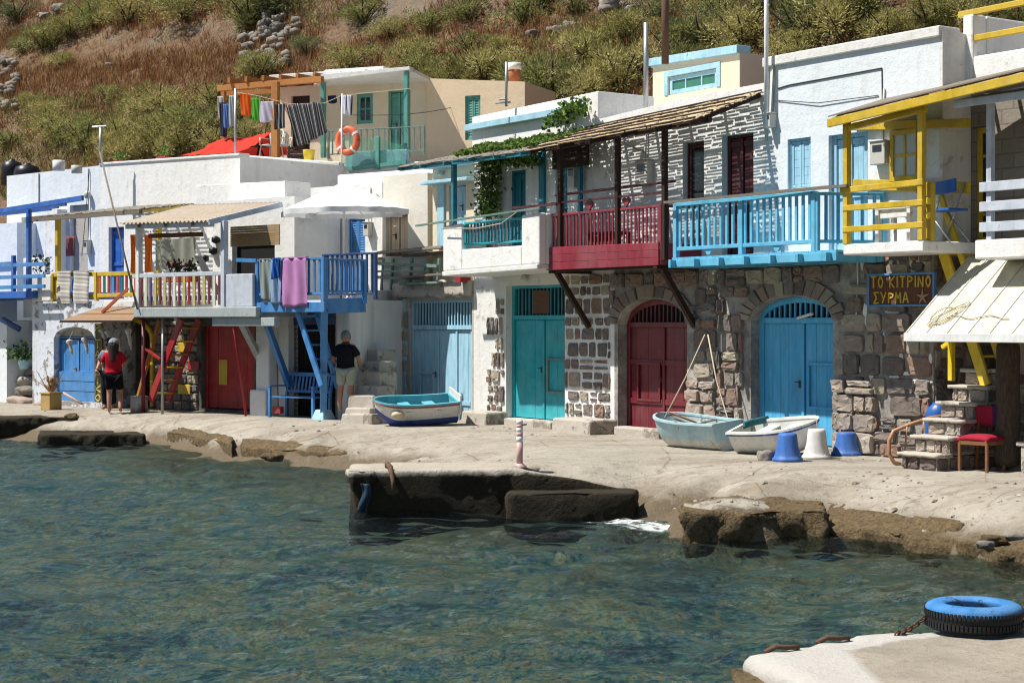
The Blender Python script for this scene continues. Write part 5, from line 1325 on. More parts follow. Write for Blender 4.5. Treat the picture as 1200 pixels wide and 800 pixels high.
# ================================================================== boats, pots and things on the quay
def boat(name, label, pos, head, L, Bm, H, mats, roll=0, pitch=0, blunt=.0, stripe=None, seats=(.3,.62), seatmat=None, tr=.82, lift=0.0):
    """small dinghy, stern at x=-L/2, bow at +L/2; mats = hull, bottom, inside, gunwale"""
    fr = Fr(pos.x, pos.y, head); root = thing(name, label, 'boat', pos)
    cr, sr, cp, sp = math.cos(rad(roll)), math.sin(rad(roll)), math.cos(rad(pitch)), math.sin(rad(pitch))
    def T(p):
        x, y, z = p; y, z = y*cr - z*sr, y*sr + z*cr; x, z = x*cp - z*sp, x*sp + z*cp
        return (x, y, z+lift)
    def hw(s): return Bm/2*(tr + (1-tr)*min(1, s/.45))*(max(0, 1-((max(0, s-.42))/.58)**(2.4 if not blunt else 2.4+blunt*3)))**(.75)+.012
    def sheer(s): return H*(1+.22*s**2.2+.03*(1-s)**2)
    def keel(s): return H*.75*max(0, (s-.72)/.28)**2.2
    def pt(s, a, off=0.0):
        w = max(.01, hw(s)-off); k0 = keel(s)+off*1.3; b = abs(a); f = b**.62
        zz = k0 + (sheer(s)-k0)*(b**2.3)
        return T((-L/2+L*s*(1-.0)+.10*H*(zz/H)*s + (off if s < .01 else 0), math.copysign(w*f, a), zz))
    NS, NA = 26, 22
    m = MB(fr)
    # outer hull with painted bottom below the line
    for (lo, hi, mi) in ((0,.66,1),(.66,1,0)):
        for sg in (-1, 1):
            m.cm = mi; m.grid(lambda u, v: pt(u, sg*(lo+(hi-lo)*v)), NS, 9)
    m.cm = 0   # transom
    for (lo, hi, mi) in ((0,.66,1),(.66,1,0)):
        m.cm = mi
        n = 8
        for i in range(n):
            a, b = lo+(hi-lo)*i/n, lo+(hi-lo)*(i+1)/n
            m.csm = False
            pa, pb, pc, pd = pt(0,-a), pt(0,a), pt(0,b), pt(0,-b); m.add([pa,pb,pc,pd], [(0,1,2,3)])
    m.build('hull', [mats[0], mats[1]], root)
    m = MB(fr)
    for sg in (-1,1): m.grid(lambda u, v: pt(.012+u*.985, sg*v, .022), NS, 10)
    m.add([pt(.012,-1,.022),pt(.012,1,.022),pt(.012,.4,.022),pt(.012,.0,.022),pt(.012,-.4,.022)],[(0,1,2,3,4)])
    m.build('inside', mats[2], root)
    m = MB(fr)
    for sg in (-1,1):
        for i in range(NS):
            s0, s1 = i/NS, (i+1)/NS
            m.hexa([tuple(Vector(pt(s,sg,o_))+Vector((0,0,dz))) for dz in (-.012,.022) for s,o_ in ((s0,-.022),(s1,-.022),(s1,.035),(s0,.035))])
    m.hexa([tuple(Vector(pt(0,a_))+Vector((dx,0,dz))) for dz in (-.02,.022) for a_,dx in ((-1,-.02),(1,-.02),(1,.03),(-1,.03))])
    m.build('gunwale', mats[3], root)
    if stripe:
        m = MB(fr)
        for sg in (-1,1): m.tube([tuple(Vector(pt(i/NS,sg*.965,-.012))) for i in range(NS+1)], .014, 6)
        m.build('rub_rail', stripe, root)
    for s in seats:
        w = hw(s)-.03; z = sheer(s)*.74; m = MB(fr); x = -L/2+L*s; m.hexa([T((x-.11,-w,z)),T((x+.11,-w,z)),T((x+.11,w,z)),T((x-.11,w,z)),T((x-.11,-w,z+.025)),T((x+.11,-w,z+.025)),T((x+.11,w,z+.025)),T((x-.11,w,z+.025))]); m.build('thwart', seatmat or mats[3], root, .005)
    return root, fr, T, pt
BW = paint('boat_white_paint', (.74,.73,.69), .45, .4, (.42,.40,.36)); BB = paint('boat_bottom_blue', (.03,.07,.34), .5, .4, (.10,.10,.14)); BT = paint('boat_turquoise_inside', (.12,.46,.55), .5, .25)
BP = paint('boat_pale_blue', (.40,.60,.66), .5, .55, (.60,.60,.55)); BPW = paint('boat_chalky_white', (.62,.63,.58), .6, .6, (.38,.36,.30)); BI = paint('boat_grey_inside', (.36,.42,.42), .6, .6, (.2,.19,.17)); BBR = paint('boat_blue_rim', (.04,.13,.42), .5, .35, (.5,.5,.5))
p = gnd2(487,499); root, fr, T, pt = boat('dinghy', 'white dinghy with turquoise inside and a dark blue bottom beside the grey steps', Vector((p.x,p.y+.3,p.z)), 197, 1.55, .85, .46, (BW,BB,BT,BT), -10, -4, 1.0, paint('thin_red_line', (.50,.05,.04), .5, .3), tr=.9, lift=.0)
m = MB(fr); m.hexa([T((-1.05,-.5,.34)),T((-.42,-.55,.37)),T((-.42,-.51,.37)),T((-1.05,-.46,.34)),T((-1.06,-.5,.74)),T((-.43,-.55,.70)),T((-.43,-.51,.70)),T((-1.06,-.46,.74))]); 
m = MB(fr); m.hexa([T((-.80,-.40,.22)),T((-.765,-.40,.22)),T((-.765,.40,.22)),T((-.80,.40,.22)),T((-.82,-.42,.62)),T((-.785,-.42,.62)),T((-.785,.42,.62)),T((-.82,.42,.62))]); m.build('stern_board', BW, root, .01)
f_ = gnd2(459,488); m = MB(); a_ = fr.loc(Vector((0,0,0)))
q = MB(fr); e = Vector(T((.46,.42,.34))); q.tube([tuple(e+Vector((.13,0,0))),tuple(e+Vector((.11,0,0))),tuple(e+Vector((.05,.01,0))),tuple(e-Vector((.06,-.01,0))),tuple(e-Vector((.12,0,0)))],[.015,.05,.072,.068,.02],10)
q.build('fender', simple('cream_fender', (.60,.52,.34), .5), root)
p = gnd2(822,527); root, fr, T, pt = boat('dinghy', 'pale blue dinghy with flaking paint and oars resting across it', Vector((p.x-.05,p.y+.5,p.z)), 128, 1.5, .78, .42, (BP,BPW,BI,BP), -5, 0, .6, tr=.8, lift=.0)
m = MB()
for (a, b) in (((784,483),(832,501)),((790,490),(824,503)),((795,501),(856,488))):
    P0, P1 = at(a[0],a[1],p.y+.2), at(b[0],b[1],p.y+.7); o_ = MB(); o_.tube([P0,P0.lerp(P1,.75),P0.lerp(P1,.8),P1],[.014,.016,.03,.034],7,True,True)
    tag(o_.build('oar', OLDWOOD if a[0] != 784 else ORANGEW), {784:'orange brown oar sticking up from the pale blue dinghy',790:'short grey oar inside the pale blue dinghy',795:'long grey oar lying across the rim of the pale blue dinghy'}[a[0]], 'oar')
rp = MB(); top = A.w(A.X(826,-.5),-.5,A.Z(826,392,-.5)); e1 = at(779,489,p.y+.5); e2 = at(853,491,p.y+.6)
rp.tube([top, top.lerp(e1,.5)-Vector((0,0,.05)), e1],.010,6,True,True); rp.build
tag(rp.build('mooring_rope', ROPE), 'pale rope from the balcony strut to the bow of the pale blue dinghy', 'rope')
rp = MB(); rp.tube([top+Vector((.05,0,0)), top.lerp(e2,.5)-Vector((0,0,.05)), e2, e2+Vector((.05,-.3,-.3)), gnd2(868,527)+Vector((0,0,.02))],.012,6,True,True); tag(rp.build('mooring_rope', ROPE), 'pale rope from the balcony strut hanging over the stern of the pale blue dinghy', 'rope')
p = gnd2(924,536); root, fr, T, pt = boat('dinghy', 'white dinghy with a blue rim tipped towards the water behind the big pots', Vector((p.x-.02,p.y+.6,p.z)), -40, 1.32, .80, .38, (BW,BW,BPW,BW), 13, 3, .5, BBR, tr=.88, lift=.05)
for (a, b, lb_) in (((890,511),(952,497),'white plank lying lengthwise in the blue rimmed dinghy'),((898,514),(956,502),'second white plank nearer the pots in the blue rimmed dinghy')):
    P0, P1 = at(a[0],a[1],p.y+.35), at(b[0],b[1],p.y+.45); o_ = MB(); o_.beam(P0,P1,.09,.03); tag(o_.build('plank', BW, None, .005), lb_, 'plank')
o_ = MB(); P0 = at(872,500,p.y+1.0)
for k in range(5):
    o_.tube([at(872,496+k,p.y+.9),at(880,493+k,p.y+1.0),at(890,491+k,p.y+1.05),at(900,489+k,p.y+1.1)],.03,6,True,True)
tag(o_.build('folded_net', simple('teal_net', (.03,.14,.16), .9, .5, 40, .5)), 'dark teal folded net between the two dinghies', 'net')
def pot(px0, px1, top, bot, mat, lab):
    c = gnd2((px0+px1)/2, bot-2); w = (px1-px0)/F*c.y/2; h_ = (bot-top)/F*c.y*.96
    m = MB(); m.lathe((c.x,c.y,c.z-.01), [(w*.9,0),(w,.01),(w*1.0,.05),(w*.90,.065),(w*.86,.10),(w*.70,h_*.55),(w*.62,h_*.90),(w*.58,h_*.98),(w*.50,h_),(w*.2,h_)], 28)
    for k in range(len(m.v)): m.v[k] += Vector((noise.noise(m.v[k]*9),noise.noise(m.v[k]*9+Vector((5,5,5))),0))*.006
    tag(m.build('flower_pot', mat), lab, 'pot')
BPOT = paint('blue_pot_paint', (.035,.15,.50), .6, .3, (.45,.40,.36)); WPOT = paint('white_pot_paint', (.74,.72,.68), .7, .5, (.45,.36,.30))
pot(905,941,507,542,BPOT,'upturned blue pot between the stone and the white pot')
pot(940,974,502,539,WPOT,'upturned white pot between two blue ones'); pot(974,1010,506,535,BPOT,'upturned blue pot set back by the stone wall')
p = gnd2(897,539); m = MB(); m.rock((p.x,p.y,.06),(.13,.11,.10),77,.35,3); tag(m.build('boulder', simple('grey_stone', (.26,.23,.20), .9, .35, 12, .5)), 'grey rounded stone at the foot of the blue pot', 'boulder')
# flexible bollard
bo = thing('bollard', 'pink and white striped bollard post on the edge of the quay', 'bollard', gnd2(609,553))
c = gnd2(609,552); c.z = max(c.z, -.04); PK = paint('pink_plastic', (.66,.40,.40), .5, .3, (.7,.55,.5)); m = MB(); m.lathe((c.x,c.y,c.z), [(.10,0),(.10,.02),(.055,.05),(.05,.06)], 16); m.build('base', PK, bo)
for k, (z0, z1_, mt) in enumerate(((.06,.36,PK),(.36,.44,WPAINT),(.44,.50,PK),(.50,.56,WPAINT),(.56,.61,PK),(.61,.67,WPAINT))):
    m = MB(); m.lathe((c.x,c.y,c.z+z0), [(.045,0),(.045,z1_-z0)], 16); o_ = m.build('band', mt, bo)
m = MB(); m.tube([(c.x+.04,c.y,c.z+.60),(c.x+.10,c.y-.01,c.z+.61)],.012,6,True,True); m.build('hook', IRON, bo)

# ---------------------------------------------------------------- jetty, ledges, near pier
PIER = NT('weedy_shaded_concrete'); sp_ = PIER.n('SeparateXYZ', Vector=PIER.n('NewGeometry').outputs['Position']).outputs[2]; a = PIER.noise(3.5,6,.75); b = PIER.noise(18,5,.75)
dryc = PIER.mix(a, (.26,.23,.18), (.55,.50,.42)); wet = PIER.mix(b, (.010,.008,.006), (.050,.038,.020))  # wet weed, blackened further with the shadow on the jetty's front face
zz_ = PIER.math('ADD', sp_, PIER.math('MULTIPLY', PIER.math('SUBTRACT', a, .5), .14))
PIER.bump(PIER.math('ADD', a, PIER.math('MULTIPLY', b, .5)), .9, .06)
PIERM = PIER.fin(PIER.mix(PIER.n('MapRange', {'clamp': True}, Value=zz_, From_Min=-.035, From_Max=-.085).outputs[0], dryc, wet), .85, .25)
def chunk(name, label, cat, poly, z0, z1, mat, rough=.05, cell=.09, seed=1, ztop=None, under=.0):
    """broken block: an outline in world (x,y), with worn edges and a pitted skin"""
    cx_ = sum(p[0] for p in poly)/len(poly); cy_ = sum(p[1] for p in poly)/len(poly)
    ring = []
    for a, b in zip(poly, poly[1:]+poly[:1]):
        n = max(1, int((Vector(b)-Vector(a)).length/cell)); ring += [Vector(a).lerp(Vector(b), i/n) for i in range(n)]
    m = MB(); N = len(ring); L = max(4, int((z1-z0)/cell)); off = Vector((seed*3.3, seed*7.7, 0)); pts = []; fs = []
    zt_ = lambda p: (ztop(p.x,p.y) if ztop else z1)
    lv = [(i/L, 0.0) for i in range(L)] + [(1-.02, .012), (1, .04)] + [(1, q) for q in (.12,.3,.55,.8)]
    for f, sh in lv:
        for p in ring:
            d = Vector((cx_-p.x, cy_-p.y)); q = Vector((p.x, p.y)) + (d*sh if sh > .1 else d.normalized()*sh)
            z = z0 + (zt_(p)-z0)*f; v = Vector((q.x, q.y, z)); n_ = noise.noise(v*2.3+off)*1.0 + noise.noise(v*6+off)*.6 + noise.noise(v*14+off)*.35
            if sh < .1:
                out = -d.normalized(); v += Vector((out.x, out.y, 0))*(n_*rough - under*(1-f)**1.5)
                v.z += (f > .9)*n_*rough*.35
            else: v.z += n_*rough*.35
            pts.append(v)
    for i in range(len(lv)-1):
        for k in range(N):
            k2 = (k+1) % N; fs.append((i*N+k, i*N+k2, (i+1)*N+k2, (i+1)*N+k))
    pts.append(Vector((cx_, cy_, zt_(Vector((cx_,cy_))))))
    for k in range(N): fs.append(((len(lv)-1)*N+k, (len(lv)-1)*N+(k+1)%N, len(pts)-1))
    m.csm = True; m.add(pts, fs, True); return m
g2 = lambda px, Y: ((px-CX)/F*Y, Y)
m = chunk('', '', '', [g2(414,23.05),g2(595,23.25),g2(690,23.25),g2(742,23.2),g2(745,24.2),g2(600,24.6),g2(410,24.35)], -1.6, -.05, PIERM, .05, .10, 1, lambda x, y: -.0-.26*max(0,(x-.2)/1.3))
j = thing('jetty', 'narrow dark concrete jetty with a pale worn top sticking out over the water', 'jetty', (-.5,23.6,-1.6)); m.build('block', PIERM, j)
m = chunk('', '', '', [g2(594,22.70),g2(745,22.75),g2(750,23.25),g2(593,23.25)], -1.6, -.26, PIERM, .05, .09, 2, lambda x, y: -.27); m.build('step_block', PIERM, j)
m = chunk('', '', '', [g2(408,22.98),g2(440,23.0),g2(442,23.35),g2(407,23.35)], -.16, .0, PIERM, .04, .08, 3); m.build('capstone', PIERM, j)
ir = MB(); c = at(453,552,23.2); ir.tube([c+Vector((-.02,.35,.02)),c+Vector((0,.1,.10)),c+Vector((.05,-.02,.06)),c+Vector((.10,-.22,-.10)),c+Vector((.11,-.25,-.3))],[.03,.035,.04,.03,.018],7,True,True); tag(ir.build('mooring_iron', IRON), 'rusty bent mooring iron on the left end of the jetty', 'mooring iron')
tp = MB(); c = at(425,575,22.95); tp.grid(lambda u, v: tuple(c+Vector((-.03+.12*u+.03*math.sin(v*5), -.02+.03*math.sin(u*6+v*4), .10-.38*v))), 8, 10, .012); tag(tp.build('plastic_sheet', simple('dark_blue_plastic',(.02,.04,.07),.3)), 'scrap of dark blue plastic hanging on the left end of the jetty', 'plastic scrap')
LEDGE = NT('brown_shore_rock'); a = LEDGE.noise(4,6,.75); b = LEDGE.noise(16,6,.8)
LEDGE.bump(LEDGE.math('ADD', a, LEDGE.math('MULTIPLY', b, .6)), 1.0, .08); LEDGEM = LEDGE.fin(LEDGE.mix(LEDGE.ramp(b,[(.4,0.0),(.65,1.0)]), LEDGE.mix(a,(.09,.062,.030),(.40,.27,.13)), (.038,.034,.018)), .75, .3)
def shore_rock(px0, px1, Yf, depth, zt_, lab, seed, name='shore_rock', rough=.16, mat=None, yj=.25, slope=.0):
    r_ = random.Random(seed); n = max(4, int((px1-px0)/18)); fpts = [(px0+(px1-px0)*i/n) for i in range(n+1)]
    Yfn = Yf if callable(Yf) else (lambda t: Yf)
    poly = [g2(p, Yfn((p-px0)/(px1-px0))+r_.uniform(-yj,yj)) for p in fpts]
    poly += [((p-CX)/F*(Yfn((p-px0)/(px1-px0))+depth), Yfn((p-px0)/(px1-px0))+depth) for p in reversed(fpts)]
    zf_ = (lambda x, y: zt_ + slope*max(0, y-Yfn(min(1,max(0,(CX+F*x/y-px0)/(px1-px0)))))) if slope else None
    m = chunk('', '', '', poly, -1.2, zt_, None, rough, .06, seed, zf_, under=.12)
    tag(m.build(name, mat or LEDGEM), lab, 'rock')
shore_rock(800, 968, 20.3, 1.0, -.25, 'rough brown rock block with a dark wet face right of the foam', 4, rough=.12, yj=.12, slope=.05)
shore_rock(968, 1210, lambda t: 20.5-2.3*t, 1.3, -.45, 'low weedy rock shelf running along the water to the right edge', 5, rough=.12, yj=.15, slope=.10)
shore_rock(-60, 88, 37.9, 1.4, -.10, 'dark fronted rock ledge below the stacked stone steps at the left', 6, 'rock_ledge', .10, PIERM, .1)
shore_rock(196, 272, lambda t: 36.3-3.6*t, .8, -.33, 'broken brown ledge at the water line left of the blue bench', 8, 'rock_ledge', .10, None, .15, .12)
shore_rock(284, 408, lambda t: 32.5-1.9*t, .8, -.36, 'broken brown ledge at the water line behind the left end of the jetty', 9, 'rock_ledge', .10, None, .15, .12)
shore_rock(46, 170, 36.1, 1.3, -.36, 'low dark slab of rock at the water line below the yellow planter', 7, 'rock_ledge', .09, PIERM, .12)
for i, (px, py, s_, lab) in enumerate([(1133,623,.16,'dark stone on the weedy shelf'),(1148,617,.10,'small dark stone next to another on the weedy shelf'),(1165,634,.12,'reddish stone on the weedy shelf'),(1190,632,.13,'pale stone near the right edge on the shelf'),(1155,640,.09,'little pale stone in front of the reddish one'),
        (320,537,.14,'dark stone at the water line under the blue stair'),(84,489,.13,'dark stone lying beside the yellow planter')]):
    p = gnd(px, py, -.40 if px > 1000 else -.5 if px > 600 else -.05); m = MB(); m.rock((p.x,p.y,p.z+(.02 if px not in (735,700) else -.12)),(s_*1.2,s_,s_*.55 if px not in (735,700) else .1),i+300,.4,3); tag(m.build('shore_stone', LEDGEM if i not in (3,4) else HROCK), lab, 'stone')
# near pier with the tyre
NP = NT('pale_pier_concrete'); a = NP.noise(1.3,6,.7); b = NP.noise(14,6,.8); pos = NP.n('SeparateXYZ', Vector=NP.n('NewGeometry').outputs['Position'])
pA, pB = gnd(985,764), gnd(1085,746); tx, ty_ = (pB-pA).normalized().x, (pB-pA).normalized().y
edge = NP.math('ADD', NP.math('ADD', NP.math('MULTIPLY', pos.outputs[0], -ty_), NP.math('MULTIPLY', pos.outputs[1], tx)), NP.math('MULTIPLY', NP.math('SUBTRACT', a, .5), .5))
left = NP.math('MULTIPLY', NP.math('SUBTRACT', pA.x+.05, pos.outputs[0]), .9)
edge = NP.math('MAXIMUM', NP.math('SUBTRACT', edge, -pA.x*ty_ + pA.y*tx), left)
ws = NP.ramp(NP.math('ADD', edge, .5), [(.47,0.0),(.53,1.0)])
c0 = NP.mix(NP.ramp(a,[(.35,0.0),(.7,1.0)]), (.27,.24,.19), (.37,.33,.265)); c0 = NP.mix(NP.ramp(b,[(.5,0.0),(.7,1.0)]), c0, (.22,.19,.15))
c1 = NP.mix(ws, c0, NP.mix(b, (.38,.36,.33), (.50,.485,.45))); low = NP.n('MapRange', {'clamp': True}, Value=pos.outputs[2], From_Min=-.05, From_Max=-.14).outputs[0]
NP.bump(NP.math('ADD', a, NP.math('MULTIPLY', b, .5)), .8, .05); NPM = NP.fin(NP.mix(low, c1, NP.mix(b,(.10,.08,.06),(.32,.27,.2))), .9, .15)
f0 = gnd(872,768); f1 = gnd(1000,745); f2 = gnd(1110,736); f3 = gnd(1260,732)
m = chunk('', '', '', [(f0.x,f0.y),(1.60,9.48),(2.15,7.9),(5.5,7.9),(5.8,10.9),(f3.x,f3.y),(f2.x,f2.y),(f1.x,f1.y)][::-1], -1.6, .0, NPM, .045, .06, 11)
npo = m.build('near_pier', NPM); tag(npo, 'corner of a whitewashed concrete pier nearest the viewer', 'pier')
m = chunk('', '', '', [(f0.x-.06,f0.y+.03),(1.47,9.48),(2.0,7.8),(5.5,7.8),(5.8,10.95),(f3.x,f3.y+.05),(f2.x,f2.y+.07),(f1.x,f1.y+.06)][::-1], -1.7, -.10, None, .09, .06, 13); m.build('rubble_base', LEDGEM, npo)
ty = thing('tyre', 'car tyre lying flat with its upper half painted bright blue', 'tyre', gnd(1141,742))
c = gnd(1141,738.5); Ro, wd = .305, .17
RUB = simple('black_rubber', (.018,.018,.019), .75, .3, 30, .3); TBL = paint('blue_tyre_paint', (.035,.20,.48), .8, .4, (.04,.05,.07), 6, .5)
def tyre_ring(prof, mat, nm):
    m = MB(); m.lathe((c.x,c.y,.015), prof, 64, False); return m.build(nm, mat, ty)
tyre_ring([(Ro-.035,0),(Ro-.012,.012),(Ro,.035),(Ro+.003,.105)], RUB, 'lower_tread')
tyre_ring([(Ro+.004,.107),(Ro+.002,.138),(Ro-.012,.158),(Ro-.04,.170),(Ro-.09,.172),(Ro-.125,.160),(Ro-.135,.145),(Ro-.12,.12),(Ro-.10,.05),(Ro-.1,.01)], TBL, 'painted_sidewall')
m = MB()
for k in range(72):
    t = 2*math.pi*k/72
    for (z0, z1_, dt) in ((.025,.062,0),(.095,.132,.04)):
        a_, b_ = t+dt, t+dt+.055; ro, ri = Ro+.011, Ro-.01
        m.add([(c.x+r_*math.cos(q_), c.y+r_*math.sin(q_), z) for z in (z0+.015,z1_+.015) for r_,q_ in ((ri,a_),(ri,b_),(ro,b_),(ro,a_))], [(0,1,2,3),(7,6,5,4),(0,4,5,1),(1,5,6,2),(2,6,7,3),(3,7,4,0)], True)
m.build('tread_blocks', RUB, ty)
ch_ = MB(); P0, P1 = at(1089,735,10.9)+Vector((0,0,-.0)), gnd(1052,745)
P0 = Vector((c.x-Ro-.01, c.y, .09)); P1 = Vector((gnd(1050,746).x, gnd(1050,746).y, .02))
for k in range(9):
    q_ = P0.lerp(P1,(k+.5)/9)-Vector((0,0,.02*math.sin(math.pi*(k+.5)/9))); d = (P1-P0).normalized(); u = Vector((0,0,1)) if k%2 else Vector((0,1,0)).cross(d).cross(d)*-1
    if k % 2: u = d.cross(Vector((0,0,1))).normalized()
    else: u = Vector((0,0,1))
    pts = [q_+d*(.03*math.cos(t*math.pi/5))+u*(.014*math.sin(t*math.pi/5)) for t in range(11)]; ch_.tube(pts,.0065,5,False,True)
tag(ch_.build('chain', IRON), 'rusty chain running from the blue tyre to the pier edge', 'chain')
for (px, py, lab) in ((975,752,'rusty iron ring on the pier edge, nearer the tyre'),(915,763,'rusty rope end on the outer corner of the pier')):
    p = gnd(px,py); q = MB(); q.tube([p+Vector((-.10,-.02,.0)),p+Vector((-.03,0,.03)),p+Vector((.05,.03,.02)),p+Vector((.12,.06,.015))],.016,6,True,True); tag(q.build('mooring_iron', IRON), lab, 'mooring iron')

# ================================================================== left-hand row (frame B) and the houses above
def opB(p0, p1, top, bot, y=0.0): return (*B.rect(p0, p1, top, bot, y), 0.0)
YU = 2.4
# ---------------------------------------------------------------- long white house at the back left
r = thing('house', 'long white house with a blue doorway behind the yellow and coloured railings', 'house', B.w(-8, YU, 0))
xl, xc, xr = B.X(8,YU), B.X(118,YU), B.X(282,YU)
zA, zB_, zC = B.Z(12,206,YU), B.Z(118,194,YU), B.Z(280,183,YU)
dk = opB(25,39,254,350,YU); db = opB(128,146,266,350,YU); wn = opB(82,103,240,335,YU)
m = MB(B); facade(m, xl, xc, -.1, lambda x: zA+(zB_-zA)*(x-xl)/(xc-xl), YU, 3.6, [dk, wn], .22); m.build('blue_white_wall', BLUEWHITE, r)
m = MB(B); facade(m, xc+.003, xr, -.1, lambda x: zB_+(zC-zB_)*(x-xc)/(xr-xc), YU-.02, 3.6, [db], .22); m.build('long_wall', WHITE, r)
plank_door(r, B, (*db[:4],0), YU+.1, BLUE, .06, (), 0, None, 'door', None, 3, (.1,.5,.95), None, None, True, 3)
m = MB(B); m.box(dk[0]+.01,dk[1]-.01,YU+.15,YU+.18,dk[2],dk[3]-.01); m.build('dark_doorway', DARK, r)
m = MB(B); m.box(wn[0]+.01,wn[1]-.01,YU+.12,YU+.15,wn[2],wn[3]-.01); m.build('door', GREYPLASTER, r)
m = MB(B); m.box(B.X(53,YU-.3),B.X(67,YU-.3),YU-.3,YU-.003,2,B.Z(60,247,YU)); m.build('pilaster', WHITE, r)
meterbox(r, B, B.X(105,YU), YU, B.Z(105,290,YU), .18, .36)
m = MB(B); m.tube([(B.X(46,YU),YU-.02,B.Z(46,203,YU)),(B.X(46,YU),YU-.02,B.Z(46,240,YU))],.018,5); m.build('drain_pipe', GREYPL, r); m = MB(B); m.tube([(B.X(105,YU),YU-.04,B.Z(105,198,YU)),(B.X(105,YU),YU-.04,B.Z(105,278,YU))],.012,5); m.build('cable', CABLE, r)
m = MB(B); m.lathe((B.X(106,YU),YU-.1,B.Z(106,233,YU)),[(.05,0),(.09,.05),(.09,.14),(.05,.2)],10); m.build('junction_box', GREYPL, r)
m = MB(B); m.hexa([(xc-.02,YU-.05,zB_-.0),(xr,YU-.05,zC-.0),(xr,YU+.3,zC),(xc-.02,YU+.3,zB_),(xc-.02,YU-.05,zB_+.07),(xr,YU-.05,zC+.07),(xr,YU+.3,zC+.07),(xc-.02,YU+.3,zB_+.07)]); m.build('coping', OLDWHITE, r, .02)
# upper floor terrace slab that the left houses share
zfl = 2.14
# ---------------------------------------------------------------- terrace block with the cobalt arched door and yellow rails
r = thing('boat_garage', 'flaking white boat garage with a cobalt blue door under the yellow railed terrace', 'garage', B.w(-6.5,-.6,0))
yb = -.6; bo_ = archop(B, 63, 111, 383, 396, .12, yb); x0, x1 = B.X(38,yb), B.X(122,yb); zt = B.Z(80,353,yb)
m = MB(B); facade(m, x0, x1, -.1, zt, yb, YU-yb-.01, [bo_], .30); m.build('wall', SHOPWHITE, r)
d = plank_door(r, B, (bo_[0],bo_[1],bo_[2],bo_[3]+.02,0), yb+.16, BLUEM, .05, (.5,), 0, BLUEM, 'boat_door', None, 9, (.46,), None, None, True, 14)
m = MB(B); m.prism([(bo_[0]-.02,bo_[3]+.03),(bo_[1]+.02,bo_[3]+.03),(bo_[1]+.02,bo_[3]+bo_[4]+.05),(bo_[0]-.02,bo_[3]+bo_[4]+.05)], yb+.20, yb+.28); m.build('arch_infill', CONC, r)
m = MB(B); zm = bo_[2]+(bo_[3]-bo_[2])*.47; 
for k in range(3): m.rt().box(bo_[0]+.01,bo_[1]-.01,yb+.10,yb+.13,bo_[2]+.01+(zm-bo_[2])*k/3,bo_[2]+(zm-bo_[2])*(k+1)/3-.006)
m.build('lower_boards', BLUEM, d)
m = MB(B); ye = B.X(38,yb); m.box(B.X(38,yb)-.004,B.X(60,yb),yb-.015,yb+.5,zt+.003,B.Z(50,322,yb)); m.build('pier_post', OLDWHITE, r, .03)
railx0, railx1 = B.X(60,yb), B.X(163,yb); zr0, zr1 = B.Z(60,322,yb), B.Z(163,320,yb)
rl = thing('yellow_fence', 'yellow railing with red green and orange pickets on the terrace over the cobalt door', 'railing', B.w(railx0,yb,zt))
m = MB(B); m.beam((railx0,yb+.05,zr0),(railx1,yb+.05,zr1),.05,.10); m.beam((railx0,yb+.05,zt+.11),(railx1,yb+.05,zt+.14),.05,.09); m.build('rails', YEL, rl, .006)
for px in (60, 111, 163): m = MB(B); xx = B.X(px,yb); m.beam((xx,yb+.05,zt),(xx,yb+.05,zr0+.03),.09,.09); m.build('post', YEL, rl, .006)
ORG = paint('orange_red_paint', (.55,.10,.03), .5, .2); GRN = paint('bottle_green_paint', (.02,.14,.08), .5, .2); CRM = paint('pale_cream_paint', (.72,.68,.52), .5, .3); WINE = paint('wine_paint', (.17,.012,.03), .5, .2); PURP = paint('purple_paint', (.10,.04,.16), .5, .2); STRAW = paint('straw_yellow_paint', (.55,.45,.16), .5, .3)
cols = [ORG,GRN,RED,BLUEM,ORG,GRN,RED,GRN,ORG]
for k in range(9):
    xx = B.X(115+k*5.2,yb); m = MB(B); m.beam((xx,yb+.05,zt+.08),(xx,yb+.05,zr0-.03),.075,.022); m.build('picket', cols[k], rl)
for (p0, p1, lab) in ((68,85,'pale grey rag rug hanging over the left of the yellow railing'),(88,106,'striped grey rag rug hanging beside the yellow post')):
    m = MB(B); xa_, xb_ = B.X(p0,yb), B.X(p1,yb); z1_ = B.Z(76,318.5,yb); z0_ = B.Z(76,356,yb); n = 24
    for i in range(n):
        v0, v1 = i/n, (i+1)/n; m.ct = R.random(); f = lambda v: (yb-.035+.012*math.sin(v*7), z1_+(z0_-z1_)*v)
        m.grid(lambda u, v: (xa_+(xb_-xa_)*u, f(v0+(v1-v0)*v)[0]-.015*math.sin(u*9+p0), f(v0+(v1-v0)*v)[1]), 8, 1, .012)
    m.box(xa_, xb_, yb-.03, yb+.10, z1_, z1_+.02)
    tag(m.build('rag_rug', cloth('rug_cloth_%d' % p0, [(0,(.40,.38,.35)),(.35,(.50,.48,.45)),(.7,(.34,.31,.30)),(.85,(.52,.50,.46))], trans=.0)), lab, 'rug')
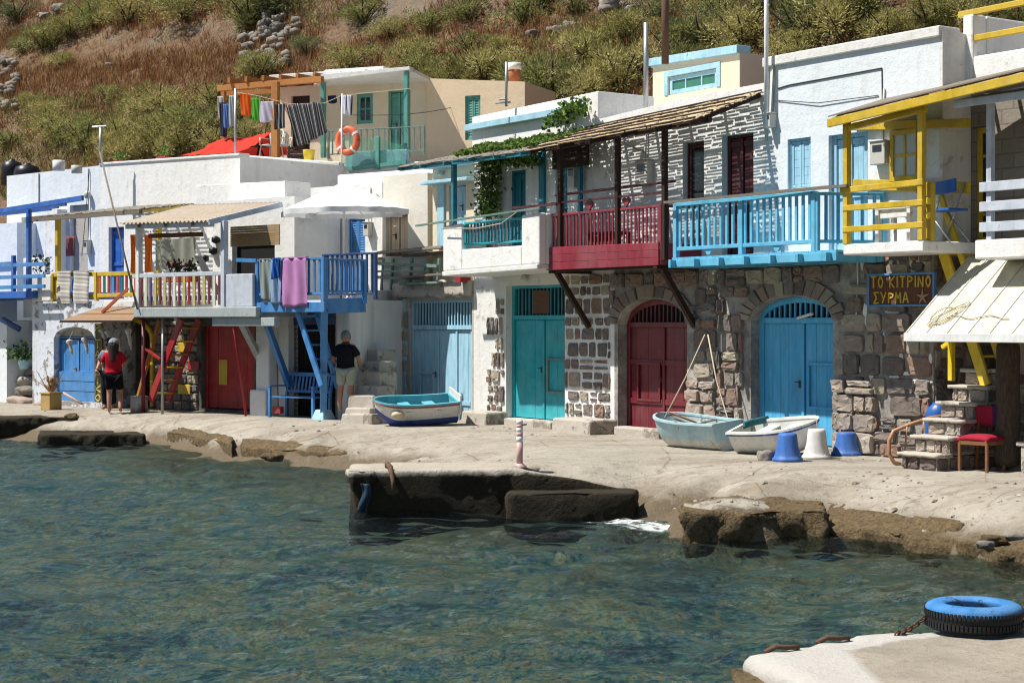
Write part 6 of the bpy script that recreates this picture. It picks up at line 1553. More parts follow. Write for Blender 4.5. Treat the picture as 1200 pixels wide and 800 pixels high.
# reed shade over that terrace
aw = thing('reed_awning', 'greyed reed awning on yellow posts in front of the long white house', 'awning', B.w(-5.6,.4,zt))
fl = (B.X(36,yb),yb,B.Z(36,255,yb)); fr_ = (B.X(165,yb),yb,B.Z(165,245,yb)); bl_ = (fl[0],YU-.04,fl[2]+.42); br = (B.X(228,YU),YU-.04,B.Z(228,239,YU))
m = MB(B); reed_sheet(m, (fl, fr_, br, bl_), 64, .7, .014, seed=22, gapy=.04); m.build('reeds', REEDG, aw)
m = MB(B); m.beam(Vector(fl)-Vector((0,0,.06)),Vector(fr_)-Vector((0,0,.06)),.09,.09); m.build('front_beam', OLDWOOD, aw)
for k in range(6):
    u = .12+.86*k/5; m = MB(B); m.beam(Vector(fl).lerp(Vector(fr_),u)-Vector((0,0,.05)),Vector(bl_).lerp(Vector(br),u)-Vector((0,0,.05)),.07,.08); m.build('rafter', YEL, aw)
for px in (68,186): m = MB(B); yy = yb+.12 if px == 68 else .6; xx = B.X(px,yy); m.beam((xx,yy,zt-.1),(xx,yy,fl[2]-.05+(.16 if px>100 else 0)),.11,.11); m.build('post', YEL, aw, .008)
# clutter under it
m = MB(B); xx = B.X(81,.6); m.grid(lambda u, v: (xx-.14+.30*u, .6+.05*math.sin(u*9), B.Z(81,300,.6)+(B.Z(81,277,.6)-B.Z(81,300,.6))*v), 10, 8, .03); tag(m.build('jacket', cloth('dark_patterned_cloth', [(0,(.05,.05,.06)),(.4,(.25,.10,.12)),(.6,(.10,.16,.14)),(.8,(.5,.5,.5))], trans=0)), 'dark patterned jacket hanging under the reed awning', 'jacket')
m = MB(B)
bc = thing('blue_chair', 'blue wooden chair back showing above the yellow railing', 'chair', B.w(B.X(92,.4),.4,zfl)); xx = B.X(92,.4)
for dx in (-.23,-.08,.08,.23): m = MB(B); m.beam((xx+dx,.4,zfl),(xx+dx,.4,zfl+1.0),.05,.03); m.build('slat' if abs(dx)<.2 else 'leg', BLUEM, bc, .004)
m = MB(B); m.box(xx-.26,xx+.26,.38,.42,zfl+.96,zfl+1.04); m.build('backrest', BLUEM, bc, .006); m = MB(B); m.box(xx-.26,xx+.26,.40,.8,zfl+.43,zfl+.47); m.build('seat', BLUEM, bc)
m = MB(B); p0 = B.X(46,-.3)
pts = [];
for k in range(60): pts.append((p0+R.gauss(0,.15)+.1, -.35+R.gauss(0,.1), B.Z(46,318,-.3)+abs(R.gauss(.2,.18))))
leaf_cloud(m, pts, .10, 3); 
for k in range(7): m.tube([(p0+.1,-.35,zfl+.4),(p0+.1+R.gauss(0,.12),-.35,zfl+.85),(p0+.1+R.gauss(0,.25),-.35+R.gauss(0,.1),zfl+1.15)],[.02,.012,.006],4)
tag(m.build('pot_plant', leafmat('dark_potplant',[(0,(.02,.03,.015)),(1,(.08,.10,.04))])), 'scraggly dark plant behind the rail at the left end of the terrace', 'plant')
# ---------------------------------------------------------------- wooden shop shade, name post, shop front
y0 = 0.0
r = thing('shop_front', 'dark stone shop front with a yellow arch and big red door under a slab', 'shop', B.w(-3.5,0,0))
shop = archop(B, 131, 178, 377, 398, .05, 0); redd = opB(236, 298, 382, 480)
x0, x1 = B.X(122,yb)+.4, B.X(300)
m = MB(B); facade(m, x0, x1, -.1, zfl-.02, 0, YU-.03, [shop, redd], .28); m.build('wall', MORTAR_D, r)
m = MB(B); stone_face(m, x0, x1, 0, zfl-.1, 0, [shop, redd], .16, .32, .18, .45, .03, .04, seed=71, margin=.10); m.build('stonework', STONE, r)
m = MB(B); n = 18; c_, h_ = (shop[0]+shop[1])/2, (shop[1]-shop[0])/2
for i in range(n):
    t0, t1 = math.pi*i/n, math.pi*(i+1)/n; m.prism([(c_+h_*math.cos(t0),shop[3]+shop[4]*math.sin(t0)),(c_+(h_+.10)*math.cos(t0),shop[3]+(shop[4]+.10)*math.sin(t0)),(c_+(h_+.10)*math.cos(t1),shop[3]+(shop[4]+.10)*math.sin(t1)),(c_+h_*math.cos(t1),shop[3]+shop[4]*math.sin(t1))],-.06,.05)
for sx in (shop[0]-.10, shop[1]): m.box(sx,sx+.10,-.06,.05,shop[2],shop[3]-.002)
m.build('yellow_arch', YEL, r)
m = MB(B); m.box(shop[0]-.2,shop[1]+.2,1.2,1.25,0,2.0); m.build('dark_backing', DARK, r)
m = MB(B); m.box(shop[0]+.28,shop[0]+.34,.05,.6,.05,1.75); m.build('open_door', YEL, r); m = MB(B); m.box(shop[0]+.38,shop[0]+.52,.30,.34,.3,1.5); m.build('green_door', GRN, r)
d = plank_door(r, B, redd, .14, RED, .08, (), 0, None, 'red_door', None, 5, None, None, None, False, 9)
m = MB(B); xx = B.X(260,.1); zz_ = B.Z(260,436,.1); m.box(xx-.14,xx+.14,.128,.15,zz_-.28,zz_+.28); m.build('hatch', YEL, d)
for (px, py, w, h_, mt) in ((216,407,.20,.11,YEL),(216,456,.22,.11,YEL),(227,428,.2,.1,RED)):
    m = MB(B); xx = B.X(px,-.05); zz_ = B.Z(px,py,-.05); m.box(xx-w,xx+w,-.07,-.045,zz_-h_,zz_+h_); m.build('painted_stone', mt, r, .01)
m = MB(B); m.box(B.X(122,-.6), B.X(166,-.6), -.62, YU-.04, zt-.16, zt-.005); m.build('upper_slab', OLDWHITE, r, .015)
m = MB(B); zs0, zs1 = B.Z(120,378,-.85), B.Z(120,360,-.75)
sh = thing('board_shade', 'little brown boarded shade over the cobalt door', 'awning', B.w(B.X(120,-1),-1,1.9))
a0, a1, b0_, b1_ = B.X(70,-1.35), B.X(154,-1.35), B.X(117,yb), B.X(168,yb)
za, zb2 = B.Z(110,377,-1.35), B.Z(140,361,yb)
for k in range(5):
    v0, v1 = k/5, (k+1)/5-.012; L_ = lambda v: (a0+(b0_-a0)*v, -1.35+(.72)*v, za+(zb2-za)*v); Rr = lambda v: (a1+(b1_-a1)*v, -1.35+.72*v, za+(zb2-za)*v)
    m = MB(B).rt(); u = Vector((0,0,.025)); P_ = [Vector(L_(v0)),Vector(Rr(v0)),Vector(Rr(v1)),Vector(L_(v1))]; m.hexa([tuple(p) for p in P_]+[tuple(p+u) for p in P_]); m.build('board', woodmat('sunburnt_board',(.34,.22,.13),(.14,.09,.06),(1.5,6,6)), sh, .004)
for v in (.02,.5): m = MB(B); m.beam(L_(v) if v<.1 else L_(.5), Rr(v), .05,.05); m.build('batten', BROWN, sh)
m = MB(B); m.beam((B.X(122,-.9),-.95,B.Z(122,366,-.9)),(B.X(150,-.75),-.75,B.Z(150,338,-.75)),.06,.06); m.build('prop_bar', ORG, sh)
# dangling floats
for k, (px, py, L) in enumerate(((81,399,17),(99,396,19),(126,388,14),(137,398,18),(150,386,24),(119,386,12))):
    yy = -1.15 if k < 2 else -1.0; m = MB(B); p = Vector((B.X(px,yy),yy,B.Z(px,py,yy))); q = Vector((B.X(px+4,yy),yy,B.Z(px+4,py+L,yy)))
    m.tube([p+Vector((0,0,.03)),p,p.lerp(q,.08),p.lerp(q,.25),p.lerp(q,.7),q],[.02,.075,.08,.045,.04,.012],8); m.tube([p+Vector((0,0,.03)),p+Vector((0,.1,.22))],.005,4)
    tag(m.build('hanging_float', simple('chalky_float',(.62,.58,.52),.8,.25,20,.3)), ['pale hanging float left of the middle of the cobalt door','pale hanging float over the right of the cobalt door','short pale float hanging beside the name post','pale float hanging just above the red shirt','long pale float hanging in the yellow arch','little float hanging at the top of the name post'][k], 'float')
s = thing('name_post', 'tall narrow yellow green board lettered downwards beside the cobalt door', 'sign', B.w(B.X(116,-.72),-.72,.1))
x0, x1 = B.X(111.5,-.72), B.X(120.5,-.72); z0, z1 = B.Z(116,471,-.72), B.Z(116,379,-.72)
m = MB(B); m.box(x0,x1,-.74,-.70,z0,z1); m.build('board', paint('olive_sign_paint',(.13,.11,.03),.6,.2), s, .004)
m = MB(B); n = 9; hh = (z1-z0)/n; A_ay = A.ay; 
for i, c in enumerate('PLIATsIKO'):
    zz0 = z1-(i+.88)*hh
    for ln in GL[c]:
        pts = [(x0+.035+(x1-x0-.07)*(a if c != 'I' else .5), zz0+b*hh*.76) for a, b in ln]
        for p, q in zip(pts, pts[1:]): m.beam((p[0],-.748,p[1]),(q[0],-.748,q[1]),.024,.012,up=(B.ay[0],B.ay[1],0))
m.build('lettering', paint('letter_yellow',(.70,.60,.16),.5,.1), s)

# ---------------------------------------------------------------- porch house: slab, coloured pickets, corrugated roof
r = thing('porch_house', 'white house with a corrugated roof porch over rainbow pickets and a grey slab', 'house', B.w(-1,-1,2))
ys_ = -1.3; x0, x1 = B.X(158,ys_), B.X(300,ys_); zs1, zs0 = B.Z(210,360,ys_), B.Z(210,372,ys_)
m = MB(B); m.box(x0-.05, x1, ys_, YU-.05, zs0, zs1); m.build('slab', GREYB, r, .02)
m = MB(B); m.box(B.X(245,ys_), B.X(318,ys_), ys_+.08, ys_+.24, B.Z(270,382,ys_), zs0-.003); m.build('edge_beam', GREYB, r, .01)
m = MB(B); m.beam((B.X(278,-1.2),-1.15,zs0-.02),(B.X(304,-.1),-.08,B.Z(304,421,-.1)),.13,.13); m.build('strut', GREYB, r, .01)
pa, pb = B.X(163,-1.22), B.X(263,-1.22); zt0 = B.Z(213,322,-1.22)
m = MB(B); m.beam((pa-.2,-1.22,zt0),(pb,-1.22,zt0+.01),.09,.09); m.beam((pa,-1.22,zs1+.20),(pb,-1.22,zs1+.20),.04,.11); f = m.build('railing', LAV, r, .008)
pc = [WINE,CRM,PURP,STRAW,WINE,STRAW,WINE,CRM,WINE,STRAW,RED,STRAW,WINE,STRAW,WINE,CRM,WINE]
for k, mt in enumerate(pc):
    xx = pa+.13+(pb-pa-.25)*k/(len(pc)-1); m = MB(B); m.beam((xx,-1.26,zs1+.02+R.uniform(0,.06)),(xx,-1.26,zt0-.04),.085 if k%2 else .06,.022); m.build('picket', mt, f)
for (xx, mt) in ((pa,WPAINT),(pb,LAV)): m = MB(B); m.beam((xx,-1.22,zs1),(xx,-1.22,B.Z(163 if xx==pa else 263,263 if xx==pa else 259,-1.22)),.12,.12); m.build('post', mt, r, .01)
m = MB(B); m.box(pb+.06,B.X(298,-1.2),-1.25,-1.17,zs1+.003,B.Z(280,321,-1.2)); m.build('side_panel', LAV, r, .015)
# corrugated roof
fl = Vector((B.X(140,-1.55),-1.55,B.Z(140,262,-1.55))); fr_ = Vector((B.X(241,-1.55)+.1,-1.55,B.Z(241,259,-1.55))); bl_ = Vector((fl.x+.15,.35,B.Z(228,240,.35))); br = Vector((B.X(331,.35),.35,B.Z(331,237,.35)))
CORR = paint('sun_bleached_sheet', (.50,.41,.31), .8, .6, (.34,.26,.19), 3, .3)
def cf(u, v):
    p = fl.lerp(fr_,u).lerp(bl_.lerp(br,u), v); return (p.x, p.y, p.z+.022*math.sin(u*2*math.pi*22))
m = MB(B); m.grid(cf, 176, 10, .008); m.build('corrugated_roof', CORR, r)
m = MB(B); m.beam(fl+Vector((.1,.12,-.07)),fr_+Vector((0,.12,-.07)),.08,.10); m.build('eaves_beam', LAV, r, .006)
m = MB(B); m.beam(fr_+Vector((.0,.0,-.03)),br+Vector((.0,-.02,-.05)),.07,.12); m.build('barge_board', LAV, r, .006)
for u in (.2,.5,.8): m = MB(B); m.beam(fl.lerp(fr_,u)-Vector((0,0,.06)),bl_.lerp(br,u)-Vector((0,0,.06)),.06,.08); m.build('rafter', OLDWOOD, r)
m = MB(B); zz_ = B.Z(205,275,-.9); m.beam((B.X(176,-.9),-.9,zz_),(B.X(236,-.9),-.9,zz_-.02),.10,.10); m.build('log_beam', woodmat('red_log',(.22,.10,.05),(.07,.03,.02),(1,6,6)), r)
# back wall with louvred light, hatch and doorway
zw1 = B.Z(280,214,1.4)
dw = (B.X(272,.9), B.X(322,.9), zs1, B.Z(286,274,.9), 0)
m = MB(B); xq0, xq1 = bl_.x+.1, B.X(345,.9); facade(m, xq0, xq1, zs1+.003, bl_.z+.10, .9, 1.4, [dw], .2); m.build('back_wall', WHITE, r)
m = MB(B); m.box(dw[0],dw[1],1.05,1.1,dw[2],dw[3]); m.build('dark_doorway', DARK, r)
m = MB(B); a_ = B.rect(270,327,264,288,-.2); 
for k in range(9): m.rt().box(a_[0],a_[1],-.2,-.17,a_[2]+(a_[3]-a_[2])*k/9,a_[2]+(a_[3]-a_[2])*(k+.9)/9)
m.build('hanging_blind', woodmat('tan_blind',(.42,.28,.14),(.22,.14,.07),(1,4,4)), r)
m = MB(B); m.box(B.X(330,.88)-.8,B.X(340,.88),-.1,.87,zs1,bl_.z-.15); 
m = MB(B); m.beam((B.X(228,-.1),.0,B.Z(228,300,-.1)),(B.X(252,-.1),.0,B.Z(252,345,-.1)),.2,.03); m.build('leaning_board', GREYPL, r)
for (px, py) in ((251,294),(241,303),(254,281)): m = MB(B); m.lathe((B.X(px,.88),.85,B.Z(px,py,.88)-.09),[(.02,0),(.1,.04),(.1,.14),(.02,.18)],12); m.build('wall_ornament', BLACK, r)
for k, (px, w, lab) in enumerate(((157,7,'left orange curtain gathered behind the rainbow pickets'),(174,8,'right orange curtain gathered behind the rainbow pickets'))):
    m = MB(B); xx = B.X(px,-.6); s_ = w/54; zt_, zb_ = B.Z(px,275,-.6), B.Z(px,319,-.6)
    m.grid(lambda u, v: (xx+(u-.5)*2*s_*(1-.25*math.sin(v*3.1)), -.6+.035*math.sin(u*30+v), zb_+(zt_-zb_)*v), 40, 10); tag(m.build('curtain', cloth('orange_cloth_%d' % k, (.62,.20,.03), trans=.35)), lab, 'curtain')
m = MB(B); xx = B.X(206,.2); m.grid(lambda u, v: (xx+(u-.5)*1.5, .2+.03*math.sin(u*24), zs1+.9+(B.Z(206,280,.2)-zs1-.9)*v), 40, 6); tag(m.build('lace_curtain', cloth('grey_lace', (.30,.32,.27), trans=.4)), 'thin grey green curtain at the back of the corrugated porch', 'curtain')
pl = thing('planter_box', 'long planter with dark red geranium flowers on the porch rail', 'planter', B.w(B.X(215,-.9),-.9,zt0-.2)); xx0, xx1 = B.X(196,-.95), B.X(228,-.95)
m = MB(B); m.box(xx0,xx1,-1.05,-.85,zt0-.15,zt0+.08); m.build('trough', TERRA, pl, .01); m = MB(B); leaf_cloud(m,[(R.uniform(xx0,xx1),-.95+R.gauss(0,.06),zt0+.1+abs(R.gauss(0,.1))) for _ in range(90)],.09,2); m.build('foliage', leafmat('geranium_leaves',[(0,(.02,.05,.015)),(1,(.08,.15,.04))]), pl)
m = MB(B); leaf_cloud(m,[(R.uniform(xx0,xx1),-.97+R.gauss(0,.06),zt0+.16+abs(R.gauss(0,.09))) for _ in range(60)],.07,3); m.build('flower_heads', leafmat('geranium_flowers',[(0,(.10,.005,.02)),(1,(.32,.02,.06))]), pl)
# whitish attic parapet above the porch
m = MB(B); a_ = B.rect(229,334,215,241,1.4); m.hexa([(a_[0],1.4,a_[2]-.3),(a_[1],1.4,a_[2]-.3),(a_[1],2.2,a_[2]-.3),(a_[0],2.2,a_[2]-.3),(a_[0],1.4,B.Z(229,217,1.4)),(a_[1],1.4,B.Z(334,212,1.4)),(a_[1],2.2,B.Z(334,212,1.4)),(a_[0],2.2,B.Z(229,217,1.4))]); m.build('roof_parapet', WHITE, r, .02)
# grey iron prop and the red ladder stair under the slab
m = MB(B); p = gnd2(190,492); q = at(191,372,p.y); m.tube([p,q],.032,8,True,True); tag(m.build('iron_prop', STEEL), 'thin grey iron prop under the front of the slab', 'post')
m = MB(B); p = gnd2(168,489); q = at(168,372,p.y+.1); m.tube([p,q],.045,8,True,True); tag(m.build('timber_prop', WINE), 'dark red timber prop left of the red stair', 'post')
rs_ = thing('red_stair', 'red ladder stair with straw coloured treads under the slab', 'stairs', gnd2(185,486))
def bp(px, py, y): return (B.X(px,y),y,B.Z(px,py,y))
for y, dx in ((-1.05,0),(-.55,0)):
    m = MB(B); p, q = Vector(bp(176,470,-1.05))+Vector((0,y+1.05,0)), Vector(bp(212,374,-1.05))+Vector((0,y+1.05,0)); m.beam(p,q,.05,.17); m.build('stringer', RED, rs_, .006)
p, q = Vector(bp(176,470,-1.05)), Vector(bp(212,374,-1.05))
for k in range(6):
    c = p.lerp(q,(k+.6)/6.3); m = MB(B); m.box(c.x-.12,c.x+.12,-1.02,-.58,c.z-.018,c.z+.018); m.build('tread', ORANGEW if k%2 else YEL, rs_)
m = MB(B); a_, b_ = bp(171,420,-1.1), bp(196,368,-1.1); m.beam(bp(170,408,-1.08),bp(188,421,-1.08),.05,.05); m.build('brace', RED, rs_)
m = MB(B); m.beam(bp(161,468,-.9),bp(187,375,-.9),.07,.07); tag(m.build('leaning_pole', ORANGEW), 'orange brown pole leaning beside the red stair', 'pole')
m = MB(B); c = B.w(B.X(163,-1.1),-1.1,0); m.lathe(tuple(B.loc(c)),[(.19,0),(.19,.35),(.15,.36),(.15,.30)],18); tag(m.build('concrete_bollard', CONC), 'short concrete cylinder at the foot of the red stair', 'bollard')
m = MB(B); m.tube([bp(272,372,-1.2),bp(278,410,-1.0),bp(288,487,-.7)],.03,7); tag(m.build('timber_prop', RED), 'thin dark red pole leaning in front of the red door', 'pole')
m = MB(); p = gnd2(146,489); 

# ---------------------------------------------------------------- white terrace house with the umbrella, blue balcony and ladder
r = thing('house', 'white terrace house with rounded walls and a dark barred gate behind the blue bench', 'house', B.w(2,0,0))
gate = opB(338,396,366,490); xg0, xg1 = B.X(300), B.X(440)
ztl, ztr = B.Z(330,352), B.Z(440,338)
m = MB(B); facade(m, xg0+.004, gate[1]+.08, -.1, ztl, 0, YU, [gate], .30); m.build('gate_wall', WHITE, r)
m = MB(B)
def curve_wall(u, v):
    cp = [(397,.0),(408,.03),(420,.22),(432,.66),(443,1.25),(454,1.9),(463,2.5)]; t = u*6; i = min(5,int(t)); f = t-i
    y = cp[i][1]+(cp[i+1][1]-cp[i][1])*f; x = gate[1]+.085 if u == 0 else B.X(cp[i][0]+(cp[i+1][0]-cp[i][0])*f, y)
    zt_ = ztl + (B.Z(440,338)-ztl)*min(1,u*1.5) + .04*noise.noise(Vector((u*6,3,1))); return (x, y, -.1+(zt_+.1)*v)
m.grid(curve_wall, 24, 10, .35); m.build('rounded_wall', WHITE, r)
m = MB(B); m.box(B.X(299,-.3),B.X(299,-.3)+.42,-.28,-.004,-.05,zs0-.0); m.box(B.X(299,-.3)-.12,B.X(299,-.3)+.40,-.36,-.282,-.05,.55); m.build('buttress', WHITE, r, .03)
gt = MB(B); n = 13
for k in range(n+1): xx = gate[0]+.03+(gate[1]-gate[0]-.06)*k/n; gt.tube([(xx,.16,gate[2]),(xx,.16,gate[3]-.25)],.010,5)
for k in range(20): zz_ = gate[2]+.03+(gate[3]-.28-gate[2])*k/19; gt.box(gate[0]+.02,gate[1]-.02,.165,.175,zz_-.006,zz_+.006)
g_ = gt.build('barred_gate', BROWN, r); m = MB(B); m.box(gate[0]+.01,gate[1]-.01,.14,.2,gate[3]-.26,gate[3]-.01); m.box(gate[0]+.01,gate[1]-.01,.13,.14,gate[3]-.14,gate[3]-.10); m.build('lintel_board', DKBLUE, r, .005)
m = MB(B); m.box(gate[0]+.01,gate[1]-.01,.27,.30,gate[2],gate[3]-.01); m.build('dark_backing', DARK, r)
m = MB(B); m.hexa([(xg0,-.02,ztl-.12),(B.X(372),-.02,ztl-.12),(B.X(372),YU,ztl-.12),(xg0,YU,ztl-.12),(xg0,-.02,ztl+.003),(B.X(372),-.02,ztl+.003),(B.X(372),YU,ztl+.003),(xg0,YU,ztl+.003)])
m = MB(B); m.slab([(B.X(395),.6),(B.X(425,.6),.6),(B.X(440,1.2),1.2),(B.X(452,YU),YU),(B.X(395),YU)],ztl-.5,ztl-.02); m.build('terrace_floor', OLDWHITE, r)
# upper white walls of the terrace
yw = YU; zwt = B.Z(340,226,yw)
sh1 = opB(408,428,254,299,yw)
xw0, xw1, xw2 = B.X(336,yw), B.X(448,yw), B.X(514,yw)
m = MB(B); facade(m, xw0-.6, xw1, ztl-.02, lambda x: B.Z(340,222,yw), yw, 2.5, [sh1], .12); m.build('upper_wall', WHITE, r)
shutter_window(r, B, sh1, yw+.05, BLUEM, 'window', 2, .055, .03); meterbox(r, B, B.X(434,yw), yw, B.Z(434,269,yw), .16, .30)
PALEPL = plaster('pale_sand_plaster', (.72,.68,.60), (.50,.45,.38), .4)
dor = opB(452,478,250,300,yw-.35)
m = MB(B); facade(m, B.X(449,yw-.35), xw2, ztl-.3, lambda x: B.Z(480,204,yw-.35), yw-.35, 2.8, [dor], .15); m.build('right_wall', PALEPL, r)
plank_door(r, B, dor, yw-.25, BEIGE, .06, (.5,), 0, None, 'door', None, 5, None, None, None, True, 3)
m = MB(B)
for k, (p0,p1,t0,t1,y_,d_) in enumerate(((340,520,222,214,yw+.6,2.0),(395,520,205,196,yw+1.6,2.2))):
    a_ = B.X(p0,y_), B.X(p1,y_); m.hexa([(a_[0],y_,3),(a_[1],y_,3),(a_[1],y_+d_,3),(a_[0],y_+d_,3),(a_[0],y_,B.Z(p0,t0,y_)),(a_[1],y_,B.Z(p1,t1,y_)),(a_[1],y_+d_,B.Z(p1,t1,y_)),(a_[0],y_+d_,B.Z(p0,t0,y_))])
m.build('roof_terraces', WHITE, r, .04)
m = MB(B); m.lathe((B.X(442,yw-.4),yw-.45,B.Z(442,232,yw-.4)-.1),[(.03,0),(.10,.05),(.10,.12),(.03,.2)],14); m.build('round_vent', GREYPL, r)
# blue balcony with ladder
bl = thing('blue_balcony', 'cobalt blue timber balcony with a ladder going down past the bench', 'balcony', B.w(1.8,-.6,2))
ybl = -1.15; ba, bb_ = B.X(301,ybl), B.X(378,ybl); zb1, zb0 = B.Z(340,356,ybl), B.Z(340,364,ybl); ztr1 = B.Z(340,304,ybl)
m = MB(B); m.box(ba-.05,bb_+.05,ybl+.05,-.02,zb0+.04,zb1-.01); m.build('floor', BLUEM, bl)
m = MB(B); m.box(ba-.08,bb_+.08,ybl-.03,ybl+.045,zb0-.03,zb1+.03); m.build('edge_board', BLUEM, bl, .006)
railing(bl, B, (ba,ybl+.03), (bb_,ybl+.03), zb1, ztr1, BLUEM, 12, .09, .05, .07, bot_h=zb1+.2)
railing(bl, B, (bb_,ybl+.08), (B.X(427,-.25),-.25), zb1, ztr1-.02, BLUEM, 9, .08, .05, .06, bot_h=zb1+.25)
railing(bl, B, (B.X(380,.1),.1), (B.X(440,.1),.1), ztl, ztl+.95, DKBLUE, 10, .07, .05, .06)
m = MB(B); m.beam((bb_+.02,ybl+.1,zb1-.05),(B.X(428,-.2),-.2,zb1-.02),.05,.30); m.build('side_board', BLUEM, bl, .006)
m = MB(B); m.beam((B.X(278,ybl),ybl,ztr1+.03),(ba,ybl,ztr1-.0),.06,.08); m.build('rail_end', BLUEM, bl)
p = gnd2(379,491); xx, yy, _ = B.loc(p); m = MB(B); m.beam((xx,yy,.0),(bb_+.0,ybl+.05,zb0),.14,.14); m.build('post', BLUEM, bl, .008); m = MB(B); m.hexa([(xx-.2,yy-.2,-.05),(xx+.2,yy-.2,-.05),(xx+.2,yy+.2,-.05),(xx-.2,yy+.2,-.05),(xx-.12,yy-.12,.2),(xx+.12,yy-.12,.2),(xx+.12,yy+.12,.2),(xx-.12,yy+.12,.2)]); m.build('post_foot', PALEB, bl, .02)
m = MB(B); m.beam((ba+.05,ybl+.1,zb0),(B.X(338,-.1),-.08,B.Z(338,452,-.1)),.10,.14); m.build('strut', BLUEM, bl, .006)
la, lb_ = (bp(347,360,-1.0),bp(377,452,-1.0)), (bp(369,358,-.45),bp(396,454,-.45))
for p, q in (la, lb_): m = MB(B); m.beam(p,q,.05,.13); m.build('ladder_side', BLUEM, bl, .006)
for k in range(5):
    u = (k+.7)/5.6; p, q = Vector(la[0]).lerp(Vector(la[1]),u), Vector(lb_[0]).lerp(Vector(lb_[1]),u); m = MB(B); m.beam(p,q,.035,.035 if k else .05); m.build('rung', BLUEM, bl)
# laundry over its rail
def drape(fr, px0, px1, top, bot, y, mat, name, lab, cat, seed=1, folds=3, over=.06, taper=0, stripes=None, trans=.2):
    m = MB(fr); x0, x1 = fr.X(px0,y), fr.X(px1,y); z1, z0 = fr.Z((px0+px1)/2,top,y), fr.Z((px0+px1)/2,bot,y); n = 26; nv = 16
    f = lambda u, v: (x0+(x1-x0)*(u+(.5-u)*taper*(1-v)), y+.03*math.sin(u*folds*6.28+seed)*(1.15-v)+.012*math.sin(u*17+v*5+seed), z0+(z1-z0)*v+.02*math.sin(u*5+seed)*(1-v))
    if stripes:
        for i in range(stripes):
            m.ct = (i+.5)/stripes; k = 3; m.grid(lambda u, v: f((i+u)/stripes, v), k, nv, .008)
    else: m.grid(f, n, nv, .008)
    if over: m.box(x0,x1,y-.01,y+over,z1-.005,z1+.018)
    o = m.build(name, mat, None, 0); tag(o, lab, cat); return o
yl = ybl-.05
drape(B,304,318,304,352,yl,cloth('grey_green_trousers',(.25,.29,.27),trans=.05),'trousers','grey green trousers hanging at the left of the blue balcony','trousers',1,1.5)
drape(B,316,330,305,356,yl-.02,cloth('light_blue_cotton',(.28,.40,.60)),'shirt','light blue shirt hanging beside the grey green trousers','shirt',2,1.5)
drape(B,319,327,303,326,yl-.06,cloth('strong_blue_cotton',(.03,.13,.45)),'swim_shorts','small strong blue shorts hanging in front of the light blue shirt','shorts',4,1)
drape(B,331,359,302,359,yl-.03,cloth('pink_towelling',(.55,.26,.52)),'towel','big pink beach towel hanging on the blue balcony','towel',3,2)
# beach umbrella
um = thing('sun_umbrella', 'big white square sun umbrella open on the terrace', 'umbrella', B.w(B.X(404,.9),.9,ztl))
cx, cy = B.X(403,.9), .9; zt_ = B.Z(403,225,.9); ze = B.Z(403,247,.9); hw = (B.X(474,.9)-B.X(336,.9))/2*.78
def umb(u, v):
    a = u*8; k = int(a) % 8; f = a-int(a); c8 = lambda j: (1.12*math.cos(math.pi/8+j*math.pi/4), 1.12*math.sin(math.pi/8+j*math.pi/4)); p, q = c8(k), c8((k+1)%8)
    x, y = p[0]+(q[0]-p[0])*f, p[1]+(q[1]-p[1])*f; sag = .03*math.sin(f*math.pi)*v
    s_ = v*hw*(1-.05*math.sin(f*math.pi)*v); return (cx+x*s_, cy+y*s_*.8, zt_+.24-(zt_+.24-ze)*(v**.92)+sag*.6+.008*math.sin(f*6.28*2)*v*v)
UC = cloth('white_canvas',(.80,.80,.79),trans=.25)
m = MB(B); m.grid(umb, 48, 10, 0, False); m.build('canopy', UC, um)
def val(u, v):
    p = Vector(umb(u,1.0)); p.z -= .11*v; return p
m = MB(B); m.grid(val, 48, 2); m.build('valance', UC, um)
m = MB(B); m.tube([(cx,cy,ztl),(cx,cy,zt_+.05)],.03,10); m.build('pole', WPAINT, um)
for k in range(8):
    e = Vector(umb(k/8.001,.97)); m = MB(B); m.tube([(cx,cy,zt_-.05),tuple(e-Vector((0,0,.02)))],.012,5); m.build('rib', WPAINT, um)
# bench
bn = thing('garden_bench', 'blue slatted bench under the blue balcony', 'bench', gnd2(357,492)); c = gnd2(352,489); fb = Fr(c.x,c.y,-36); w = .62
m = MB(fb)
for k in range(5): m.rt().box(-w,w,-.28+.1*k,-.19+.1*k,.42,.45)
m.build('seat', BLUEM, bn, .004)
m = MB(fb); m.beam((-w,.24,.45),(-w,.34,.92),.06,.05); m.beam((w,.24,.45),(w,.34,.92),.06,.05); m.beam((-w,.34,.90),(w,.34,.90),.05,.08); m.beam((-w,.26,.54),(w,.26,.54),.04,.06)
for k in range(11): xx = -w+.1+(2*w-.2)*k/10; m.beam((xx,.27,.55),(xx,.335,.89),.05,.02)
m.build('backrest', BLUEM, bn, .004)
for x in (-w,w):
    for y, h_ in ((-.28,.66),(.24,.46)): m = MB(fb); m.beam((x,y,0),(x,y,h_),.06,.06); m.build('leg', BLUEM, bn, .004)
    m = MB(fb); m.box(x-.045,x+.045,-.32,.30,.645,.675); m.build('armrest', BLUEM, bn, .006)
# mop
m = MB(B); m.tube([bp(326,478,-.4),bp(324,405,-.06)],.014,6); o = m.build('broom', ORANGEW); tag(o, 'broom standing against the white wall beside the blue bench', 'broom')
m = MB(B); m.box(B.X(326,-.4)-.13,B.X(326,-.4)+.13,-.45,-.36,B.Z(326,484,-.4),B.Z(326,476,-.4)); m.build('brush', RED, o)
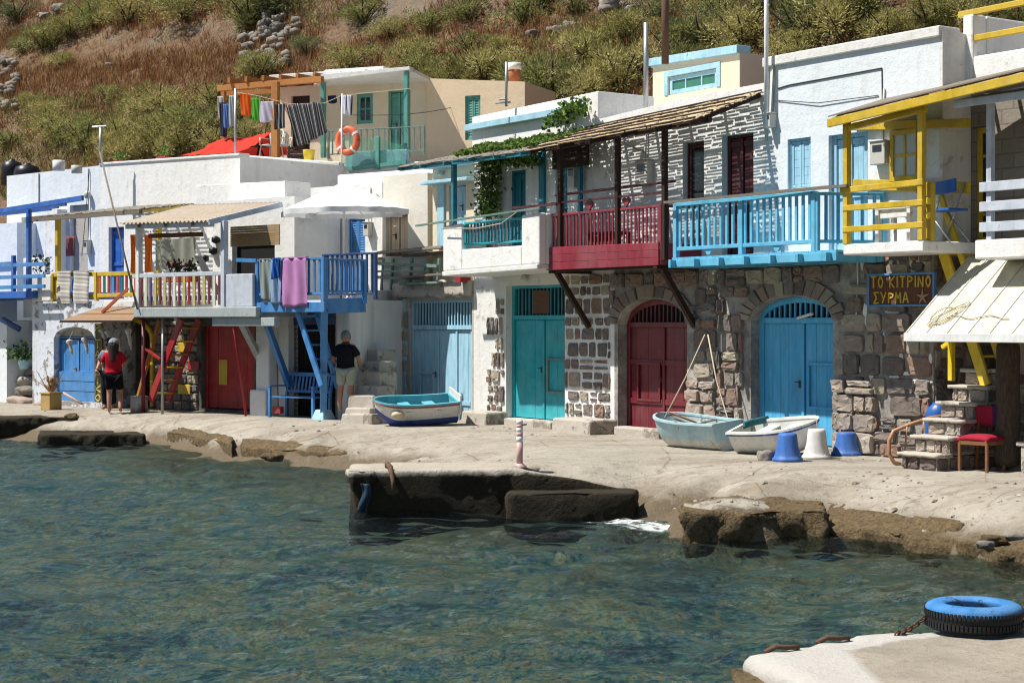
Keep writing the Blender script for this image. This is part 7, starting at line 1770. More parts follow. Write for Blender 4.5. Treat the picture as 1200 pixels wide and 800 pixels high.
# rough steps up beside the garage
st = thing('stone_steps', 'rough grey stone steps rising beside the white rounded wall', 'steps', B.w(4,-.5,0))
for k, (px, py, w, h_) in enumerate(((420,494,50,9),(428,486,46,10),(434,474,44,12),(441,462,40,12),(448,447,34,12),(452,434,28,12),(456,420,24,12))):
    yy = -1.05+.28*k; m = MB(B); px -= 6*(k > 0)+2*k; xx = B.X(px,yy); zz_ = B.Z(px,py-h_/2,yy) if k else .14; w *= .74; s_ = 1/54
    hw_ = w*s_*.62; zt1 = zz_+h_*s_*.35; J = lambda a: R.uniform(-a, a)
    m.hexa([(xx-hw_+J(.04),yy-.07+J(.03),-.1),(xx+hw_+J(.04),yy-.07+J(.03),-.1),(xx+hw_,yy+.5,-.1),(xx-hw_,yy+.5,-.1),(xx-hw_+J(.05),yy-.03+J(.03),zt1+J(.02)),(xx+hw_+J(.05),yy-.03+J(.03),zt1+J(.02)),(xx+hw_,yy+.5,zt1+J(.02)),(xx-hw_,yy+.5,zt1+J(.02))])
    m.build('step', CONC, st, .03)
# left edge: neighbour's blue rails, pergola, stacked rock steps
r = thing('house', 'bluish white house with cobalt railings cut by the left edge', 'house', B.w(-10,-.5,0))
yn = -.7; m = MB(B); facade(m, -14.0, B.X(8,yn+.3), -.1, zfl-.1, yn+.3, 4, [], .1); m.build('lower_wall', BLUEWHITE, r)
m = MB(B); facade(m, -14.0, B.X(20,YU-.6), zfl-.1, B.Z(0,262,YU-.6), YU-.6, 2.5, [], .1); m.build('upper_wall', BLUEWHITE, r)
xq = B.X(38,yn)
m = MB(B); m.box(-14,xq+.1,yn-.25,YU-.65,B.Z(0,350,yn),B.Z(0,342,yn)); m.build('slab', BLUE, r, .01)
for py in (311,325,337):
    m = MB(B); m.beam((-14,yn-.22,B.Z(20,py,yn-.2)),(B.X(62,yn),yn-.22,B.Z(45,py-1.5,yn-.2)),.04,.09); m.build('rail', BLUEM, r, .006)
for px in (16,): m = MB(B); m.beam((B.X(px,yn-.2),yn-.2,B.Z(px,343,yn)),(B.X(px,yn-.2),yn-.2,B.Z(px,300,yn)),.09,.09); m.build('post', BLUE, r, .006)
m = MB(B); m.beam((xq,yn-.1,B.Z(38,343,yn)),(xq,yn-.1,B.Z(38,246,yn)),.10,.10); m.build('tall_post', BLUE, r, .006)
for k in range(5):
    m = MB(B); y_ = yn-.3+.55*k; a_, b_ = (B.X(-60,y_),y_,B.Z(-60,257,y_)), (B.X(97-10*k if k < 2 else 97,y_)-.35*k,y_,B.Z(97,232,y_)-.05*k); m.beam(a_,b_,.07,.12); m.build('pergola_beam', BLUE, r, .006)
m = MB(B); m.box(B.X(27,.3),B.X(53,.3),.3,.45,zfl,B.Z(40,302,.3)); m.build('half_wall', WHITE, r, .02)
m = MB(B); m.beam((B.X(2,yn),yn,B.Z(2,374,yn)),(B.X(15,yn),yn+.2,B.Z(15,386,yn)),.10,.12); m.build('bracket', DKBLUE, r)
st = thing('rock_stairs', 'stacked rough boulders forming a stair at the left edge', 'steps', B.w(-8.8,-1,0))
for k, (px, py, w, h_) in enumerate(((12,487,46,12),(44,480,26,16),(22,471,44,14),(30,459,36,12),(30,447,32,12),(34,436,28,12),(36,424,24,12),(30,412,20,10))):
    yy = -1.0+.25*k; m = MB(B).rt(); x_, z_ = B.X(px,yy), B.Z(px,py,yy); m.rock((x_,yy+.15,z_),(w/90,.36,h_/80),k+400,.3,3,); m.build('boulder_step', STONE_PALE if k%3 else HROCK, st)
m = MB(B); stone_face(m, B.X(8,.3), B.X(40,.3), 0, 2.0, .5, [], .16,.3,.2,.4,.03,.05,seed=91); m.box(B.X(4,.3),B.X(42,.3),.5,1.0,0,2.05); tag(m.build('rubble_wall', STONE), 'dark rubble wall behind the boulder stair', 'wall')
pp_ = thing('pot_plant', 'green leafy plant in a pale pot on the boulder stair', 'plant', B.w(B.X(27,-.2),-.2,1)); xx = B.X(28,-.2); zz_ = B.Z(28,430,-.2)
m = MB(B); m.lathe((xx,-.2,zz_-.05),[(.10,0),(.14,.2),(.13,.22)],14); m.build('pot', PALEB, pp_); m = MB(B); leaf_cloud(m,[(xx+R.gauss(0,.22)-.1,-.2+R.gauss(0,.15),zz_+.2+abs(R.gauss(.12,.15))) for _ in range(150)],.10,8); m.build('foliage', leafmat('potplant_leaves',[(0,(.02,.06,.015)),(.5,(.07,.16,.04)),(1,(.18,.30,.08))]), pp_)
yp = thing('wooden_planter', 'yellow wooden box with dry prickly stems in front of the cobalt door', 'planter', gnd2(60,489)); c = gnd2(60,487); fb = Fr(c.x,c.y,-38)
m = MB(fb); m.box(-.17,.17,-.17,.17,0,.36); m.build('box', paint('ochre_box_paint',(.50,.32,.08),.6,.3), yp, .01); m = MB(fb); m.box(-.19,.19,-.19,.19,.361,.40); m.build('rim', MATS['ochre_box_paint'], yp, .008)
m = MB(fb)
for k in range(16): a_ = R.uniform(0,6.28); d_ = R.uniform(.1,.5); m.tube([(0,0,.35),(.4*d_*math.cos(a_),.3*d_*math.sin(a_),.55),(d_*math.cos(a_),d_*math.sin(a_)*.6,R.uniform(.6,.95))],[.016,.012,.006],5)
for k in range(10): m.rt().rock((R.gauss(0,.12),R.gauss(0,.08),.48+R.uniform(0,.22)),(.07,.03,.09),k,.2,1)
m.build('dry_stems', woodmat('dry_stem',(.38,.26,.15),(.15,.10,.06),(4,4,4)), yp)
m = MB(B); m.tube([bp(74,460,-.9),bp(96,473,-.9)],.028,6); tag(m.build('leaning_pole', simple('pinkish_wood',(.5,.32,.25),.8)), 'short pinkish pole lying against the cobalt door', 'pole')

# ================================================================== houses higher up
C = Fr(*at(500,97,46.5).to_tuple()[:2], -23)
zc0 = C.Z(500,190); zc1 = C.Z(500,92)
r = thing('house', 'peach house with sea green doors and a flat porch roof above the terrace', 'house', C.w(0,0,zc0))
xr_ = C.X(615); wnd = (*C.rect(545,563,112,164), 0.)
tp_ = lambda x: zc1+.0 + (C.Z(613,96)-zc1)*(x/xr_)
m = MB(C); facade(m, 0, xr_, zc0-2, tp_, 0, 2.2, [wnd], .12); m.build('peach_wall', PEACH, r)
shutter_window(r, C, wnd, .05, GREENP, 'window', 2, .07, .04)
xp0 = C.X(363,.2); wd = (*C.rect(418,437,110,145,.2),0.); dr = (*C.rect(455,481,106,185,.2),0.); w2 = (*C.rect(341,363,112,180,.2),0.)
m = MB(C); facade(m, C.X(326,.2), -.003, zc0-2, C.Z(430,96,.2), .2, 4, [wd, dr, w2], .12); m.build('porch_wall', CREAM, r)
sash(r, C, wd[0]+.01, wd[1]-.01, wd[2]+.01, wd[3]-.01, .26, GREENP, 2, 2, GLASS, .09); plank_door(r, C, dr, .28, GREENP, .06, (.5,), 0, None, 'door', None, 6, (.1,.5,.95), None, None, True, 2)
m = MB(C); m.box(w2[0]+.01,w2[1]-.01,.3,.33,w2[2],w2[3]-.01); m.build('dark_doorway', BROWN, r)
m = MB(C); zr_ = C.Z(378,93,-1.5); m.hexa([(C.X(376,-1.6),-1.6,zr_-.04),(C.X(480,-1.6),-1.6,C.Z(480,82,-1.6)-.0),(.05,.25,C.Z(500,95)+.0),(C.X(365,.2),.25,zr_+.10),(C.X(376,-1.6),-1.6,zr_+.12),(C.X(480,-1.6),-1.6,C.Z(480,78,-1.6)),(.05,.25,C.Z(500,91)),(C.X(365,.2),.25,zr_+.27)]); m.build('porch_roof', OLDWHITE, r, .01)
m = MB(C); a_ = C.X(328,.3), C.X(440,.3); m.box(a_[0],a_[1],-.3,3.5,C.Z(380,96,.3),C.Z(380,88,.3)); m.box(C.X(378,.3),a_[1]+.2,.4,3,C.Z(380,88,.3)+.003,C.Z(400,80,.3)); m.build('roof', PALEB if False else WHITE, r, .02)
for (px, t, b) in ((379,96,185),(476.5,84,188)): m = MB(C); xx = C.X(px,-1.5); m.beam((xx,-1.5,C.Z(px,b,-1.5)),(xx,-1.5,C.Z(px,t,-1.5)),.12,.12); m.build('post', GREENP, r, .01)
m = MB(C); m.tube([(C.X(603,1.5),1.5,C.Z(603,97,1.5)),(C.X(603,1.5),1.5,C.Z(603,77,1.5))],.16,12); ck = m.build('chimney', TERRA, r); m = MB(C); m.tube([(C.X(603,1.5),1.5,C.Z(603,82,1.5)),(C.X(603,1.5),1.5,C.Z(603,74,1.5))],.19,12); m.build('chimney_cap', WHITE, ck)
# terrace in front
zt_ = zc0-.05
r = thing('terrace', 'white walled terrace in front of the peach house', 'terrace', C.w(-3,-3,3))
yt = -2.3
m = MB(C); m.box(C.X(276,yt), C.X(398,yt), yt, 1.0, 2.5, C.Z(335,192,yt)); m.build('retaining_wall', BEIGE if False else OLDWHITE, r, .03)
m = MB(C); m.box(C.X(398,yt)+.003, C.X(500,yt), yt+.2, 1.0, 2.5, C.Z(450,190,yt)); m.build('right_retaining_wall', WHITE, r, .03)
m = MB(C); m.hexa([(C.X(276,yt),yt-.02,C.Z(276,192,yt)-.2),(C.X(398,yt),yt-.02,C.Z(398,205,yt)-.3),(C.X(398,yt),yt+.25,C.Z(398,205,yt)-.3),(C.X(276,yt),yt+.25,C.Z(276,192,yt)-.2),(C.X(276,yt),yt-.02,C.Z(276,181,yt)),(C.X(398,yt),yt-.02,C.Z(398,190,yt)),(C.X(398,yt),yt+.25,C.Z(398,190,yt)),(C.X(276,yt),yt+.25,C.Z(276,181,yt))]); m.build('parapet', OLDWHITE, r, .02)
m = MB(C); m.box(C.X(402,yt), C.X(475,yt), yt+.1, yt+.25, C.Z(440,196,yt), C.Z(440,176,yt)); m.build('low_wall', PALEB, r, .02)
fz = thing('terrace_railing', 'thin grey green iron railing along the porch of the peach house', 'railing', C.w(-1.5,-1.6,zt_)); xa_, xb_ = C.X(385,-1.7), C.X(497,-1.7); z0_, z1_ = C.Z(440,184,-1.7), C.Z(440,151,-1.7)
railing(fz, C, (xa_,-1.7), (xb_,-1.7), z0_, z1_, GREENG, 16, .05, .035, .04, name='rails')
nt_ = thing('net_screen', 'green shade net screen with post in front of the peach house', 'screen', C.w(C.X(438,-2.2),-2.2,zt_))
NETM = NT('green_net'); tr = NETM.n('BsdfTransparent', Color=(1,1,1)); df = NETM.n('BsdfDiffuse', Color=(.10,.34,.24)); mx_ = NETM.n('MixShader', Fac=.42, _1=tr.outputs[0], _2=df.outputs[0]); NETM.t.links.new(mx_.outputs[0], NETM.out.inputs['Surface']); NETM = NETM.m
m = MB(C); yy = -2.25; cc_ = [(402,164,196),(415,160,197),(440,162,195),(463,168,192),(476,170,188)]
def netf(u, v):
    t = u*4; i = min(3,int(t)); f = t-i; a, b = cc_[i], cc_[i+1]; px = a[0]+(b[0]-a[0])*f; return (C.X(px,yy), yy+.03*math.sin(u*20), C.Z(px,a[2]+(b[2]-a[2])*f,yy)*(1-v)+C.Z(px,a[1]+(b[1]-a[1])*f,yy)*v)
m.grid(netf, 24, 6); m.build('net', NETM, nt_)
for px in (443,): m = MB(C); m.beam((C.X(px,yy),yy,C.Z(px,199,yy)),(C.X(px,yy),yy,C.Z(px,160,yy)),.10,.10); m.build('post', GREENP, nt_, .01)
m = MB(C); m.beam((C.X(402,yy),yy,C.Z(402,199,yy)),(C.X(476,yy),yy,C.Z(476,190,yy)),.06,.10); m.build('bottom_rail', GREENP, nt_)
# lifebuoy on a thin pole
lbp = thing('white_pole', 'thin white pole standing between the umbrella and the green net', 'pole', C.w(C.X(400,-2.6),-2.6,4)); m = MB(C); m.tube([(C.X(400,-2.6),-2.6,C.Z(400,226,-2.6)),(C.X(401,-2.6),-2.6,C.Z(401,110,-2.6))],.024,8); m.build('shaft', WPAINT, lbp)
lb2 = thing('lifebuoy', 'orange red lifebuoy hanging on the white pole', 'lifebuoy', C.w(C.X(408,-2.5),-2.5,6.8)); m = MB(C); cz = C.Z(408,165,-2.5); cxx = C.X(408,-2.5); r_ = .27
LBM = paint('lifebuoy_orange',(.75,.13,.04),.5,.15,(.8,.7,.6))
m.tube([(cxx+r_*math.cos(t*math.pi/16),-2.52,cz+r_*1.12*math.sin(t*math.pi/16)) for t in range(33)],.095,10,False); m.build('ring', LBM, lb2)
for a_ in (.6,2.2,3.8,5.4):
    m = MB(C); m.tube([(cxx+r_*math.cos(a_+d),-2.52,cz+r_*1.12*math.sin(a_+d)) for d in (-.1,0,.1)],.099,10,False); m.build('band', WPAINT, lb2)
# timber pergola and laundry
pg_ = thing('pergola', 'orange pine pergola carrying washing lines left of the peach house', 'pergola', C.w(C.X(323,-1.9),-1.9,zt_))
m = MB(C); m.beam((C.X(323,-1.9),-1.9,C.Z(323,187,-1.9)),(C.X(323,-1.9),-1.9,C.Z(323,96,-1.9)),.20,.16); m.build('post', ORANGEW, pg_, .008)
m = MB(C); m.beam((C.X(262,-.2),-.2,C.Z(262,175,-.2)),(C.X(262,-.2),-.2,C.Z(262,104,-.2)),.12,.12); m.build('post', ORANGEW, pg_, .008)
m = MB(C); m.beam((C.X(256,-.9),-.9,C.Z(256,104,-.9)),(C.X(378,-1.9),-1.9,C.Z(378,93,-1.9)),.12,.16); m.build('front_beam', ORANGEW, pg_, .008)
for k in range(6):
    px = 268+k*20; m = MB(C); y0_, y1_ = -1.2-.12*k, 1.6; zz_ = C.Z(px,100-k*1.2,y0_)+.06; xx = C.X(px,y0_); m.beam((xx,y0_,zz_+.08),(xx+.1,y1_,zz_+.18),.09,.14); m.build('rafter', ORANGEW, pg_, .006)
m = MB(C); m.beam((C.X(262,1.2),1.2,C.Z(262,110,1.2)),(C.X(378,1.2),1.2,C.Z(378,104,1.2)),.1,.14); m.build('back_beam', ORANGEW, pg_)
m = MB(C); yln = -2.0; m.tube([(C.X(275,yln),yln,C.Z(275,108,yln)),(C.X(300,yln),yln,C.Z(300,112,yln)),(C.X(340,yln),yln,C.Z(340,122,yln)),(C.X(380,yln),yln,C.Z(380,121,yln)),(C.X(401,yln),yln,C.Z(401,112,yln)),(C.X(480,-1.55),-1.55,C.Z(480,104,-1.55))],.008,5); tag(m.build('washing_line', ROPE), 'washing line stretched from the grey pole to the white pole', 'line')
m = MB(C); m.tube([(C.X(275.5,-2.25),-2.25,C.Z(275.5,214,-2.25)),(C.X(276,-2.25),-2.25,C.Z(276,104,-2.25))],.034,8); tag(m.build('grey_pole', STEEL), 'grey metal pole at the left corner of the terrace', 'pole')
drape(C,281,294,110,136,yln,cloth('orange_towel_cloth',(.70,.13,.02),trans=.35),'towel','orange towel on the washing line','towel',1,1,0,.12)
drape(C,294,305,115,141,yln,cloth('green_towel_cloth',(.10,.42,.05),trans=.35),'towel','bright green towel on the washing line','towel',2,1,0,.1)
drape(C,304,321,119,143,yln,cloth('lilac_towel_cloth',(.55,.52,.62),trans=.3),'towel','pale lilac towel on the washing line','towel',3,1,0,.05)
drape(C,322,334,122,151,yln-.15,cloth('black_white_print',[(0,(.03,.03,.03)),(.3,(.3,.3,.3)),(.45,(.03,.03,.03)),(.7,(.25,.25,.25)),(.8,(.03,.03,.03))],trans=.05),'towel','small dark patterned towel hanging on the pergola post','towel',4,1,0,0,9)
# the big striped blanket, sagging to the right
STB = cloth('striped_blanket', [(0,(.025,.028,.035)),(.5,(.33,.31,.28)),(.62,(.06,.06,.07)),(.8,(.16,.16,.17)),(.9,(.025,.028,.035))], trans=.05)
m = MB(C); yk = -2.05
def blk(u, v):
    px = (335+41*u)*(v) + (347+37*u+1.5*math.sin(u*6))*(1-v); py = (123-3*u+2.5*math.sin(u*14)*.3)*v + (170-17*u*u+1*math.sin(u*9))*(1-v)
    return (C.X(px,yk), yk+.05*math.sin(u*22)*(1.1-v*.6), C.Z(px,py,yk))
for i in range(42):
    m.ct = [.1,.55,.1,.65,.1,.85][i%6]; m.grid(lambda u, v: blk((i+u)/42, v), 2, 14, .01)
tag(m.build('blanket', STB), 'big black and grey striped blanket sagging on the washing line', 'blanket')
for k, (p0,p1,t,b,c_,lab) in enumerate(((255,261,113,140,(.55,.52,.48),'white shirt at the far left of the washing'),(257,266,120,160,(.03,.035,.06),'long dark garment at the left of the washing'),(261,268,122,150,(.10,.18,.42),'blue shirt between dark and grey garments'),(268,275,112,148,(.34,.40,.40),'pale grey garment beside the grey metal pole'))):
    drape(C,p0,p1,t,b,-1.2-.06*k,cloth('garment_cloth_%d' % k,c_,trans=.1),'garment',lab,'garment',k,1,0,.1)
drape(C,384,394,112,121,-1.75,cloth('navy_cloth',(.02,.025,.05),trans=.0),'shorts','small navy shorts hanging under the porch roof','shorts',2,1,0)
CHK = cloth('checked_shirt_cloth',[(0,(.03,.04,.10)),(.2,(.55,.56,.60)),(.45,(.05,.06,.14)),(.6,(.55,.56,.60)),(.85,(.03,.04,.10))],trans=.1)
drape(C,398,413,112,135,-1.75,CHK,'shirt','blue and white checked shirt hanging under the porch roof','shirt',1,1,0,.15,10)
# terrace furniture
PLW = simple('white_plastic', (.72,.71,.67), .5, .1, 6, .05)
for i, (px, py, ang, lab) in enumerate(((330,182,200,'white plastic chair right of the pine post'),(318,181,150,'white plastic chair left of the pine post'))):
    y_ = -1.4; o = thing('plastic_chair', lab, 'chair', C.w(C.X(px,y_),y_,zt_)); w = C.w(C.X(px,y_),y_,0); fb = Fr(w.x,w.y,ang); zb_ = C.Z(px,189,y_)
    m = MB(fb); m.box(-.22,.22,-.22,.22,zb_+.42,zb_+.45); m.build('seat', PLW, o, .01)
    m = MB(fb)
    for k in range(5): m.beam((-.18+.09*k,-.22,zb_+.45),(-.2+.1*k,-.30,zb_+.84),.045,.02)
    m.tube([(-.24,-.24,zb_+.45),(-.25,-.30,zb_+.75),(-.12,-.33,zb_+.88),(.12,-.33,zb_+.88),(.25,-.30,zb_+.75),(.24,-.24,zb_+.45)],.022,6); m.build('backrest', PLW, o)
    for x in (-.2,.2):
        for y in (-.2,.2): m = MB(fb); m.tube([(x,y,zb_+.43),(x*1.2,y*1.2,zb_)],.02,6); m.build('leg', PLW, o)
    for x in (-.25,.25): m = MB(fb); m.tube([(x,-.28,zb_+.64),(x,.18,zb_+.64),(x*.95,.2,zb_+.43)],.02,6); m.build('armrest', PLW, o)
o = thing('wooden_crate_chair', 'dark brown slatted wooden chair below the striped blanket', 'chair', C.w(C.X(346,-2.0),-2.0,zt_)); a_ = C.rect(337,357,171,188,-1.95); m = MB(C)
for k in range(4): m.box(a_[0],a_[1],-1.97,-1.94,a_[2]+(a_[3]-a_[2])*k/4,a_[2]+(a_[3]-a_[2])*(k+.75)/4)
for xx in (a_[0],a_[1]-.05): m.box(xx,xx+.05,-1.94,-1.90,a_[2],a_[3])
m.build('backrest', BROWN, o); m = MB(C); m.box(a_[0],a_[1],-1.89,-1.45,a_[2]+.1,a_[2]+.14); m.build('seat', BROWN, o)
m = MB(C); c = (C.X(362,-2.0),-2.0,C.Z(362,189,-2.0)); m.lathe(c,[(.13,0),(.16,.28),(.165,.30),(.14,.30),(.12,.05)],16); tag(m.build('bucket', YELB), 'yellow plastic bucket beside the dark slatted chair', 'bucket')
o = thing('garden_table', 'dark round table on the terrace beside the red tarpaulin', 'table', C.w(C.X(304,-1.2),-1.2,zt_)); c = C.X(304,-1.2); zz_ = C.Z(304,170,-1.2); m = MB(C); m.lathe((c,-1.2,zz_-.03),[(.02,0),(.42,0),(.42,.03),(.02,.03)],20); m.build('tabletop', BROWN, o)
for a_ in (.5,2.6,4.7): m = MB(C); m.tube([(c,-1.2,zz_-.03),(c+.3*math.cos(a_),-1.2+.3*math.sin(a_),zz_-.72)],.025,6); m.build('leg', BROWN, o)
# red tarpaulin over a boat on the roof
tq = [(208,188,.2),(212,181),(222,178),(232,166),(262,166),(285,162),(299,160),(297,172),(290,178),(278,184)]
m = MB(C)
TARP = cloth('red_tarpaulin',(.62,.05,.035),trans=.15)
top = [(210,183),(222,179),(233,167),(248,165),(262,166),(280,161),(298,159)]; bot = [(210,188),(222,187),(233,186.5),(248,186),(262,185),(280,183),(296,176)]
def tarp(u, v):
    t = u*6; i = min(5,int(t)); f = t-i; px = top[i][0]+(top[i+1][0]-top[i][0])*f; a = top[i][1]+(top[i+1][1]-top[i][1])*f; b = bot[i][1]+(bot[i+1][1]-bot[i][1])*f
    k = math.sin(v*math.pi); y = -1.9+1.9*v + .05*noise.noise(Vector((u*9,v*7,2))); h = max(0, math.sin(min(1,v*1.6)*math.pi/2)) if v < .62 else math.cos((v-.62)/.38*math.pi/2)
    return (C.X(px,-1.9)+.1*v, y, C.Z(px,b,-1.9)*(1-h)+C.Z(px,a,-1.9+.6)*h+.12+.05*noise.noise(Vector((u*14,v*8,5))))
m.grid(tarp, 60, 24); tag(m.build('tarpaulin', TARP), 'bright red tarpaulin heaped over something on the white roof', 'tarpaulin')
# black water tanks, planters, aerials
for i, (px, py, w, h_, lab) in enumerate(((14,206,30,22,'black water tank at the left edge of the roofs'),(32,206,36,16,'wide low black water tank beside the taller one'))):
    y_ = YU+2.6-.5*i; zz_ = B.Z(px,py,y_); s_ = 1/46; m = MB(B); m.lathe((B.X(px,y_),y_,zz_-.3),[(w*s_/2,0),(w*s_/2,h_*s_+.05),(w*s_*.42,h_*s_+.22),(w*s_*.15,h_*s_+.28),(w*s_*.14,h_*s_+.32),(.02,h_*s_+.33)],24); tag(m.build('water_tank', BLACK), lab, 'water tank')
for (px, py, lab) in ((192,186,'low red planter on the long white roof'),(140,191,'small dark red planter farther left on the white roof')):
    y_ = YU+1.2; o = thing('planter', lab, 'planter', B.w(B.X(px,y_),y_,6)); x_, z_ = B.X(px,y_), B.Z(px,py,y_); m = MB(B); m.box(x_-.2,x_+.2,y_-.12,y_+.12,z_-.3,z_+.05); m.build('trough', RED, o, .02)
    m = MB(B); leaf_cloud(m,[(x_+R.gauss(0,.14),y_+R.gauss(0,.08),z_+.1+abs(R.gauss(0,.09))) for _ in range(50)],.08,4); m.build('foliage', VINE, o)
def mast(px, bot, top, Y, r_, mat, name, lab, cat='mast', arms=()):
    m = MB(); m.tube([at(px,bot,Y),at(px,(bot+top)/2,Y),at(px,top,Y)],r_,8,True,True); o = m.build(name, mat); tag(o, lab, cat)
    for (dx, py, w) in arms:
        m = MB(); m.tube([at(px+dx-w/2,py+1,Y),at(px+dx+w/2,py,Y)],r_*.6,5,True,True); m.build('arm', mat, o)
    return o
mast(118,192,150,44,.045,STEEL,'aerial_mast','short aerial mast with a flat head on the corner of the long white roof',arms=((-2,148,16),))
m = MB(B); a_, b_ = bp(161,362,-1.35), bp(117,178,-.75); m.tube([a_,b_],.022,7); tag(m.build('leaning_mast', OLDWOOD), 'long thin grey mast leaning in front of the reed awning', 'mast')
mast(779.5,75,-40,34.5,.075,IRON,'flue_pipe','tall dark brown flue pipe above the cream house','pipe')
mast(757,130,27,31,.045,STEEL,'striped_mast','pale grey mast with dark bands rising from the tan reed awning',arms=((0,60,3),(0,75,3),(0,90,3)))
mast(898,150,-60,27.4,.035,WPAINT,'white_mast','tall white mast at the joint of the tan awning and the blue wall','mast')
mast(593.5,125,73,33.5,.03,STEEL,'tv_aerial','thin television aerial on the roof over the vine awning','aerial',arms=((-4,120,18),(-4,116,10)))
mast(69,200,188,43.5,.16,WHITE,'roof_vent','squat white vent on the long white roof beside the black tanks','vent'); mast(90,203,194,43.5,.14,GREYPL,'roof_vent','small grey vent on the long white roof','vent')
# cream house peeping over the roofs
D = Fr(*A.w(A.X(866,4.5),4.5,0)[:2], -55.77)
r = thing('house', 'small cream house with a light blue window frame above the tan awning', 'house', D.w(0,0,4))
x0 = D.X(765); wz_ = (*D.rect(783,840,85,107),0.); zt0_, zt1_ = D.Z(765,78), D.Z(865,63)
m = MB(D); facade(m, x0, 0, 3.5, lambda x: zt1_+(zt0_-zt1_)*x/x0, 0, 3.0, [wz_], .15); m.build('wall', CREAM, r)
m = MB(D); m.hexa([(x0-.05,-.08,zt0_-.0),(.02,-.08,zt1_),(.02,.3,zt1_),(x0-.05,.3,zt0_),(x0-.05,-.08,zt0_+.17),(.02,-.08,zt1_+.17),(.02,.3,zt1_+.17),(x0-.05,.3,zt0_+.17)]); m.build('coping', PALEB, r, .01)
m = MB(D); m.box(.004,.03,0,3.0,3.6,zt1_+.02); m.build('end_wall', BEIGE, r)
sash(r, D, wz_[0]+.01, wz_[1]-.01, wz_[2]+.01, wz_[3]-.01, .06, PALEB, 3, 1, simple('green_glass',(.06,.20,.14),.15), .09)
m = MB(D)
for bx in ((wz_[0]-.12,wz_[1]+.12,wz_[3],wz_[3]+.12),(wz_[0]-.12,wz_[0],wz_[2],wz_[3]),(wz_[1],wz_[1]+.12,wz_[2],wz_[3])): m.box(bx[0],bx[1],-.02,.003,bx[2],bx[3])
m.build('surround', PALEB, r, .005)
# beige house with the pale blue door behind the white balcony
E = Fr(*A.w(A.X(556,.5),.5,0)[:2], -50)
r = thing('house', 'small beige house with a pale blue door behind the teal awning post', 'house', E.w(-1,0,2.5))
x0 = E.X(507); dd = (*E.rect(526,546,216,268),0.)
m = MB(E); facade(m, x0, .6, 2.0, E.Z(535,184), 0, 3, [dd], .15); m.build('wall', CREAM, r)
plank_door(r, E, dd, .06, SKYB, .05, (), 0, None, 'door', None, 4, (.1,.5,.95), None, None, True, 2)
for (p0,p1,py,pr) in ((505,556,192,.25),(505,560,211,.30)):
    m = MB(E); m.box(E.X(p0),E.X(p1),-pr,-.003,E.Z(530,py+4),E.Z(530,py)); m.build('ledge', PALEB, r, .01)
m = MB(E); m.box(dd[0]-.35,dd[0]-.12,-.05,-.003,dd[2]-.4,dd[3]+.12); m.build('pilaster', PALEB, r)
lamp_shade(r, E, E.X(520), 0, E.Z(520,206))
m = MB(E); m.box(x0-.6,.5,.8,4,E.Z(520,184)-.1,E.Z(520,178)); m.build('roof', PALEB, r, .02)
# wires
for (a, b, sag, lab) in (((at(613,98,48)),(at(413,75+60,44)),.3,'thin dark cable running from the peach house to the left'),(at(105,198,42),at(96,300,41),.0,'thin loose cable in front of the long white wall')):
    m = MB(); n = 10; m.tube([a.lerp(b,i/n)-Vector((0,0,sag*math.sin(math.pi*i/n))) for i in range(n+1)],.008,4,True,True); tag(m.build('cable', CABLE), lab, 'cable')
p0 = A.w(A.X(560,-1.3),-1.3,A.Z(520,265,-1.3)); 
m = MB(A); pts = [(A.X(519,-1.22),-1.25,A.Z(519,268,-1.2)),(A.X(560,-1.22),-1.26,A.Z(560,268,-1.2)),(A.X(590,-1.2),-1.25,A.Z(590,262,-1.2)),(A.X(612,-1.1),-1.2,A.Z(612,248,-1.1))]; m.tube(pts,.010,5)
tag(m.build('washing_line', ROPE), 'pale washing line looped along the front of the white balcony', 'line')

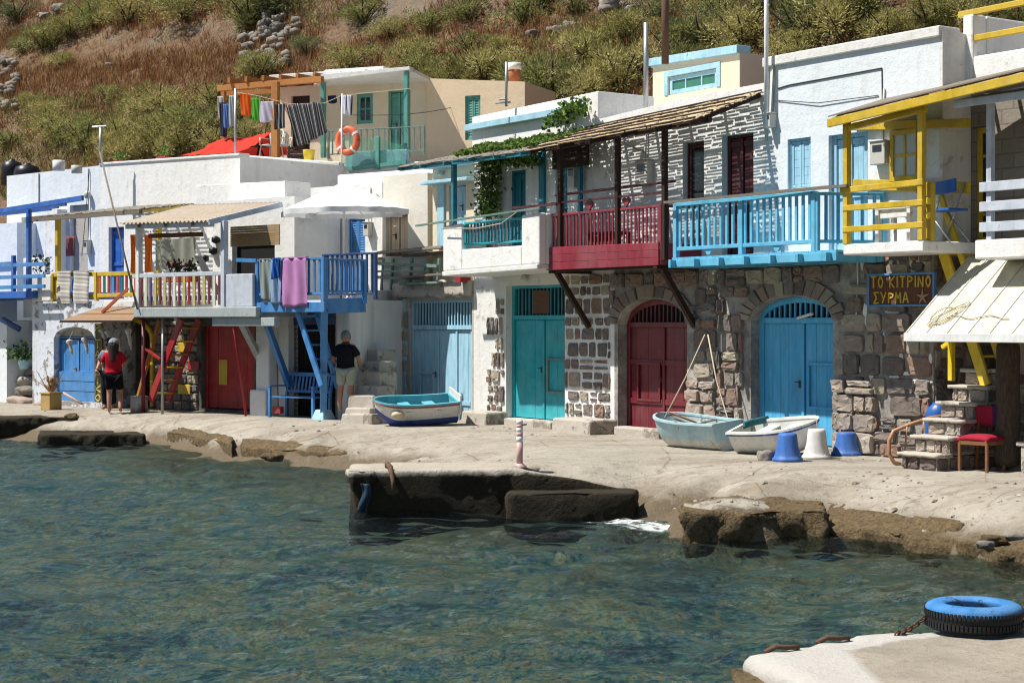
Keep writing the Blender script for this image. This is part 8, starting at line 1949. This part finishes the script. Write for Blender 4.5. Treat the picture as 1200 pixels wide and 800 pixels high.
# ================================================================== people
def skinned(name, mat, V, E, parent=None, sub=2, flat=()):
    """one continuous skinned surface: V = [(x,y,z,rx,ry)], first vertex is the root"""
    me = bpy.data.meshes.new(name); me.from_pydata([v[:3] for v in V], E, []); me.materials.append(mat)
    o = bpy.data.objects.new(name, me); col.objects.link(o)
    bm = bmesh.new(); bm.from_mesh(me); ly = bm.verts.layers.skin.verify()
    for i, v in enumerate(bm.verts): v[ly].radius = (V[i][3], V[i][4] if len(V[i]) > 4 else V[i][3]); v[ly].use_root = (i == 0)
    bm.to_mesh(me); bm.free()
    o.modifiers.new('skin', 'SKIN').use_smooth_shade = True; s_ = o.modifiers.new('sub', 'SUBSURF'); s_.levels = s_.render_levels = sub
    if parent: o.parent = parent
    return o
def person(pos, face, H, label, skin, hair, shirt, bottoms, pose, hairlong=False, cap=None, long_trousers=False):
    k = H/1.75
    P = pose; hip = .93; sh = 1.43
    L, Rr = P['lf'], P['rf']   # feet (x,y,z): x right, y forward
    V = [(0,0,.98,.13,.10),(0,0,1.15,.135,.10),(0,.0,1.32,.15,.11),(0,.01,1.45,.09,.075),(0,.02,1.53,.055,.055),(0,.035,1.60,.085,.095),(0,.03,1.69,.085,.10),(0,.02,1.75,.045,.05)]
    E = [(0,1),(1,2),(2,3),(3,4),(4,5),(5,6),(6,7)]
    def add(pts, root):
        prev = root
        for p in pts: V.append(p); E.append((prev, len(V)-1)); prev = len(V)-1
    for sx, ft, kn in ((-1, L, P['lk']), (1, Rr, P['rk'])):
        add([(sx*.095,0,.90,.088,.085),(kn[0],kn[1],kn[2],.055),((kn[0]+ft[0])/2,(kn[1]+ft[1])/2-.02,(kn[2]+ft[2])/2+.05,.052),(ft[0],ft[1]-.03,ft[2]+.08,.036),(ft[0],ft[1]+.05,ft[2]+.035,.038,.03),(ft[0]+sx*.01,ft[1]+.15,ft[2]+.022,.03,.02)], 0)
    for sx, el, hd in ((-1, P['le'], P['lh']), (1, P['re'], P['rh'])):
        add([(sx*.175,0,1.43,.055),(el[0],el[1],el[2],.042),((el[0]+hd[0])/2,(el[1]+hd[1])/2,(el[2]+hd[2])/2,.036),(hd[0],hd[1],hd[2],.027),(hd[0]+(hd[0]-el[0])*.22,hd[1]+(hd[1]-el[1])*.22,hd[2]+(hd[2]-el[2])*.22,.034,.020)], 2)
    root = skinned('person', skin, [tuple(c*k for c in v[:3])+tuple(c*k*1.28 for c in v[3:]) for v in V], E, None)
    root.location = pos; root.rotation_euler = (0,0,rad(face)); ROOT[root.name] = Vector(pos); tag(root, label, 'person')
    # hands: four fingers and a thumb each
    for sx, el, hd in ((-1, P['le'], P['lh']), (1, P['re'], P['rh'])):
        d = (Vector(hd)-Vector(el)).normalized(); side = Vector((0,1,0)).cross(d).normalized() if abs(d.y) < .9 else Vector((1,0,0)); up = d.cross(side).normalized()
        b = Vector(hd)+d*.06; FV = [tuple((b)*k)+(.022*k,)]; FE = []
        for i, fl_ in enumerate((.065,.078,.072,.055)):
            o_ = side*(-.030+.02*i); q = [b+o_+d*.03, b+o_+d*(.03+fl_*.55)+up*.012, b+o_+d*(.03+fl_*.9)+up*.035]; prev = 0
            for w_, p in enumerate(q): FV.append(tuple(p*k)+(.0095*k-.001*w_,)); FE.append((prev, len(FV)-1)); prev = len(FV)-1
        q = [b-side*.04-d*.02, b-side*.058+d*.02+up*.01, b-side*.06+d*.045+up*.02]; prev = 0
        for p in q: FV.append(tuple(p*k)+(.010*k,)); FE.append((prev, len(FV)-1)); prev = len(FV)-1
        skinned('hand', skin, FV, FE, root, 1)
    # shirt
    S_ = [(0,0,1.20,.155,.12),(0,0,1.00,.165,.13),(0,0,.90,.165,.13)]; SE = [(0,1),(1,2)]
    S_ += [(0,0,1.34,.165,.125),(0,.005,1.44,.14,.10),(0,.01,1.485,.07,.065)]; SE += [(0,3),(3,4),(4,5)]
    for sx, el in ((-1,P['le']),(1,P['re'])):
        n = len(S_); S_ += [(sx*.175,0,1.425,.075),(sx*.175+(el[0]-sx*.175)*.85,el[1]*.85,1.43+(el[2]-1.43)*.85,.066)]; SE += [(3,n),(n,n+1)]
    skinned('shirt', shirt, [tuple(c*k for c in v[:3])+tuple(c*k*1.42 for c in v[3:]) for v in S_], SE, root)
    # shorts or trousers
    T_ = [(0,0,.97,.15,.12)]; TE = []
    for sx, kn, ft in ((-1,P['lk'],L),(1,P['rk'],Rr)):
        n = len(T_); end = (ft[0],ft[1]-.03,ft[2]+.10,.07) if long_trousers else (kn[0]*.98,kn[1]*.95,kn[2]+.03,.085)
        T_ += [(sx*.10,0,.88,.112,.105)] + ([(kn[0],kn[1],kn[2],.08)] if long_trousers else []) + [end]
        TE += [(0,n)] + [(i,i+1) for i in range(n, len(T_)-1)]
    skinned('trousers' if long_trousers else 'shorts', bottoms, [tuple(c*k for c in v[:3])+tuple(c*k*1.28 for c in v[3:]) for v in T_], TE, root)
    # head details: hair, ears, nose, eyes, mouth
    m = MB()
    def hc(u, v):
        a = u*2*math.pi; t = v*math.pi*.62; r0 = .112*math.sin(t); y = .018-(.128*math.sin(t))*math.cos(a)*1.0
        return (r0*math.sin(a)*.93, y - (.0 if True else 0), 1.665+.128*math.cos(t) - (.02 if math.cos(a) < 0 else -.0)*v)
    hm_ = MB(); hm_.grid(lambda u, v: tuple(Vector(hc(u,v))*k), 24, 10, .012)
    me = hm_.build('hair', hair, None); me.parent = root; me.location = (0,0,0); fixmesh(me, hm_)
    if hairlong:
        q = MB(); q.grid(lambda u, v: tuple(Vector((.10*math.sin((u-.5)*3.6)*(1-.25*v), -.10*math.cos((u-.5)*3.0)-.02-.02*v, 1.66-.42*v+.01*math.sin(u*25)))*k), 20, 12, .03); o = q.build('long_hair', hair, None); o.parent = root; fixmesh(o, q)
    for nm, mt, parts in (('nose', skin, [((0,.135,1.635),(.016,.022,.026))]), ('ear', skin, [((-.098,.03,1.64),(.012,.022,.034))]), ('ear', skin, [((.098,.03,1.64),(.012,.022,.034))]), ('eyes', BLACK, [((-.035,.118,1.665),(.012,.01,.008)),((.035,.118,1.665),(.012,.01,.008))]), ('mouth', MAROOND, [((0,.122,1.585),(.026,.01,.007))])):
        q = MB()
        for c_, s_ in parts: q.rock(tuple(Vector(c_)*k), tuple(x*k for x in s_), 1, .02, 2)
        o = q.build(nm, mt, None); o.parent = root; fixmesh(o, q)
    if cap:
        q = MB(); q.grid(lambda u, v: tuple(Vector(((.118*math.sin(v*1.5))*math.sin(u*6.283), .018-(.132*math.sin(v*1.5))*math.cos(u*6.283), 1.675+.13*math.cos(v*1.5)))*k), 24, 8, .008); q.box(-.08*k,.08*k,.12*k,.22*k,1.685*k,1.697*k)
        o = q.build('cap', cap, None); o.parent = root; fixmesh(o, q)
    return root
def fixmesh(o, mb):
    for v, p in zip(o.data.vertices, mb.v): v.co = p
    o.location = (0,0,0)
GREYH = simple('grey_hair', (.22,.21,.20), .8, .4, 60, .4); DKH = simple('dark_hair', (.03,.022,.018), .7, .4, 60, .4)
person(at(405,480,34.9), -12, 1.58, 'grey haired man in a black polo shirt and pale shorts seen from behind', simple('tanned_skin',(.40,.20,.125),.55,.12,12,.05), GREYH, cloth('black_jersey',(.012,.012,.016),trans=0), cloth('pale_grey_shorts_cloth',(.36,.38,.33),trans=0),
       dict(lf=(-.14,.02,0),rf=(.13,.06,0),lk=(-.125,.03,.50),rk=(.12,.05,.50),le=(-.31,.02,1.15),re=(.31,.0,1.15),lh=(-.25,.22,1.02),rh=(.27,.2,.99)))
person(gnd2(133,484.5)+Vector((0,0,.03)), 10, 1.60, 'person in a red shirt and black shorts with long dark hair under a grey cap', SKIN, DKH, cloth('red_jersey',(.42,.014,.028),trans=0), cloth('black_shorts_cloth',(.010,.010,.012),trans=0),
       dict(lf=(-.10,.0,0),rf=(.17,-.14,.02),lk=(-.10,.04,.50),rk=(.16,.10,.50),le=(-.26,.04,1.16),re=(.27,.06,1.17),lh=(-.22,.26,1.08),rh=(.20,.28,1.12)), True, simple('grey_cap_cloth',(.26,.29,.34),.9))
q_ = gnd2(127,480.5); person(q_+Vector((0,.1,.03)), 170, 1.58, 'person in a blue grey shirt and dark trousers half hidden behind the red shirt', SKIN, DKH, cloth('blue_grey_jersey',(.16,.20,.28),trans=0), cloth('dark_trousers_cloth',(.012,.014,.022),trans=0),
       dict(lf=(-.08,0,0),rf=(.10,.05,0),lk=(-.09,.03,.50),rk=(.10,.05,.50),le=(-.25,.03,1.16),re=(.25,.03,1.16),lh=(-.23,.22,1.05),rh=(.24,.2,1.02)), False, None, True)
# ================================================================== light and camera
world = bpy.data.worlds.new('World'); sc.world = world; world.use_nodes = True
nt = world.node_tree; bg = nt.nodes['Background']; sky = nt.nodes.new('ShaderNodeTexSky'); sky.sky_type = 'NISHITA'; sky.sun_disc = False
SUN = Vector((-.60, -.06, 1.0)).normalized()
el = math.asin(SUN.z); azi = math.atan2(SUN.x, SUN.y)
sky.sun_elevation = el; sky.sun_rotation = azi % (2*math.pi); sky.air_density = 1.0; sky.dust_density = .6; sky.ozone_density = 1.2
nt.links.new(sky.outputs[0], bg.inputs[0]); bg.inputs[1].default_value = .055
sl = bpy.data.lights.new('sun', 'SUN'); sl.energy = 5.0; sl.angle = rad(.53); sl.color = (1.0, .955, .88)
so = bpy.data.objects.new('sun', sl); col.objects.link(so); so.rotation_euler = SUN.to_track_quat('Z', 'Y').to_euler(); so.location = (-20, 10, 40)
cam = bpy.data.cameras.new('camera'); cam.sensor_width = 36; cam.lens = 36*F/1200; cam.shift_y = (HY-400)/1200.0
cam.clip_start = .1; cam.clip_end = 2000
co = bpy.data.objects.new('camera', cam); col.objects.link(co); co.location = (0, 0, ZC); co.rotation_euler = (rad(90), 0, 0)
sc.camera = co
sc.view_settings.view_transform = 'Standard'; sc.view_settings.look = 'None'; sc.view_settings.exposure = .57; sc.view_settings.gamma = 1
sc.render.engine = 'CYCLES'; sc.cycles.max_bounces = 6; sc.cycles.transparent_max_bounces = 8; sc.cycles.use_denoising = True; sc.cycles.pixel_filter_type = 'BLACKMAN_HARRIS'; sc.cycles.filter_width = 1.15
sc.cycles.caustics_reflective = False; sc.cycles.caustics_refractive = False; sc.cycles.sample_clamp_indirect = 4; sc.cycles.sample_clamp_direct = 3.5
